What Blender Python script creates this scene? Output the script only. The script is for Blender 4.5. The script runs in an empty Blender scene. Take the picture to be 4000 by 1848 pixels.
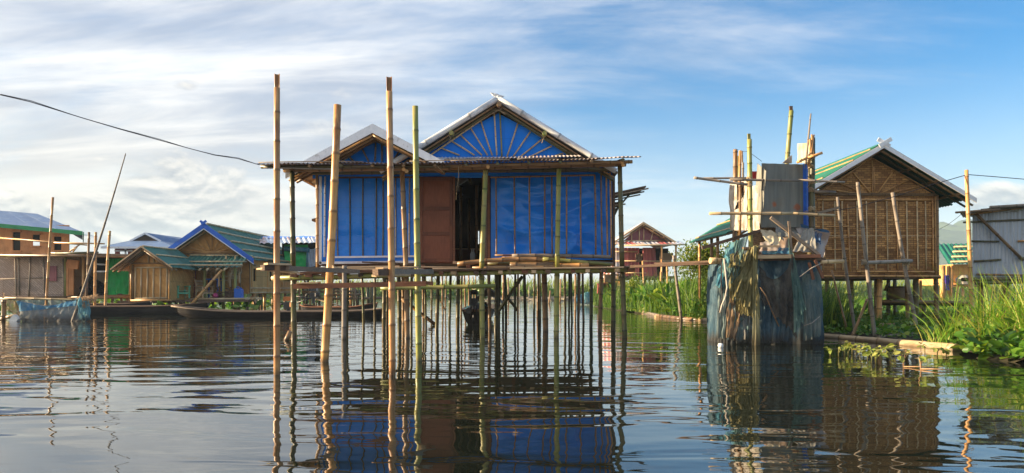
import bpy, math, random
import numpy as np
from mathutils import Vector, noise as mnoise

R = math.radians
rng = random.Random(7)
nrg = np.random.default_rng(7)
sc = bpy.context.scene
col = sc.collection

# ------------------------------------------------------------------ camera
F, CX, HY, CAMH = 2660.0, 2000.0, 1135.0, 0.95      # focal length, axis, horizon (photo pixels), eye height in metres
cam_d = bpy.data.cameras.new('camera'); cam = bpy.data.objects.new('camera', cam_d); col.objects.link(cam)
cam.location = (0, 0, CAMH); cam.rotation_euler = (R(90), 0, 0)
cam_d.sensor_width = 36; cam_d.lens = 36 * F / 4000; cam_d.shift_y = (HY - 924) / 4000
cam_d.clip_start = 0.05; cam_d.clip_end = 9000
sc.camera = cam

# ------------------------------------------------------------------ sky and sun
SUN_AZ, SUN_EL = R(-91), R(17)      # azimuth from +Y towards +X: the sun stands low on the left
world = bpy.data.worlds.new('World'); sc.world = world; world.use_nodes = True
wn = world.node_tree; wn.nodes.clear()
def WN(t, **k):
    n = wn.nodes.new(t)
    for a, b in k.items(): setattr(n, a, b)
    return n
def wmath(op, a, b=None, c=None, clamp=False):
    n = WN('ShaderNodeMath', operation=op, use_clamp=clamp)
    for i, s in enumerate((a, b, c)):
        if s is None: continue
        if isinstance(s, (int, float)): n.inputs[i].default_value = s
        else: wn.links.new(s, n.inputs[i])
    return n.outputs[0]
def wrange(v, a, b, c, d, smooth=True):
    n = WN('ShaderNodeMapRange'); n.interpolation_type = 'SMOOTHSTEP' if smooth else 'LINEAR'
    wn.links.new(v, n.inputs[0])
    for i, s in enumerate((a, b, c, d)): n.inputs[i + 1].default_value = s
    return n.outputs[0]
def wnoise(vec, scale, detail, rough, dist=0.0):
    n = WN('ShaderNodeTexNoise'); wn.links.new(vec, n.inputs['Vector'])
    n.inputs['Scale'].default_value = scale; n.inputs['Detail'].default_value = detail
    n.inputs['Roughness'].default_value = rough; n.inputs['Distortion'].default_value = dist
    return n.outputs[0]
def wmap(vec, loc, rotz, scale):
    n = WN('ShaderNodeMapping'); wn.links.new(vec, n.inputs[0])
    n.inputs[1].default_value = loc; n.inputs[2].default_value = (0, 0, rotz); n.inputs[3].default_value = scale
    return n.outputs[0]
def wmix(f, a, b):
    n = WN('ShaderNodeMix', data_type='RGBA')
    wn.links.new(f, n.inputs[0])
    for s, i in ((a, 6), (b, 7)):
        if isinstance(s, tuple): n.inputs[i].default_value = s + (1,)
        else: wn.links.new(s, n.inputs[i])
    return n.outputs[2]
SKY = 0.15
sky = WN('ShaderNodeTexSky', sky_type='NISHITA', sun_disc=False)
sky.sun_elevation = SUN_EL; sky.sun_rotation = SUN_AZ
sky.air_density = 1.0; sky.dust_density = 0.6; sky.ozone_density = 3.0
hs = WN('ShaderNodeHueSaturation'); wn.links.new(sky.outputs[0], hs.inputs['Color']); hs.inputs['Saturation'].default_value = 1.5; hs.inputs['Value'].default_value = 0.40
tco = WN('ShaderNodeTexCoord'); sep = WN('ShaderNodeSeparateXYZ'); wn.links.new(tco.outputs['Generated'], sep.inputs[0])
dx, dy, dz = sep.outputs
# a high cloud sheet: the ray is carried up to a flat layer, so streaks run together towards the horizon
den = wmath('ADD', wmath('MAXIMUM', dz, 0.0), 0.16)
cmb = WN('ShaderNodeCombineXYZ')
wn.links.new(wmath('DIVIDE', dx, den), cmb.inputs[0]); wn.links.new(wmath('DIVIDE', dy, den), cmb.inputs[1])
lay = cmb.outputs[0]
n1 = wnoise(wmap(lay, (3.1, 1.7, 0), R(62), (0.42, 1.25, 1)), 1.0, 10, 0.64, 0.9)
n2 = wnoise(wmap(lay, (9.3, 4.2, 2), R(62), (0.9, 3.4, 1)), 1.6, 9, 0.68, 0.5)
n3 = wnoise(wmap(lay, (1.3, 8.2, 5), R(20), (0.3, 0.45, 1)), 1.0, 4, 0.5, 0.2)
cover = wrange(wmath('ADD', dx, wmath('MULTIPLY', wmath('SUBTRACT', dy, 0.9), 0.22)), -0.45, 0.72, 0.20, -0.19)     # the sheet clears right and ahead; unseen cover behind is added to brighten fronts
tot = wmath('ADD', wmath('ADD', wmath('MULTIPLY', n1, 0.62), wmath('MULTIPLY', n2, 0.24)), wmath('ADD', wmath('MULTIPLY', n3, 0.30), cover))
cirrus = wmath('MULTIPLY', wrange(tot, 0.44, 0.84, 0.0, 1.0), 0.95)
n4 = wnoise(wmap(lay, (2.3, 0.2, 7), R(62), (0.5, 1.9, 1)), 1.5, 6, 0.6, 0.4)
warm = wrange(dx, -0.70, 0.25, 1.0, 0.0)
low = wrange(dz, 0.04, 0.30, 1.0, 0.0)
ccol = wmix(wrange(n4, 0.36, 0.66, 0.0, 1.0), (0.90, 1.04, 1.34), (2.30, 2.24, 2.2))
ccol = wmix(wmath('MULTIPLY', wmath('MULTIPLY', warm, low), 0.85), ccol, (2.15, 1.86, 1.5))
base = wmix(wmath('MULTIPLY', low, 0.55), hs.outputs[0], (1.6, 1.82, 2.05)); base = wmix(wrange(dz, 0.0, 0.13, 0.75, 0.0), base, wmix(warm, (2.0, 2.0, 1.98), (2.1, 1.86, 1.52)))
c1 = wmix(cirrus, base, ccol)
# heaped clouds low over the horizon
cum_n = wnoise(wmap(tco.outputs['Generated'], (0.35, 0.9, 0.2), 0, (5.0, 5.0, 10.0)), 1.0, 8, 0.55, 0.3)
cum_d = wmath('SUBTRACT', cum_n, wrange(dz, 0.02, 0.24, -0.03, 0.28, False))
side = wrange(wmath('ABSOLUTE', wmath('ADD', dx, 0.02)), 0.10, 0.46, 0.0, 1.0)
cum = wmath('MULTIPLY', wrange(cum_d, 0.372, 0.44, 0.0, 1.0), side)
cum_l = wnoise(wmap(tco.outputs['Generated'], (0.35, 0.9, 0.27), 0, (5.0, 5.0, 10.0)), 1.0, 8, 0.55, 0.3)
cum_c = wmix(wrange(wmath('SUBTRACT', cum_n, cum_l), -0.05, 0.07, 0.0, 1.0), (0.72, 0.80, 0.96), (2.3, 2.14, 1.92))
c2 = wmix(wmath('MULTIPLY', cum, 0.88), c1, cum_c)
bg = WN('ShaderNodeBackground'); bg.inputs[1].default_value = SKY
wn.links.new(c2, bg.inputs[0])
wo = WN('ShaderNodeOutputWorld'); wn.links.new(bg.outputs[0], wo.inputs[0])

sun_d = bpy.data.lights.new('sun', 'SUN'); sun_d.energy = 4.6; sun_d.angle = R(0.6); sun_d.color = (1.0, 0.78, 0.50)
sun = bpy.data.objects.new('sun', sun_d); col.objects.link(sun)
sdir = Vector((math.sin(SUN_AZ) * math.cos(SUN_EL), math.cos(SUN_AZ) * math.cos(SUN_EL), math.sin(SUN_EL)))
sun.rotation_euler = sdir.to_track_quat('Z', 'Y').to_euler(); sun.location = (-40, 0, 30)

sc.view_settings.view_transform = 'Standard'; sc.view_settings.look = 'None'
sc.view_settings.exposure = 1.82; sc.view_settings.gamma = 1.0; sc.view_settings.use_curve_mapping = False
sc.render.engine = 'CYCLES'; sc.cycles.use_denoising = True
sc.cycles.max_bounces = 8; sc.cycles.transparent_max_bounces = 12
sc.cycles.caustics_reflective = True; sc.cycles.caustics_refractive = False     # light off the water reaches walls and eaves
sc.cycles.blur_glossy = 0.6; sc.cycles.sample_clamp_indirect = 6.0

# ------------------------------------------------------------------ pixel rays to places at their own distance
def P(x, y, d): return Vector(((x - CX) * d / F, d, CAMH + (HY - y) * d / F))
def PX(x, d): return (x - CX) * d / F
def PZ(y, d): return CAMH + (HY - y) * d / F
def WD(y): return F * CAMH / (y - HY)               # distance of the water surface seen at row y
# ------------------------------------------------------------------ materials
MATS = {}
class NT:
    def __init__(s, name):
        s.m = bpy.data.materials.new(name); s.m.use_nodes = True; s.t = s.m.node_tree; s.t.nodes.clear(); MATS[name] = s.m
        s.out = s.n('ShaderNodeOutputMaterial')
    def n(s, t, **k):
        n = s.t.nodes.new(t)
        for a, b in k.items(): setattr(n, a, b)
        return n
    def l(s, a, b): s.t.links.new(a, b)
    def setin(s, sock, v):
        if isinstance(v, (int, float)): sock.default_value = v
        elif isinstance(v, tuple): sock.default_value = v + (1,) if len(v) == 3 and len(sock.default_value) == 4 else v
        else: s.l(v, sock)
    def math(s, op, a, b=0.0, clamp=False):
        n = s.n('ShaderNodeMath', operation=op, use_clamp=clamp); s.setin(n.inputs[0], a); s.setin(n.inputs[1], b); return n.outputs[0]
    def mapr(s, v, a, b, c, d):
        n = s.n('ShaderNodeMapRange'); s.l(v, n.inputs[0])
        for i, x in enumerate((a, b, c, d)): n.inputs[i + 1].default_value = x
        return n.outputs[0]
    def coord(s, attr=None):
        if attr: return s.n('ShaderNodeAttribute', attribute_name=attr).outputs['Vector']
        return s.n('ShaderNodeTexCoord').outputs['Object']
    def noise(s, vec, scale, detail=4, rough=0.55, dist=0.0, sv=(1, 1, 1), rot=(0, 0, 0), rnd=True):
        mp = s.n('ShaderNodeMapping'); s.l(vec, mp.inputs[0]); mp.inputs[3].default_value = sv; mp.inputs[2].default_value = rot
        if rnd:
            oi = s.n('ShaderNodeObjectInfo'); w = s.math('MULTIPLY', oi.outputs['Random'], 37.0)
            c = s.n('ShaderNodeCombineXYZ'); s.l(w, c.inputs[0]); s.l(w, c.inputs[1]); s.l(w, c.inputs[2]); s.l(c.outputs[0], mp.inputs[1])
        n = s.n('ShaderNodeTexNoise'); s.l(mp.outputs[0], n.inputs['Vector'])
        n.inputs['Scale'].default_value = scale; n.inputs['Detail'].default_value = detail
        n.inputs['Roughness'].default_value = rough; n.inputs['Distortion'].default_value = dist
        return n.outputs[0]
    def ramp(s, f, stops):
        n = s.n('ShaderNodeValToRGB'); e = n.color_ramp.elements
        while len(e) < len(stops): e.new(0.5)
        for el, (p, c) in zip(e, stops): el.position = p; el.color = tuple(c) + (1,)
        s.l(f, n.inputs[0]); return n.outputs[0]
    def mix(s, f, a, b, blend='MIX'):
        n = s.n('ShaderNodeMix', data_type='RGBA', blend_type=blend)
        s.setin(n.inputs[0], f); s.setin(n.inputs[6], a); s.setin(n.inputs[7], b); return n.outputs[2]
    def bump(s, h, strength, dist=0.01):
        n = s.n('ShaderNodeBump'); s.l(h, n.inputs['Height']); n.inputs['Strength'].default_value = strength; n.inputs['Distance'].default_value = dist
        return n.outputs[0]
    def bsdf(s, color, rough=0.6, metal=0.0, spec=0.4, normal=None, **k):
        b = s.n('ShaderNodeBsdfPrincipled'); s.setin(b.inputs['Base Color'], color); s.setin(b.inputs['Roughness'], rough)
        s.setin(b.inputs['Metallic'], metal); s.setin(b.inputs['Specular IOR Level'], spec)
        if normal is not None: s.l(normal, b.inputs['Normal'])
        for a, v in k.items(): s.setin(b.inputs[a], v)
        return b.outputs[0]
    def done(s, sh): s.l(sh, s.out.inputs[0]); return s.m

def vary(t, c, amt=0.35):
    oi = t.n('ShaderNodeObjectInfo'); v = t.mapr(oi.outputs['Random'], 0, 1, 1 - amt, 1 + amt)
    n = t.n('ShaderNodeHueSaturation'); t.l(c, n.inputs['Color']); t.l(v, n.inputs['Value']); return n.outputs[0]

def bamboo(name, a, b, blotch, rough=0.38, amt=0.22):
    t = NT(name); tc = t.coord('tc')
    st = t.noise(tc, 1.0, 5, 0.6, sv=(60, 60, 2.2))
    bl = t.noise(tc, 1.0, 5, 0.62, sv=(9, 9, 2.6))
    c = t.ramp(st, [(0.3, a), (0.68, b)])
    c = t.mix(t.mapr(bl, 0.50, 0.66, 0, 0.85), c, blotch)
    nd = t.n('ShaderNodeAttribute', attribute_name='node').outputs['Fac']
    c = t.mix(t.math('MULTIPLY', nd, 0.8), c, tuple(x * 0.33 for x in a))
    seg_ = t.noise(tc, 1.0, 1, 0.5, sv=(0.1, 0.1, 3.0)); c = t.mix(t.mapr(seg_, 0.35, 0.7, 0, 0.45), c, blotch)
    sp = t.noise(tc, 1.0, 2, 0.5, sv=(55, 55, 40))
    c = t.mix(t.mapr(sp, 0.68, 0.75, 0, 0.5), c, tuple(x * 0.3 for x in a))
    # tide mark: the foot of a stake that stands in water is wet and stained (height above the water, in metres)
    h = t.n('ShaderNodeSeparateXYZ'); g = t.n('ShaderNodeNewGeometry'); t.l(g.outputs['Position'], h.inputs[0])
    wet = t.mapr(t.math('ADD', h.outputs[2], t.math('MULTIPLY', bl, -0.12)), 0.045, -0.05, 0, 1)
    wet = t.math('MULTIPLY', wet, 0.7, True)
    c = t.mix(wet, c, (0.045, 0.03, 0.018))
    c = vary(t, c, amt)
    return t.done(t.bsdf(c, rough, 0, 0.45, t.bump(st, 0.35, 0.004)))

def grainy(name, a, b, dark, sv=(3, 3, 3), scale=6, rough=0.75, metal=0.0, spec=0.3, bump=0.3, amt=0.2, patch=(1.3, 0.5, 0.72), bd=0.01):
    t = NT(name); o = t.coord()
    n1 = t.noise(o, scale, 6, 0.62, sv=sv); n2 = t.noise(o, patch[0], 5, 0.6)
    c = t.ramp(n1, [(0.3, a), (0.7, b)]); c = t.mix(t.mapr(n2, patch[1], patch[2], 0, 0.8), c, dark); c = vary(t, c, amt)
    return t.done(t.bsdf(c, rough, metal, spec, t.bump(n1, bump, bd)))

bamboo('bamboo_tan', (0.52, 0.25, 0.075), (0.74, 0.44, 0.165), (0.30, 0.125, 0.045))
bamboo('bamboo_red', (0.40, 0.18, 0.062), (0.64, 0.37, 0.15), (0.26, 0.11, 0.045))
bamboo('bamboo_green', (0.14, 0.175, 0.03), (0.25, 0.26, 0.06), (0.34, 0.26, 0.10))
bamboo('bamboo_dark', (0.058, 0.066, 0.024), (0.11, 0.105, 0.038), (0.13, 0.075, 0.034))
bamboo('bamboo_brown', (0.23, 0.13, 0.055), (0.38, 0.225, 0.10), (0.13, 0.072, 0.036))
bamboo('bamboo_grey', (0.23, 0.185, 0.14), (0.38, 0.32, 0.26), (0.12, 0.09, 0.07), 0.7)
bamboo('bamboo_pale', (0.58, 0.41, 0.21), (0.76, 0.60, 0.37), (0.42, 0.26, 0.12), 0.5)
bamboo('bamboo_white', (0.70, 0.72, 0.74), (0.82, 0.83, 0.84), (0.40, 0.38, 0.36), 0.55, 0.06)
grainy('wood_dark', (0.085, 0.052, 0.034), (0.17, 0.105, 0.07), (0.05, 0.03, 0.02), (0.5, 4, 9), 9)
grainy('wood_red', (0.16, 0.062, 0.034), (0.27, 0.125, 0.07), (0.09, 0.036, 0.022), (0.5, 4, 9), 9)
grainy('wood_pale', (0.52, 0.34, 0.18), (0.70, 0.51, 0.31), (0.32, 0.18, 0.10), (0.5, 4, 9), 9)
grainy('wood_grey', (0.21, 0.15, 0.105), (0.33, 0.255, 0.19), (0.11, 0.075, 0.05), (0.5, 4, 9), 9)
grainy('door_brown', (0.22, 0.072, 0.036), (0.31, 0.11, 0.056), (0.14, 0.042, 0.022), (5, 5, 0.7), 7, 0.5, bump=0.1)
grainy('door_frame', (0.12, 0.04, 0.022), (0.19, 0.07, 0.036), (0.08, 0.026, 0.016), (5, 5, 0.7), 7, 0.55)
grainy('plank_brown', (0.52, 0.20, 0.075), (0.68, 0.31, 0.12), (0.36, 0.14, 0.05), (9, 9, 0.5), 4, 0.7)
grainy('paint_white', (0.66, 0.69, 0.74), (0.80, 0.82, 0.85), (0.40, 0.39, 0.38), (2, 2, 2), 7, 0.5, amt=0.05, patch=(7, 0.62, 0.72), bump=0.05)
grainy('paint_blue', (0.018, 0.10, 0.50), (0.03, 0.16, 0.64), (0.02, 0.07, 0.30), rough=0.45, amt=0.05, bump=0.05)
grainy('paint_green', (0.02, 0.22, 0.08), (0.03, 0.32, 0.12), (0.02, 0.14, 0.06), rough=0.5, amt=0.05, bump=0.05)
grainy('black_hull', (0.012, 0.010, 0.010), (0.030, 0.025, 0.024), (0.05, 0.04, 0.035), (0.4, 2, 4), 5, 0.5, amt=0.1)
grainy('rust_sheet', (0.22, 0.14, 0.095), (0.40, 0.31, 0.25), (0.48, 0.47, 0.47), (1, 1, 1), 3.5, 0.6, 0.25, 0.4, 0.1, 0.3, (1.9, 0.45, 0.62))
grainy('zinc', (0.38, 0.40, 0.42), (0.52, 0.54, 0.57), (0.19, 0.175, 0.16), (5, 5, 0.35), 3, 0.55, 0.25, 0.45, 0.08, 0.12, (2.2, 0.54, 0.72))
grainy('zinc_old', (0.20, 0.195, 0.175), (0.31, 0.30, 0.27), (0.20, 0.13, 0.08), (2, 2, 2), 4, 0.65, 0.05, 0.3, 0.1, 0.15)
grainy('blue_old', (0.03, 0.10, 0.22), (0.06, 0.16, 0.32), (0.16, 0.10, 0.06), (2, 2, 2), 4, 0.6, 0.05, 0.3, 0.1, 0.15)
grainy('zinc_bright', (0.55, 0.60, 0.68), (0.70, 0.74, 0.80), (0.42, 0.40, 0.40), (4, 4, 0.4), 3, 0.4, 0.4, 0.5, 0.05, 0.1)
grainy('roof_green', (0.03, 0.135, 0.11), (0.055, 0.19, 0.155), (0.13, 0.14, 0.11), (1, 1, 1), 4, 0.5, 0.1, 0.4, 0.1, 0.3, (1.4, 0.55, 0.75))
grainy('roof_jade', (0.012, 0.15, 0.09), (0.022, 0.22, 0.13), (0.05, 0.15, 0.10), (1, 1, 1), 4, 0.42, 0.1, 0.5, 0.05, 0.10)
grainy('roof_blue', (0.09, 0.16, 0.32), (0.15, 0.24, 0.41), (0.20, 0.27, 0.38), (1, 1, 1), 2, 0.6, 0.1, 0.3, 0.04, 0.08)
grainy('sheet_red', (0.33, 0.085, 0.08), (0.46, 0.13, 0.12), (0.24, 0.08, 0.075), (4, 4, 0.5), 3, 0.5, 0.1, 0.4, 0.05, 0.25)
grainy('roof_rust', (0.36, 0.16, 0.12), (0.58, 0.40, 0.36), (0.60, 0.62, 0.68), (1, 1, 1), 3, 0.5, 0.2, 0.4, 0.05, 0.4, (0.8, 0.42, 0.55))
grainy('sack_white', (0.34, 0.30, 0.25), (0.48, 0.44, 0.39), (0.22, 0.15, 0.10), (1, 1, 1), 6, 0.7, amt=0.12, patch=(5, 0.5, 0.66), bump=0.4, bd=0.02)
grainy('sheet_pale', (0.50, 0.42, 0.27), (0.62, 0.55, 0.40), (0.30, 0.22, 0.13), (1, 1, 1), 6, 0.6, amt=0.1, patch=(5, 0.52, 0.68), bump=0.2)
grainy('brown_cloth', (0.09, 0.055, 0.04), (0.16, 0.10, 0.075), (0.05, 0.03, 0.025), rough=0.85)
grainy('black_cloth', (0.012, 0.012, 0.014), (0.035, 0.035, 0.038), (0.02, 0.018, 0.018), rough=0.55, bump=0.6, bd=0.03)
grainy('grey_tarp', (0.34, 0.36, 0.40), (0.48, 0.50, 0.54), (0.24, 0.25, 0.27), rough=0.5)
grainy('maroon_tarp', (0.26, 0.075, 0.085), (0.36, 0.12, 0.13), (0.17, 0.05, 0.06), rough=0.35)
grainy('mat_brown', (0.17, 0.11, 0.065), (0.27, 0.18, 0.105), (0.12, 0.075, 0.045), (6, 6, 6), 9)
grainy('rope', (0.30, 0.22, 0.13), (0.46, 0.36, 0.23), (0.20, 0.13, 0.08), (4, 4, 4), 20)
grainy('cable', (0.015, 0.013, 0.016), (0.03, 0.026, 0.03), (0.02, 0.02, 0.02), rough=0.5)
grainy('engine_metal', (0.02, 0.02, 0.022), (0.07, 0.07, 0.075), (0.05, 0.03, 0.02), (3, 3, 3), 9, 0.4, 0.5, 0.5)
grainy('engine_orange', (0.42, 0.13, 0.03), (0.55, 0.22, 0.06), (0.2, 0.07, 0.03), rough=0.5)
grainy('chair_green', (0.10, 0.36, 0.20), (0.15, 0.46, 0.27), (0.07, 0.25, 0.14), rough=0.45)
grainy('plastic_blue', (0.015, 0.09, 0.42), (0.03, 0.14, 0.52), (0.02, 0.06, 0.28), rough=0.4)
grainy('plastic_red', (0.42, 0.02, 0.015), (0.55, 0.04, 0.03), (0.28, 0.02, 0.02), rough=0.5)
grainy('plastic_pink', (0.60, 0.06, 0.22), (0.7, 0.10, 0.28), (0.4, 0.03, 0.12), rough=0.4)
grainy('plastic_orange', (0.45, 0.14, 0.03), (0.58, 0.22, 0.06), (0.30, 0.09, 0.03), rough=0.5)
grainy('purple_cloth', (0.05, 0.035, 0.28), (0.09, 0.06, 0.40), (0.03, 0.02, 0.16), rough=0.8)
grainy('foam_white', (0.68, 0.68, 0.66), (0.80, 0.80, 0.78), (0.48, 0.47, 0.44), rough=0.6, amt=0.05)
grainy('red_wall', (0.20, 0.035, 0.035), (0.28, 0.055, 0.05), (0.13, 0.03, 0.03), rough=0.6)
grainy('soil', (0.045, 0.038, 0.022), (0.085, 0.068, 0.038), (0.03, 0.036, 0.014), rough=0.95, scale=3)
grainy('debris', (0.20, 0.165, 0.12), (0.38, 0.34, 0.28), (0.10, 0.10, 0.05), rough=0.9, scale=3, patch=(0.7, 0.45, 0.6))
grainy('dark_room', (0.012, 0.010, 0.009), (0.03, 0.024, 0.02), (0.01, 0.01, 0.01), rough=0.9)  # near-black colour stands in for the shade inside rooms

def tarp(name, a, b, rough=0.3, fold=0.5, spec=0.4):
    t = NT(name); o = t.coord(); n1 = t.noise(o, 2.2, 4, 0.5); n2 = t.noise(o, 9, 4, 0.6, 1.2)
    n3 = t.noise(o, 90, 2, 0.5)
    c = t.ramp(n1, [(0.3, a), (0.7, b)])
    c = t.mix(t.mapr(n2, 0.62, 0.72, 0, 0.25), c, tuple(min(1, x * 1.5 + 0.02) for x in a))
    # creases from the folded packet, faded streaks and splashed dirt
    s = t.n('ShaderNodeSeparateXYZ'); t.l(o, s.inputs[0]); cre = None
    for ax, per, off in ((0, 0.93, 0.31), (2, 0.78, 0.22)):
        v = t.math('ADD', t.math('ADD', s.outputs[ax], t.math('MULTIPLY', n1, 0.06)), off); q = t.math('ABSOLUTE', t.math('SUBTRACT', t.math('FRACT', t.math('DIVIDE', v, per)), 0.5))
        g = t.mapr(q, 0.0, 0.012, 1, 0); cre = g if cre is None else t.math('MAXIMUM', cre, g)
    c = t.mix(t.math('MULTIPLY', cre, 0.30), c, tuple(x * 0.45 for x in a))
    fd = t.noise(o, 1.0, 5, 0.65, sv=(7, 7, 0.5)); c = t.mix(t.mapr(fd, 0.52, 0.75, 0, 0.16), c, tuple(min(1, x * 0.8 + 0.11) for x in b))
    dt = t.noise(o, 3.5, 6, 0.7); c = t.mix(t.mapr(dt, 0.60, 0.74, 0, 0.22), c, (0.16, 0.15, 0.14))
    n2 = t.math('ADD', n2, t.math('MULTIPLY', cre, 0.35))
    rg = t.mapr(n1, 0.3, 0.7, rough * 0.75, rough * 1.35)
    return t.done(t.bsdf(c, rg, 0, spec, t.bump(t.math('ADD', n2, t.math('MULTIPLY', n3, 0.08)), fold, 0.02)))
tarp('tarp_blue', (0.010, 0.21, 0.82), (0.016, 0.26, 0.90), 0.22, 0.10)
tarp('tarp_gable', (0.008, 0.205, 0.84), (0.012, 0.245, 0.90), 0.5, 0.05, 0.15)
tarp('tarp_green', (0.012, 0.42, 0.09), (0.02, 0.55, 0.13), 0.4, 0.6)

def weave(name, a, b, mortar, bw, rh, rot=0.0, dark=(0.08, 0.045, 0.02), rough=0.7):
    t = NT(name); g = t.coord(); s = t.n('ShaderNodeSeparateXYZ'); t.l(g, s.inputs[0])
    c = t.n('ShaderNodeCombineXYZ'); t.l(t.math('ADD', s.outputs[0], s.outputs[1]), c.inputs[0]); t.l(s.outputs[2], c.inputs[1])
    mp = t.n('ShaderNodeMapping'); t.l(c.outputs[0], mp.inputs[0]); mp.inputs[2].default_value = (0, 0, rot)
    br = t.n('ShaderNodeTexBrick'); t.l(mp.outputs[0], br.inputs['Vector'])
    br.inputs['Color1'].default_value = a + (1,); br.inputs['Color2'].default_value = b + (1,); br.inputs['Mortar'].default_value = mortar + (1,)
    br.inputs['Scale'].default_value = 1; br.inputs['Brick Width'].default_value = bw; br.inputs['Row Height'].default_value = rh
    br.inputs['Mortar Size'].default_value = rh * 0.10; br.inputs['Bias'].default_value = 0.05; br.offset = 0.5
    n = t.noise(g, 1.7, 5, 0.6); n2 = t.noise(g, 14, 3, 0.6)
    pb = t.n('ShaderNodeTexBrick'); t.l(c.outputs[0], pb.inputs['Vector']); pb.offset = 0.37
    pb.inputs['Color1'].default_value = (1.12, 1.10, 1.06, 1); pb.inputs['Color2'].default_value = (0.74, 0.72, 0.70, 1); pb.inputs['Mortar'].default_value = (0.42, 0.38, 0.34, 1)
    pb.inputs['Scale'].default_value = 1; pb.inputs['Brick Width'].default_value = 1.05; pb.inputs['Row Height'].default_value = 0.83; pb.inputs['Mortar Size'].default_value = 0.008
    cc = t.mix(1.0, br.outputs['Color'], pb.outputs['Color'], 'MULTIPLY')
    cc = t.mix(t.mapr(n, 0.42, 0.68, 0, 0.62), cc, dark)
    cc = t.mix(t.mapr(n2, 0.35, 0.7, 0, 0.35), cc, dark)
    return t.done(t.bsdf(cc, rough, 0, 0.3, t.bump(t.math('SUBTRACT', 1.0, br.outputs['Fac']), 0.5, 0.008)))
weave('weave_coarse', (0.72, 0.39, 0.135), (0.27, 0.125, 0.042), (0.07, 0.03, 0.012), 0.15, 0.055, 0.0, (0.21, 0.10, 0.036))
weave('weave_diag', (0.90, 0.52, 0.18), (0.68, 0.34, 0.10), (0.34, 0.16, 0.05), 0.32, 0.075, R(45), (0.56, 0.27, 0.085))
weave('weave_plain', (0.60, 0.40, 0.20), (0.42, 0.26, 0.12), (0.18, 0.10, 0.05), 0.10, 0.05, 0, (0.30, 0.17, 0.08))
weave('weave_grey', (0.58, 0.43, 0.34), (0.42, 0.30, 0.23), (0.20, 0.135, 0.105), 0.34, 0.085, R(40), (0.34, 0.24, 0.19))
weave('weave_strip', (0.90, 0.54, 0.20), (0.70, 0.38, 0.12), (0.34, 0.18, 0.06), 0.9, 0.07, R(90), (0.56, 0.29, 0.10))

def net(name, a, b, op=0.75):
    t = NT(name); o = t.coord(); n1 = t.noise(o, 3.2, 6, 0.65, 1.0, sv=(1.6, 1.6, 0.7)); n2 = t.noise(o, 38, 3, 0.6, sv=(1.8, 1.8, 0.5))
    c = t.ramp(n1, [(0.40, a), (0.60, b)])
    c = t.mix(t.mapr(n2, 0.35, 0.72, 0, 0.6), c, tuple(x * 0.35 for x in a))  # streaky tone; its contrast also stands in for fold shading
    h = t.n('ShaderNodeSeparateXYZ'); g = t.n('ShaderNodeNewGeometry'); t.l(g.outputs['Position'], h.inputs[0])
    mud = t.mapr(t.math('ADD', h.outputs[2], t.math('MULTIPLY', n1, -0.45)), 0.02, -0.16, 0, 0.75)
    c = t.mix(mud, c, (0.075, 0.055, 0.04))
    df = t.bsdf(c, 0.85, 0, 0.2, t.bump(n2, 0.5, 0.01))
    tl = t.n('ShaderNodeBsdfTranslucent'); t.setin(tl.inputs[0], c)
    m1 = t.n('ShaderNodeMixShader'); m1.inputs[0].default_value = 0.35; t.l(df, m1.inputs[1]); t.l(tl.outputs[0], m1.inputs[2])
    tr = t.n('ShaderNodeBsdfTransparent'); m2 = t.n('ShaderNodeMixShader')
    t.l(t.mapr(n2, 0.3, 0.7, op - 0.2, min(1, op + 0.2)), m2.inputs[0]); t.l(tr.outputs[0], m2.inputs[1]); t.l(m1.outputs[0], m2.inputs[2])
    return t.done(m2.outputs[0])
net('net_slate', (0.15, 0.235, 0.25), (0.34, 0.38, 0.35), 0.95)
net('net_dark', (0.075, 0.068, 0.062), (0.17, 0.145, 0.12), 0.9)
net('net_tan', (0.22, 0.185, 0.07), (0.42, 0.37, 0.18), 0.9)
net('net_cream', (0.40, 0.36, 0.17), (0.55, 0.52, 0.32), 0.95)
net('net_teal', (0.10, 0.20, 0.19), (0.22, 0.34, 0.30), 0.82)
net('net_blue', (0.07, 0.30, 0.44), (0.24, 0.46, 0.50), 0.92)
net('net_azure', (0.07, 0.30, 0.55), (0.22, 0.40, 0.50), 0.85)
net('net_navy', (0.07, 0.15, 0.22), (0.17, 0.25, 0.30), 0.93)
net('net_grey', (0.26, 0.30, 0.32), (0.46, 0.44, 0.40), 0.86)
net('net_peach', (0.42, 0.27, 0.16), (0.52, 0.38, 0.25), 0.75)

def leafy(name, cols, tl=0.4, rough=0.5):
    t = NT(name); r = t.n('ShaderNodeAttribute', attribute_name='rnd').outputs['Fac']
    c = t.ramp(r, [(i / (len(cols) - 1), k) for i, k in enumerate(cols)])
    o = t.coord(); c = t.mix(t.mapr(t.noise(o, 0.9, 3, 0.5), 0.4, 0.7, 0, 0.45), c, tuple(x * 0.6 for x in cols[0]))
    df = t.bsdf(c, rough, 0, 0.35); b = t.n('ShaderNodeBsdfTranslucent')
    t.l(t.mix(1.0, c, (1.25, 1.35, 0.5), 'MULTIPLY'), b.inputs[0])
    m = t.n('ShaderNodeMixShader'); m.inputs[0].default_value = tl; t.l(df, m.inputs[1]); t.l(b.outputs[0], m.inputs[2])
    return t.done(m.outputs[0])
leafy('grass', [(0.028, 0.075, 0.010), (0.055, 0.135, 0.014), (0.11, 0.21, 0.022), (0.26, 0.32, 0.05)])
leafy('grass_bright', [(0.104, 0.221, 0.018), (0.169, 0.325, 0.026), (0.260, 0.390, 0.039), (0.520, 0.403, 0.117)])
leafy('dry_grass', [(0.30, 0.20, 0.07), (0.42, 0.30, 0.11), (0.50, 0.40, 0.18), (0.34, 0.34, 0.08)], 0.3)
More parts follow.
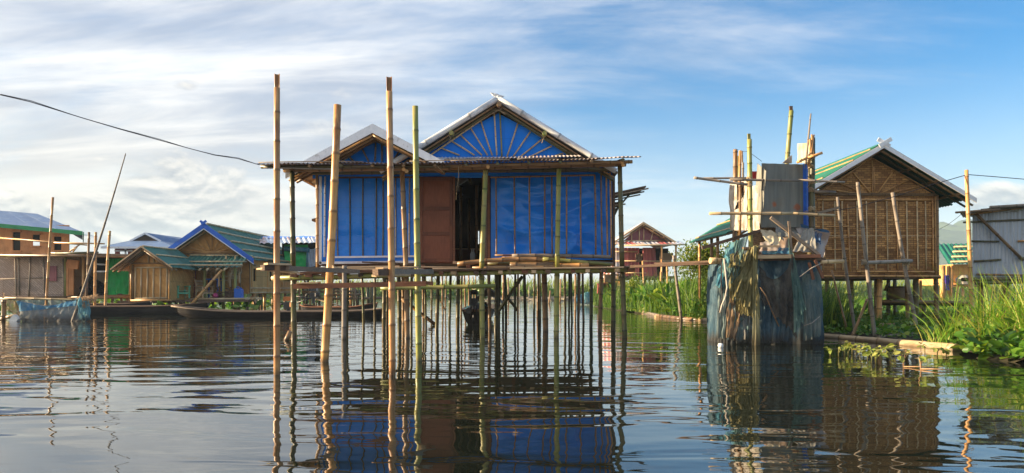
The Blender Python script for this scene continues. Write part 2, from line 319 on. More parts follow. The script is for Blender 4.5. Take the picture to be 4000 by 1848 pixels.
leafy('reeds_far', [(0.149, 0.230, 0.027), (0.230, 0.311, 0.041), (0.324, 0.365, 0.061), (0.378, 0.365, 0.095)])
leafy('hyacinth', [(0.041, 0.115, 0.016), (0.074, 0.182, 0.022), (0.135, 0.270, 0.030), (0.297, 0.351, 0.041)], 0.3, 0.35)
leafy('shrub_leaf', [(0.078, 0.143, 0.016), (0.156, 0.221, 0.026), (0.247, 0.299, 0.046), (0.364, 0.312, 0.078)])
leafy('sprout', [(0.16, 0.23, 0.035), (0.27, 0.32, 0.06), (0.36, 0.38, 0.10), (0.42, 0.36, 0.10)], 0.35)
grainy('pink_stem', (0.42, 0.24, 0.12), (0.50, 0.30, 0.16), (0.36, 0.22, 0.09))

# water: dark, glossy, with slow rounded swells and finer wrinkles
t = NT('lake_water'); o = t.coord()
w1 = t.noise(o, 1.0, 2, 0.45, 0.5, sv=(0.50, 1.45, 1), rot=(0, 0, R(5)), rnd=False)
w2 = t.noise(o, 3.1, 2, 0.45, 0.4, sv=(0.5, 1.5, 1), rot=(0, 0, R(-7)), rnd=False)
w3 = t.noise(o, 11.0, 2, 0.5, 0.3, sv=(0.7, 1.2, 1), rnd=False)
w4 = t.noise(o, 0.22, 3, 0.5, 0.2, rnd=False)
calm = t.mapr(w4, 0.35, 0.68, 0.45, 1.25)
hgt = t.math('ADD', t.math('ADD', t.math('MULTIPLY', w1, 0.045), t.math('MULTIPLY', t.math('MULTIPLY', w2, calm), 0.0050)), t.math('MULTIPLY', t.math('MULTIPLY', w3, calm), 0.0004))
nb = t.n('ShaderNodeBump'); t.l(hgt, nb.inputs['Height']); nb.inputs['Strength'].default_value = 1.0; nb.inputs['Distance'].default_value = 0.55
wb = t.n('ShaderNodeBsdfPrincipled'); wb.inputs['Base Color'].default_value = (0.010, 0.013, 0.009, 1)
wb.inputs['Roughness'].default_value = 0.02; wb.inputs['IOR'].default_value = 2.15
t.l(nb.outputs[0], wb.inputs['Normal']); t.done(wb.outputs[0])

# hills: wooded slopes with paler clearings
t = NT('hill_forest'); o = t.coord()
n1 = t.noise(o, 0.018, 6, 0.6, rnd=False); n2 = t.noise(o, 0.1, 5, 0.6, rnd=False)
c = t.ramp(n1, [(0.38, (0.022, 0.045, 0.016)), (0.6, (0.06, 0.095, 0.03))]); c = t.mix(t.mapr(n2, 0.4, 0.7, 0, 0.5), c, (0.03, 0.055, 0.018))
t.done(t.bsdf(c, 0.95, 0, 0.1))

# rusted patches on one sheet
t = NT('zinc_patched'); o = t.coord()
n1 = t.noise(o, 3, 6, 0.6, sv=(5, 5, 0.35), rnd=False); n2 = t.noise(o, 2.6, 5, 0.6, rnd=False); n3 = t.noise(o, 7, 5, 0.65, 0.5, rnd=False)
c = t.ramp(n1, [(0.3, (0.15, 0.15, 0.13)), (0.7, (0.24, 0.235, 0.205))]); c = t.mix(t.mapr(n2, 0.52, 0.7, 0, 0.6), c, (0.20, 0.155, 0.10))
s = t.n('ShaderNodeSeparateXYZ'); t.l(o, s.inputs[0])
def spot(x, z, r):
    a = t.math('SUBTRACT', s.outputs[0], x); b = t.math('SUBTRACT', s.outputs[2], z)
    d = t.math('SQRT', t.math('ADD', t.math('MULTIPLY', a, a), t.math('MULTIPLY', b, b)))
    return t.mapr(t.math('ADD', d, t.math('MULTIPLY', n3, 0.16)), r + 0.075, r + 0.03, 0, 1)
for x, z, r in ((-0.18, -0.16, 0.06), (0.28, -0.19, 0.09), (-0.30, -0.19, 0.02), (0.13, 0.26, 0.01)):
    c = t.mix(t.math('MULTIPLY', spot(x, z, r), 0.85), c, (0.36, 0.10, 0.03))
t.done(t.bsdf(c, 0.6, 0.15, 0.35, t.bump(n1, 0.06, 0.01)))
# ------------------------------------------------------------------ mesh helpers
ORG = {}
class M:
    def __init__(s): s.v = []; s.f = []; s.tc = {}; s.nd = {}; s.rnd = {}
    def box(s, c, sz, rz=0.0):
        c = Vector(c); n = len(s.v); ca, sa = math.cos(rz), math.sin(rz)
        for i in (-.5, .5):
            for j in (-.5, .5):
                for k in (-.5, .5):
                    x, y = i * sz[0], j * sz[1]
                    s.v.append((c.x + x * ca - y * sa, c.y + x * sa + y * ca, c.z + k * sz[2]))
        s.f += [(n, n+1, n+3, n+2), (n+4, n+6, n+7, n+5), (n, n+4, n+5, n+1), (n+2, n+3, n+7, n+6), (n, n+2, n+6, n+4), (n+1, n+5, n+7, n+3)]
        return s
    def beam(s, p, q, w, h, up=(0, 0, 1), taper=1.0, cham=0.0, roll=0.0):
        p, q = Vector(p), Vector(q); d = (q - p).normalized(); up = Vector(up)
        if abs(d.dot(up)) > 0.98: up = Vector((0, 1, 0))
        a = d.cross(up).normalized(); b = a.cross(d)
        if roll: a, b = a * math.cos(roll) + b * math.sin(roll), b * math.cos(roll) - a * math.sin(roll)
        n = len(s.v)
        for e, k in ((p, 1.0), (q, taper)):
            for i, j in ((-.5, -.5), (.5, -.5), (.5, .5), (-.5, .5)): s.v.append(tuple(e + a * (i * w * k) + b * (j * h * k)))
        s.f += [(n, n+1, n+2, n+3), (n+7, n+6, n+5, n+4)] + [(n+i, n+4+i, n+4+(i+1) % 4, n+(i+1) % 4) for i in range(4)]
        return s
    def ring(s, c, a, b, r, seg, ph, tcz, nd):
        n = len(s.v)
        for i in range(seg):
            t = ph + 2 * math.pi * i / seg
            s.v.append(tuple(c + a * (math.cos(t) * r) + b * (math.sin(t) * r)))
            s.tc[n+i] = (math.cos(t) * 0.05, math.sin(t) * 0.05, tcz); s.nd[n+i] = nd
        return n
    def tube(s, p, q, r0, r1=None, seg=10, node=0.32, bend=0.0, bdir=None, caps=True):
        p, q = Vector(p), Vector(q); r1 = r0 if r1 is None else r1; ax = q - p; L = ax.length; d = ax / L
        up = Vector((0, 0, 1)) if abs(d.z) < 0.9 else Vector((0, 1, 0))
        a = d.cross(up).normalized(); b = a.cross(d); bd = Vector(bdir).normalized() if bdir else b
        st = [(0.0, 1.0, 0.0)]
        if node:
            x = rng.uniform(0.15, 0.9) * node
            while x < L - 0.05:
                k = r0 * 0.42 + 0.004
                st += [(x - k, 1.0, 0.0), (x - k * .3, 1.12, 1.0), (x + k * .3, 1.07, 1.0), (x + k, 0.97, 0.0), ]
                x += node * rng.uniform(0.85, 1.2)
        elif bend: st += [(L * i / 5, 1.0, 0.0) for i in range(1, 5)]
        st.append((L, 1.0, 0.0)); st.sort(key=lambda e: e[0]); st = [e for e in st if 0 <= e[0] <= L]
        tz = rng.uniform(0, 50); ph = rng.uniform(0, 6); prev = None
        for x, k, nd in st:
            t = x / L; c = p + ax * t + bd * (bend * 4 * t * (1 - t))
            n = s.ring(c, a, b, (r0 + (r1 - r0) * t) * k, seg, ph, tz + x, nd)
            if prev is not None: s.f += [(prev + i, prev + (i+1) % seg, n + (i+1) % seg, n + i) for i in range(seg)]
            elif caps: s.f.append(tuple(n + i for i in reversed(range(seg))))
            prev = n
        if caps: s.f.append(tuple(prev + i for i in range(seg)))
        return s
    def path(s, pts, r, seg=6, r1=None):
        pts = [Vector(p) for p in pts]; prev = None; tz = rng.uniform(0, 50); L = 0; N = len(pts)
        for i, c in enumerate(pts):
            d = (pts[min(i+1, N-1)] - pts[max(i-1, 0)]).normalized(); up = Vector((0, 0, 1)) if abs(d.z) < 0.9 else Vector((0, 1, 0))
            a = d.cross(up).normalized(); b = a.cross(d)
            if i: L += (c - pts[i-1]).length
            n = s.ring(c, a, b, r if r1 is None else r + (r1 - r) * i / (N - 1), seg, 0, tz + L, 0)
            if prev is not None: s.f += [(prev + k, prev + (k+1) % seg, n + (k+1) % seg, n + k) for k in range(seg)]
            else: s.f.append(tuple(n + k for k in reversed(range(seg))))
            prev = n
        s.f.append(tuple(prev + k for k in range(seg))); return s
    def grid(s, fn, nu, nv):
        n = len(s.v)
        for j in range(nv + 1):
            for i in range(nu + 1): s.v.append(tuple(fn(i / nu, j / nv)))
        w = nu + 1
        s.f += [(n + j*w + i, n + j*w + i + 1, n + (j+1)*w + i + 1, n + (j+1)*w + i) for j in range(nv) for i in range(nu)]
        return s
    def corr(s, o, u, v, wave=0.08, amp=0.012, nv=1, per=6, warp=0.0):
        """corrugated sheet: u runs across the ridges, v along them"""
        o, u, v = Vector(o), Vector(u), Vector(v); nn = u.cross(v).normalized(); L = u.length
        nu = max(4, int(L / wave * per)); ph = rng.uniform(0, 6); sd = rng.uniform(0, 90)
        def fn(a, b):
            z = amp * math.sin(2 * math.pi * a * L / wave + ph)
            if warp: z += warp * mnoise.noise(Vector((a * 2.5 + sd, b * 2.5, sd)))
            return o + u * a + v * b + nn * z
        return s.grid(fn, nu, nv if not warp else max(nv, 6))
    def prism(s, pts, off):
        """flat outline pts (3D, in order) given the thickness vector off"""
        off = Vector(off); n = len(s.v); k = len(pts)
        s.v += [tuple(Vector(p)) for p in pts] + [tuple(Vector(p) + off) for p in pts]
        s.f += [tuple(range(n, n + k)), tuple(reversed(range(n + k, n + 2*k)))]
        s.f += [(n + i, n + k + i, n + k + (i+1) % k, n + (i+1) % k) for i in range(k)]
        return s
    def lathe(s, c, prof, seg=14, sx=1.0, sy=1.0):
        c = Vector(c); prev = None
        for r, z in prof:
            n = len(s.v)
            s.v += [(c.x + math.cos(2*math.pi*i/seg)*r*sx, c.y + math.sin(2*math.pi*i/seg)*r*sy, c.z + z) for i in range(seg)]
            if prev is not None: s.f += [(prev+i, prev+(i+1) % seg, n+(i+1) % seg, n+i) for i in range(seg)]
            else: s.f.append(tuple(n+i for i in reversed(range(seg))))
            prev = n
        s.f.append(tuple(prev+i for i in range(seg))); return s

def add(name, m, mat, parent=None, smooth=None, label=None, cat=None, group=None, kind=None):
    me = bpy.data.meshes.new(name); V = np.array(m.v, dtype=float).reshape(-1, 3)
    c = (V.min(0) + V.max(0)) / 2
    if parent is None: c[2] = V[:, 2].min()
    me.from_pydata((V - c).tolist(), [], m.f)
    if m.tc:
        buf = np.zeros((len(V), 3), np.float32); b2 = np.zeros(len(V), np.float32)
        for k, x in m.tc.items(): buf[k] = x; b2[k] = m.nd[k]
        me.attributes.new('tc', 'FLOAT_VECTOR', 'POINT'); me.attributes['tc'].data.foreach_set('vector', buf.ravel())
        me.attributes.new('node', 'FLOAT', 'POINT'); me.attributes['node'].data.foreach_set('value', b2)
    if smooth or (smooth is None and m.tc):
        me.polygons.foreach_set('use_smooth', [len(p.vertices) < 7 for p in me.polygons])
    me.materials.append(MATS[mat]); me.update()
    o = bpy.data.objects.new(name, me); col.objects.link(o)
    po = ORG[parent.name] if parent else Vector((0, 0, 0))
    o.location = Vector(c) - po; ORG[o.name] = Vector(c)
    if parent: o.parent = parent
    tag(o, label, cat, group, kind); return o

def tag(o, label=None, cat=None, group=None, kind=None):
    for k, v in (('label', label), ('category', cat), ('group', group), ('kind', kind)):
        if v: o[k] = v
    return o

def thing(name, loc, label, cat, group=None):
    o = bpy.data.objects.new(name, None); col.objects.link(o); o.location = loc; o.empty_display_size = 0.2
    ORG[o.name] = Vector(loc); return tag(o, label, cat, group)

def raw(name, V, Fc, mat, rnd=None, parent=None, **k):
    """many small faces at once: V (n,3), Fc (m,4) or (m,3)"""
    me = bpy.data.meshes.new(name); c = (V.min(0) + V.max(0)) / 2
    if parent is None: c[2] = V[:, 2].min()
    me.vertices.add(len(V)); me.vertices.foreach_set('co', (V - c).astype(np.float32).ravel())
    k4 = Fc.shape[1]; me.loops.add(Fc.size); me.loops.foreach_set('vertex_index', Fc.astype(np.int32).ravel())
    me.polygons.add(len(Fc)); me.polygons.foreach_set('loop_start', np.arange(0, Fc.size, k4, dtype=np.int32))
    if rnd is not None:
        at = me.attributes.new('rnd', 'FLOAT', 'POINT'); at.data.foreach_set('value', rnd.astype(np.float32))
    me.materials.append(MATS[mat]); me.update(); me.validate()
    o = bpy.data.objects.new(name, me); col.objects.link(o)
    po = ORG[parent.name] if parent else Vector((0, 0, 0)); o.location = Vector(c) - po; ORG[o.name] = Vector(c)
    if parent: o.parent = parent
    return tag(o, **k)

lump_f = 0.9
def blades(roots, hmin, hmax, width, lean=0.35, seg=4, droop=0.5, wind=(0.15, 0), lump=0.0):
    """curved grass blades on the root points: returns V, F, rnd"""
    n = len(roots); h = nrg.uniform(hmin, hmax, n)
    if lump: h = h * np.array([max(.25, 1 + lump * (fnoise(x * lump_f, y * lump_f, 3) * 1.4 + .35 * fnoise(x * 2.5, y * 2.5, 7))) for x, y, _ in roots])
    az = nrg.uniform(0, 2*np.pi, n); ln = nrg.uniform(0.05, lean, n)
    w = width * nrg.uniform(0.6, 1.3, n); face = nrg.uniform(0, np.pi, n); dr = nrg.uniform(0, droop, n) ** 1.5
    ts = np.linspace(0, 1, seg + 1); V = np.zeros((n, seg + 1, 2, 3))
    for i, t in enumerate(ts):
        out = h * (ln * t + dr * t ** 3); up = h * (t - 0.55 * dr * t ** 3)
        cx = roots[:, 0] + np.cos(az) * out + wind[0] * h * t * t; cy = roots[:, 1] + np.sin(az) * out + wind[1] * h * t * t
        ww = w * (1 - t ** 2 * 0.96) * (0.6 + 0.8 * t * (1 - t) * 2)
        for s, k in ((-1, 0), (1, 1)):
            V[:, i, k, 0] = cx + s * ww * np.cos(face) / 2; V[:, i, k, 1] = cy + s * ww * np.sin(face) / 2; V[:, i, k, 2] = roots[:, 2] + up
    base = (np.arange(n) * (seg + 1) * 2)[:, None]
    fs = np.concatenate([base + np.array([[2*i, 2*i+1, 2*i+3, 2*i+2]]) for i in range(seg)])
    rnd = np.repeat(nrg.uniform(0, 1, n) ** 1.05, (seg + 1) * 2)
    return V.reshape(-1, 3), fs, rnd

def leaves(pos, size, aspect=0.55, tilt=0.9, up=0.0):
    """folded oval leaves of six points"""
    n = len(pos); az = nrg.uniform(0, 2*np.pi, n); ti = nrg.normal(up, tilt * 0.5, n); s = size * nrg.uniform(0.6, 1.35, n); ro = nrg.normal(0, 0.5, n)
    d = np.stack([np.cos(az)*np.cos(ti), np.sin(az)*np.cos(ti), np.sin(ti)], 1); sd = np.stack([-np.sin(az), np.cos(az), np.zeros(n)], 1)
    nn = np.cross(d, sd); sd = sd * np.cos(ro)[:, None] + nn * np.sin(ro)[:, None]; nn = np.cross(d, sd)
    out = []
    for a, b, c in ((0, 0, 0), (.35, .5, .10), (.75, .40, .08), (1, 0, -.05), (.75, -.40, .08), (.35, -.5, .10)):
        out.append(pos + d * (a * s)[:, None] + sd * (b * aspect * s)[:, None] + nn * (c * s)[:, None])
    V = np.stack(out, 1).reshape(-1, 3); b = (np.arange(n) * 6)[:, None]
    Fq = np.concatenate([b + np.array([[0, 1, 2, 3]]), b + np.array([[0, 3, 4, 5]])])
    return V, Fq, np.repeat(nrg.uniform(0, 1, n), 6)

def join(parts):
    V, Fq, r, n = [], [], [], 0
    for v, f, q in parts: V.append(v); Fq.append(f + n); r.append(q); n += len(v)
    return np.concatenate(V), np.concatenate(Fq), np.concatenate(r)

def fnoise(x, y, z=0.0): return mnoise.noise(Vector((x, y, z)))

def pole(name, p, q, r, mat, parent=None, r1=None, node=0.32, seg=10, bend=0.0, bdir=None, **k):
    return add(name, M().tube(p, q, r, r1, seg, node, bend, bdir), mat, parent, **k)

def lash(parent, c, r, axis='x', n=2, mat='rope', name='lashing', t=0.008):
    """a few turns of split cane round a pole"""
    m = M(); c = Vector(c); w = rng.uniform(-0.25, 0.25); pts = []; N = 8 * n + 5
    for i in range(N):
        a = 2 * math.pi * i / 8 + 1.0; o = (i / 8 - n / 2) * 0.022
        if axis == 'x': pts.append(c + Vector((o + w * math.cos(a) * r, math.cos(a) * r, math.sin(a) * r)))
        else: pts.append(c + Vector((math.cos(a) * r, math.sin(a) * r, o + w * math.cos(a) * r)))
    pts += [pts[-1] + Vector((.02, -.03, -r * .6)), pts[-1] + Vector((.04, -.03, -r * 1.5))]
    m.path(pts, t, 4)
    return add(name, m, mat, parent)

# gabled roofs: ridge along Y, two slopes of corrugated sheets
def slope(root, rx, rz, ex, ez, y0, y1, mat, wave=0.1, amp=0.014, sw=0.8, per=6, name='roof_sheet', mats=None):
    n = max(1, round((y1 - y0) / sw)); w = (y1 - y0) / n; out = []
    for i in range(n):
        a = y0 + i * w; j = rng.uniform(0, 0.025)
        over = rng.uniform(-0.05, 0.08); k = 1 + over / max(0.5, abs(ex - rx))
        o = Vector((rx, a - (0.03 if i else 0), rz + j)); v = Vector(((ex - rx) * k, 0, (ez - rz) * k))
        out.append(add(name, M().corr(o, Vector((0, w + (0.03 if i else 0), 0)), v, wave, amp, 1, per), mats[i % len(mats)] if mats else mat, root, smooth=True))
    return out
def barge(root, rx, rz, ex, ez, y, mat, w=0.15, t=0.03, cut=True):
    k = w
    pts = [(rx, y, rz), (ex, y, ez), (ex, y, ez - k), (rx, y, rz - k * 1.15)]
    return add('bargeboard', M().prism(pts, (0, t, 0)), mat, root)
def purlins(root, rx, rz, ex, ez, y0, y1, fr, r, mat, drop=0.06, **k):
    for f in fr:
        x, z = rx + (ex - rx) * f, rz + (ez - rz) * f - drop
        pole('purlin', (x, y0, z), (x, y1, z + rng.uniform(-.01, .01)), r, mat, root, node=0.45, **k)
def battens_on(root, rx, rz, ex, ez, y0, y1, fr, r, mat, rise=0.045, **k):
    for f in fr:
        x, z = rx + (ex - rx) * f, rz + (ez - rz) * f + rise
        pole('roof_batten', (x, y0 + rng.uniform(-.1, .2), z), (x + rng.uniform(-.05, .05), y1 - rng.uniform(0, .3), z + rng.uniform(-.02, .03)), r, mat, root, node=0.5, bend=rng.uniform(-.02, .03), **k)
def wall(root, pts, off, mat, name='wall'): return add(name, M().prism(pts, off), mat, root)
# ------------------------------------------------------------------ the setting: lake, banks, marsh, hills
def disc(name, r, z, mat, n=96, kind='structure'):
    m = M(); m.v = [(r * math.cos(2*math.pi*i/n), 60 + r * math.sin(2*math.pi*i/n), z) for i in range(n)]; m.f = [tuple(range(n))]
    return add(name, m, mat, kind=kind)
disc('water', 1380, 0.0, 'lake_water')

def patch(name, outline, mat, hfun, step):
    """ground raised out of the water inside an outline of (x, y) points"""
    xs = [p[0] for p in outline]; ys = [p[1] for p in outline]; m = M(); idx = {}
    def inside(x, y):
        c = False; k = len(outline)
        for i in range(k):
            (x0, y0), (x1, y1) = outline[i], outline[(i+1) % k]
            if (y0 > y) != (y1 > y) and x < (x1 - x0) * (y - y0) / (y1 - y0) + x0: c = not c
        return c
    def vid(i, j):
        if (i, j) not in idx:
            x, y = min(xs) + i * step, min(ys) + j * step; idx[(i, j)] = len(m.v)
            m.v.append((x + fnoise(x, y, 3) * step * .4, y + fnoise(x, y, 9) * step * .4, hfun(x, y) if inside(x, y) else -0.15))
        return idx[(i, j)]
    for i in range(int((max(xs) - min(xs)) / step) + 1):
        for j in range(int((max(ys) - min(ys)) / step) + 1):
            if inside(min(xs) + (i + .5) * step, min(ys) + (j + .5) * step): m.f.append((vid(i, j), vid(i+1, j), vid(i+1, j+1), vid(i, j+1)))
    o = add(name, m, mat, smooth=True, kind='structure'); return inside
bank_mid = [(5.7, 21.2), (6.6, 20.4), (8.6, 21.6), (12, 23), (16, 30), (16, 52), (7, 52), (4.6, 40), (4.8, 33), (5.3, 27)]
bank_right = [(6.5, 14.2), (7.2, 12.7), (7.2, 11.5), (6.9, 10.4), (6.4, 9.6), (6.5, 8.6), (8, 8.0), (16, 8.0), (18, 16), (17, 23), (11.5, 22), (8.8, 20.8), (7.4, 18.6), (6.2, 16.2)]
in_mid = patch('mid_bank', bank_mid, 'soil', lambda x, y: 0.06 + 0.05 * fnoise(x * .8, y * .8), 0.6)
in_right = patch('right_bank', bank_right, 'soil', lambda x, y: 0.05 + 0.05 * fnoise(x, y), 0.5)
def strip(x, y): return 0.2 + 0.25 * fnoise(x * .02, y * .02)
m = M().grid(lambda a, b: (-700 + 1400 * a, 99 + 1050 * b * b + 3 * fnoise(a * 60, b), -0.1 if b == 0 else 0.25 + 0.2 * fnoise(a * 30, b * 9)), 90, 8)
add('marsh', m, 'soil', kind='structure')
def hillz(x, y):
    r = 78 + 52 * fnoise(x * .0034 + 3, .3) + 23 * fnoise(x * .012, 4) + 7 * fnoise(x * .04, y * .02)
    edge = max(0, min(1, (x - 150) / 375)); edge = edge * edge * (3 - 2 * edge)
    back = max(0, min(1, (y - 750) / 400))
    return max(-.2, min(118, (r * back + 11 * fnoise(x * .016, y * .016) * back + 4.5 * fnoise(x * .06, y * .06) * back) * edge - .2))
add('hills', M().grid(lambda a, b: (150 + 720 * a, 700 + 400 * b, hillz(150 + 720 * a, 750 + 400 * b)), 130, 60), 'hill_forest', smooth=True, kind='structure')

# ------------------------------------------------------------------ far reeds, banks of grass, floating leaves
def scatter(n, fx):
    out = []
    while len(out) < n:
        p = fx()
        if p: out.append(p)
    return np.array(out)
rts = scatter(9000, lambda: (rng.uniform(-75, 75), 99.5 + 9 * rng.random() ** 1.7, 0.05))
V, Fq, rr = blades(rts, 1.5, 3.4, 0.16, 0.25, 3, 0.4)
raw('far_reeds', V, Fq, 'reeds_far', rr, kind='stuff', label='pale green reeds growing along the far shore', cat='reeds')
p = scatter(2600, lambda: (rng.uniform(-60, 60), 98 + 3 * rng.random(), abs(rng.gauss(0.3, 0.5))))
V, Fq, rr = leaves(p, 0.55, 0.7, 0.9, 0.5)
raw('far_shore_leaves', V, Fq, 'hyacinth', rr, kind='stuff', label='broad dark leaves at the foot of the far reeds', cat='leaves')

def tall(x, y): return 0.55 + 0.55 * (fnoise(x * .5, y * .35, 2) * .5 + .5)
rts = scatter(15000, lambda: (lambda x, y: (x, y, 0.05) if in_mid(x, y) and x < .36 * y and rng.random() < 0.35 + 0.9 * (fnoise(x * .7, y * .5, 5) * .5 + .5) else None)(rng.uniform(4.8, 11.5), 20.5 + 24 * rng.random() ** 1.6))
tp = [blades(rts[:9000], 0.35, 1.0, 0.026, 0.45, 4, 0.9, lump=.6), blades(rts[9000:], 0.8, 1.75, 0.030, 0.3, 4, 0.7, lump=.5)]
V, Fq, rr = join(tp)
raw('mid_bank_grass', V, Fq, 'grass', rr, kind='stuff', label='tall green reed grass on the bank right of the blue house', cat='grass')
p = scatter(3400, lambda: (lambda x, y: (x, y, 0.08 + abs(rng.gauss(0, 0.16)) + (0.35 if rng.random() < .2 else 0)) if in_mid(x, y) else None)(rng.uniform(5.0, 10.0), 20.5 + 16 * rng.random() ** 1.8))
p2 = scatter(700, lambda: (lambda x, y: (x, y, 0.3 + rng.uniform(0, .55)) if in_mid(x, y) else None)(rng.gauss(6.3, .5), rng.uniform(24, 33)))
V, Fq, rr = join([leaves(p, 0.22, 0.55, 0.9, 0.35), leaves(p2, 0.5, 0.3, 0.8, 0.7)])
raw('mid_bank_leaves', V, Fq, 'hyacinth', rr, kind='stuff', label='broad green leaves low on the bank right of the blue house', cat='leaves')

def right_edge(x, y): return in_right(x, y)
p = scatter(9000, lambda: (lambda x, y: (x, y, 0.06 + abs(rng.gauss(0, 0.075))) if right_edge(x, y) else None)(rng.uniform(6.2, 13.5), 8.2 + 13 * rng.random() ** 1.25))
V, Fq, rr = leaves(p, 0.105, 0.75, 0.9, 0.4)
raw('water_hyacinth', V, Fq, 'hyacinth', rr, kind='stuff', label='green water hyacinth covering the right bank', cat='hyacinth')
# tall grass between the outhouse and the woven house
def clump(n, x0, x1, y0, y1, dens=0.0): return scatter(n, lambda: (lambda x, y: (x, y, 0.05) if fnoise(x * 2.2, y * 1.3, 8) > dens else None)(rng.uniform(x0, x1), rng.uniform(y0, y1)))
tp = [blades(clump(2000, 6.2, 7.35, 14.6, 17.0, -.2), 0.45, 1.3, 0.018, 0.3, 4, 0.5), blades(clump(400, 7.6, 9.4, 14.8, 17.0, .05), 0.15, 0.5, 0.018, 0.5, 4, 0.8)]
V, Fq, rr = join(tp)
raw('bank_grass', V, Fq, 'grass', rr, kind='stuff', label='tall dark green grass beside the outhouse nets', cat='grass')
# the bright clump at the right edge, close to the camera
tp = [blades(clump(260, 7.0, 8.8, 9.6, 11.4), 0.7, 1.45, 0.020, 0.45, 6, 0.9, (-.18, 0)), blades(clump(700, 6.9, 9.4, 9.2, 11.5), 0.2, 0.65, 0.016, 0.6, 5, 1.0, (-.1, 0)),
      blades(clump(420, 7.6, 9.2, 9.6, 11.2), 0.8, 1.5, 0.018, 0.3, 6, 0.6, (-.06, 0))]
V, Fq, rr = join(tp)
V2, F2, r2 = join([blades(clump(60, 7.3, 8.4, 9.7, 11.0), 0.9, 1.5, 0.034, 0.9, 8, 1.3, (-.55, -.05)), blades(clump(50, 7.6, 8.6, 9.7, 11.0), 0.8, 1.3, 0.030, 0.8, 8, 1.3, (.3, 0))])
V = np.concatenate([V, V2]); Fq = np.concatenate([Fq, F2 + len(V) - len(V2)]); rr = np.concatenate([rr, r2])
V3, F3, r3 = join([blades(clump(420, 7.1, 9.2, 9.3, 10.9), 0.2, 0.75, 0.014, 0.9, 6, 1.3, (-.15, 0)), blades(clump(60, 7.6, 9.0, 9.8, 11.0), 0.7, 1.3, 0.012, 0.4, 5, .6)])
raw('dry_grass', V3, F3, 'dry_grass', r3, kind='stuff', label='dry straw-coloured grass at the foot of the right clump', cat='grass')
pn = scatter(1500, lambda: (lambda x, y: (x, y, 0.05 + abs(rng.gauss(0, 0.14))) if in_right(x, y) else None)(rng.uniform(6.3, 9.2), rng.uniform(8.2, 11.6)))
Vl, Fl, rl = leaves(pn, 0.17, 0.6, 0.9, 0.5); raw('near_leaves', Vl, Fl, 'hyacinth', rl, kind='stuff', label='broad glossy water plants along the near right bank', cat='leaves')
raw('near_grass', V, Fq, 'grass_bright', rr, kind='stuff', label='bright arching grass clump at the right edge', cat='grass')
tp = [blades(scatter(2500, lambda: (lambda x, y: (x, y, 0.05) if in_right(x, y) else None)(rng.uniform(7.5, 16), rng.uniform(18.5, 23))), 0.12, 0.4, 0.02, 0.5, 3, 0.8),
      blades(scatter(3500, lambda: (rng.uniform(9, 24), rng.uniform(24, 46), 0.0)), 0.3, 1.0, 0.04, 0.5, 3, 0.8)]
V, Fq, rr = join(tp)
raw('back_grass', V, Fq, 'grass', rr, kind='stuff', label='low green growth behind the woven house on the right', cat='grass')
p = scatter(2400, lambda: (rng.uniform(8, 22), rng.uniform(20, 44), abs(rng.gauss(.1, 0.14))))
V, Fq, rr = leaves(p, 0.24, 0.7, 0.9, 0.4)
raw('back_leaves', V, Fq, 'hyacinth', rr, kind='stuff', label='carpet of leaves on the wet ground behind the woven house', cat='leaves')
p = scatter(500, lambda: (rng.uniform(-27, -12), rng.uniform(30, 46), abs(rng.gauss(.05, 0.12))))
V, Fq, rr = leaves(p, 0.35, 0.7, 0.9, 0.4)
raw('left_leaves', V, Fq, 'hyacinth', rr, kind='stuff', label='leafy growth in the water under the left houses', cat='leaves')
# a low raft of driftwood and rubbish lying before the far reeds
m = M()
for i in range(260):
    a = rng.uniform(0, 1); x, y = PX(1900 + 420 * a, 75), rng.uniform(62, 84); L = rng.uniform(.3, 1.6); t = rng.uniform(-.5, .5)
    m.beam((x, y, rng.uniform(.02, .16)), (x + L * math.cos(t), y + L * math.sin(t), rng.uniform(.02, .25)), rng.uniform(.06, .3), rng.uniform(.04, .14))
add('floating_debris', m, 'debris', kind='stuff', label='raft of driftwood and rubbish floating before the far reeds', cat='debris')

def shrub(name, c, rx, ry, rz, n, size, label, group=None, stems=7):
    t = thing(name, (c[0], c[1], 0), label, 'shrub', group)
    m = M()
    tips = []
    for i in range(stems):
        q = Vector((c[0] + rng.uniform(-.75, .75) * rx, c[1] + rng.uniform(-.6, .6) * ry, c[2] + rng.uniform(-.1, .6) * rz)); b = Vector((c[0] + rng.uniform(-.1, .1), c[1] + rng.uniform(-.1, .1), 0)); tips.append(q)
        add('stem', M().path([b, b.lerp(q, .5) + Vector((0, 0, .12 * rz)), q], .03, 5, .008), 'wood_dark', t)
    pts = []
    while len(pts) < n:
        k = tips[rng.randrange(stems)]; v = Vector((rng.gauss(0, .26) * rx, rng.gauss(0, .26) * ry, rng.gauss(0.05, .28) * rz)); q = k + v
        e = ((q.x - c[0]) / rx) ** 2 + ((q.y - c[1]) / ry) ** 2 + ((q.z - c[2]) / rz) ** 2
        if e < 1.15 + .5 * fnoise(q.x * 2, q.y * 2, q.z * 2): pts.append(tuple(q))
    V, Fq, rr = leaves(np.array(pts), size, 0.4, 1.2, 0.5); raw('crown', V, Fq, 'shrub_leaf', rr, t)
    return t
shrub('leafy_shrub', (7.1, 26.5, 1.75), 1.15, 1.0, 1.15, 3400, 0.13, 'yellow-green leafy shrub behind the plank walkway, beside the outhouse')
shrub('leafy_shrub', (8.2, 26.0, 1.7), 0.9, 0.9, 1.0, 2000, 0.13, 'rounded shrub under the green roof eave left of the outhouse')
shrub('leafy_shrub', (5.75, 31.5, 0.85), 0.5, 0.5, 0.75, 900, 0.11, 'small pale shrub in front of the maroon house')
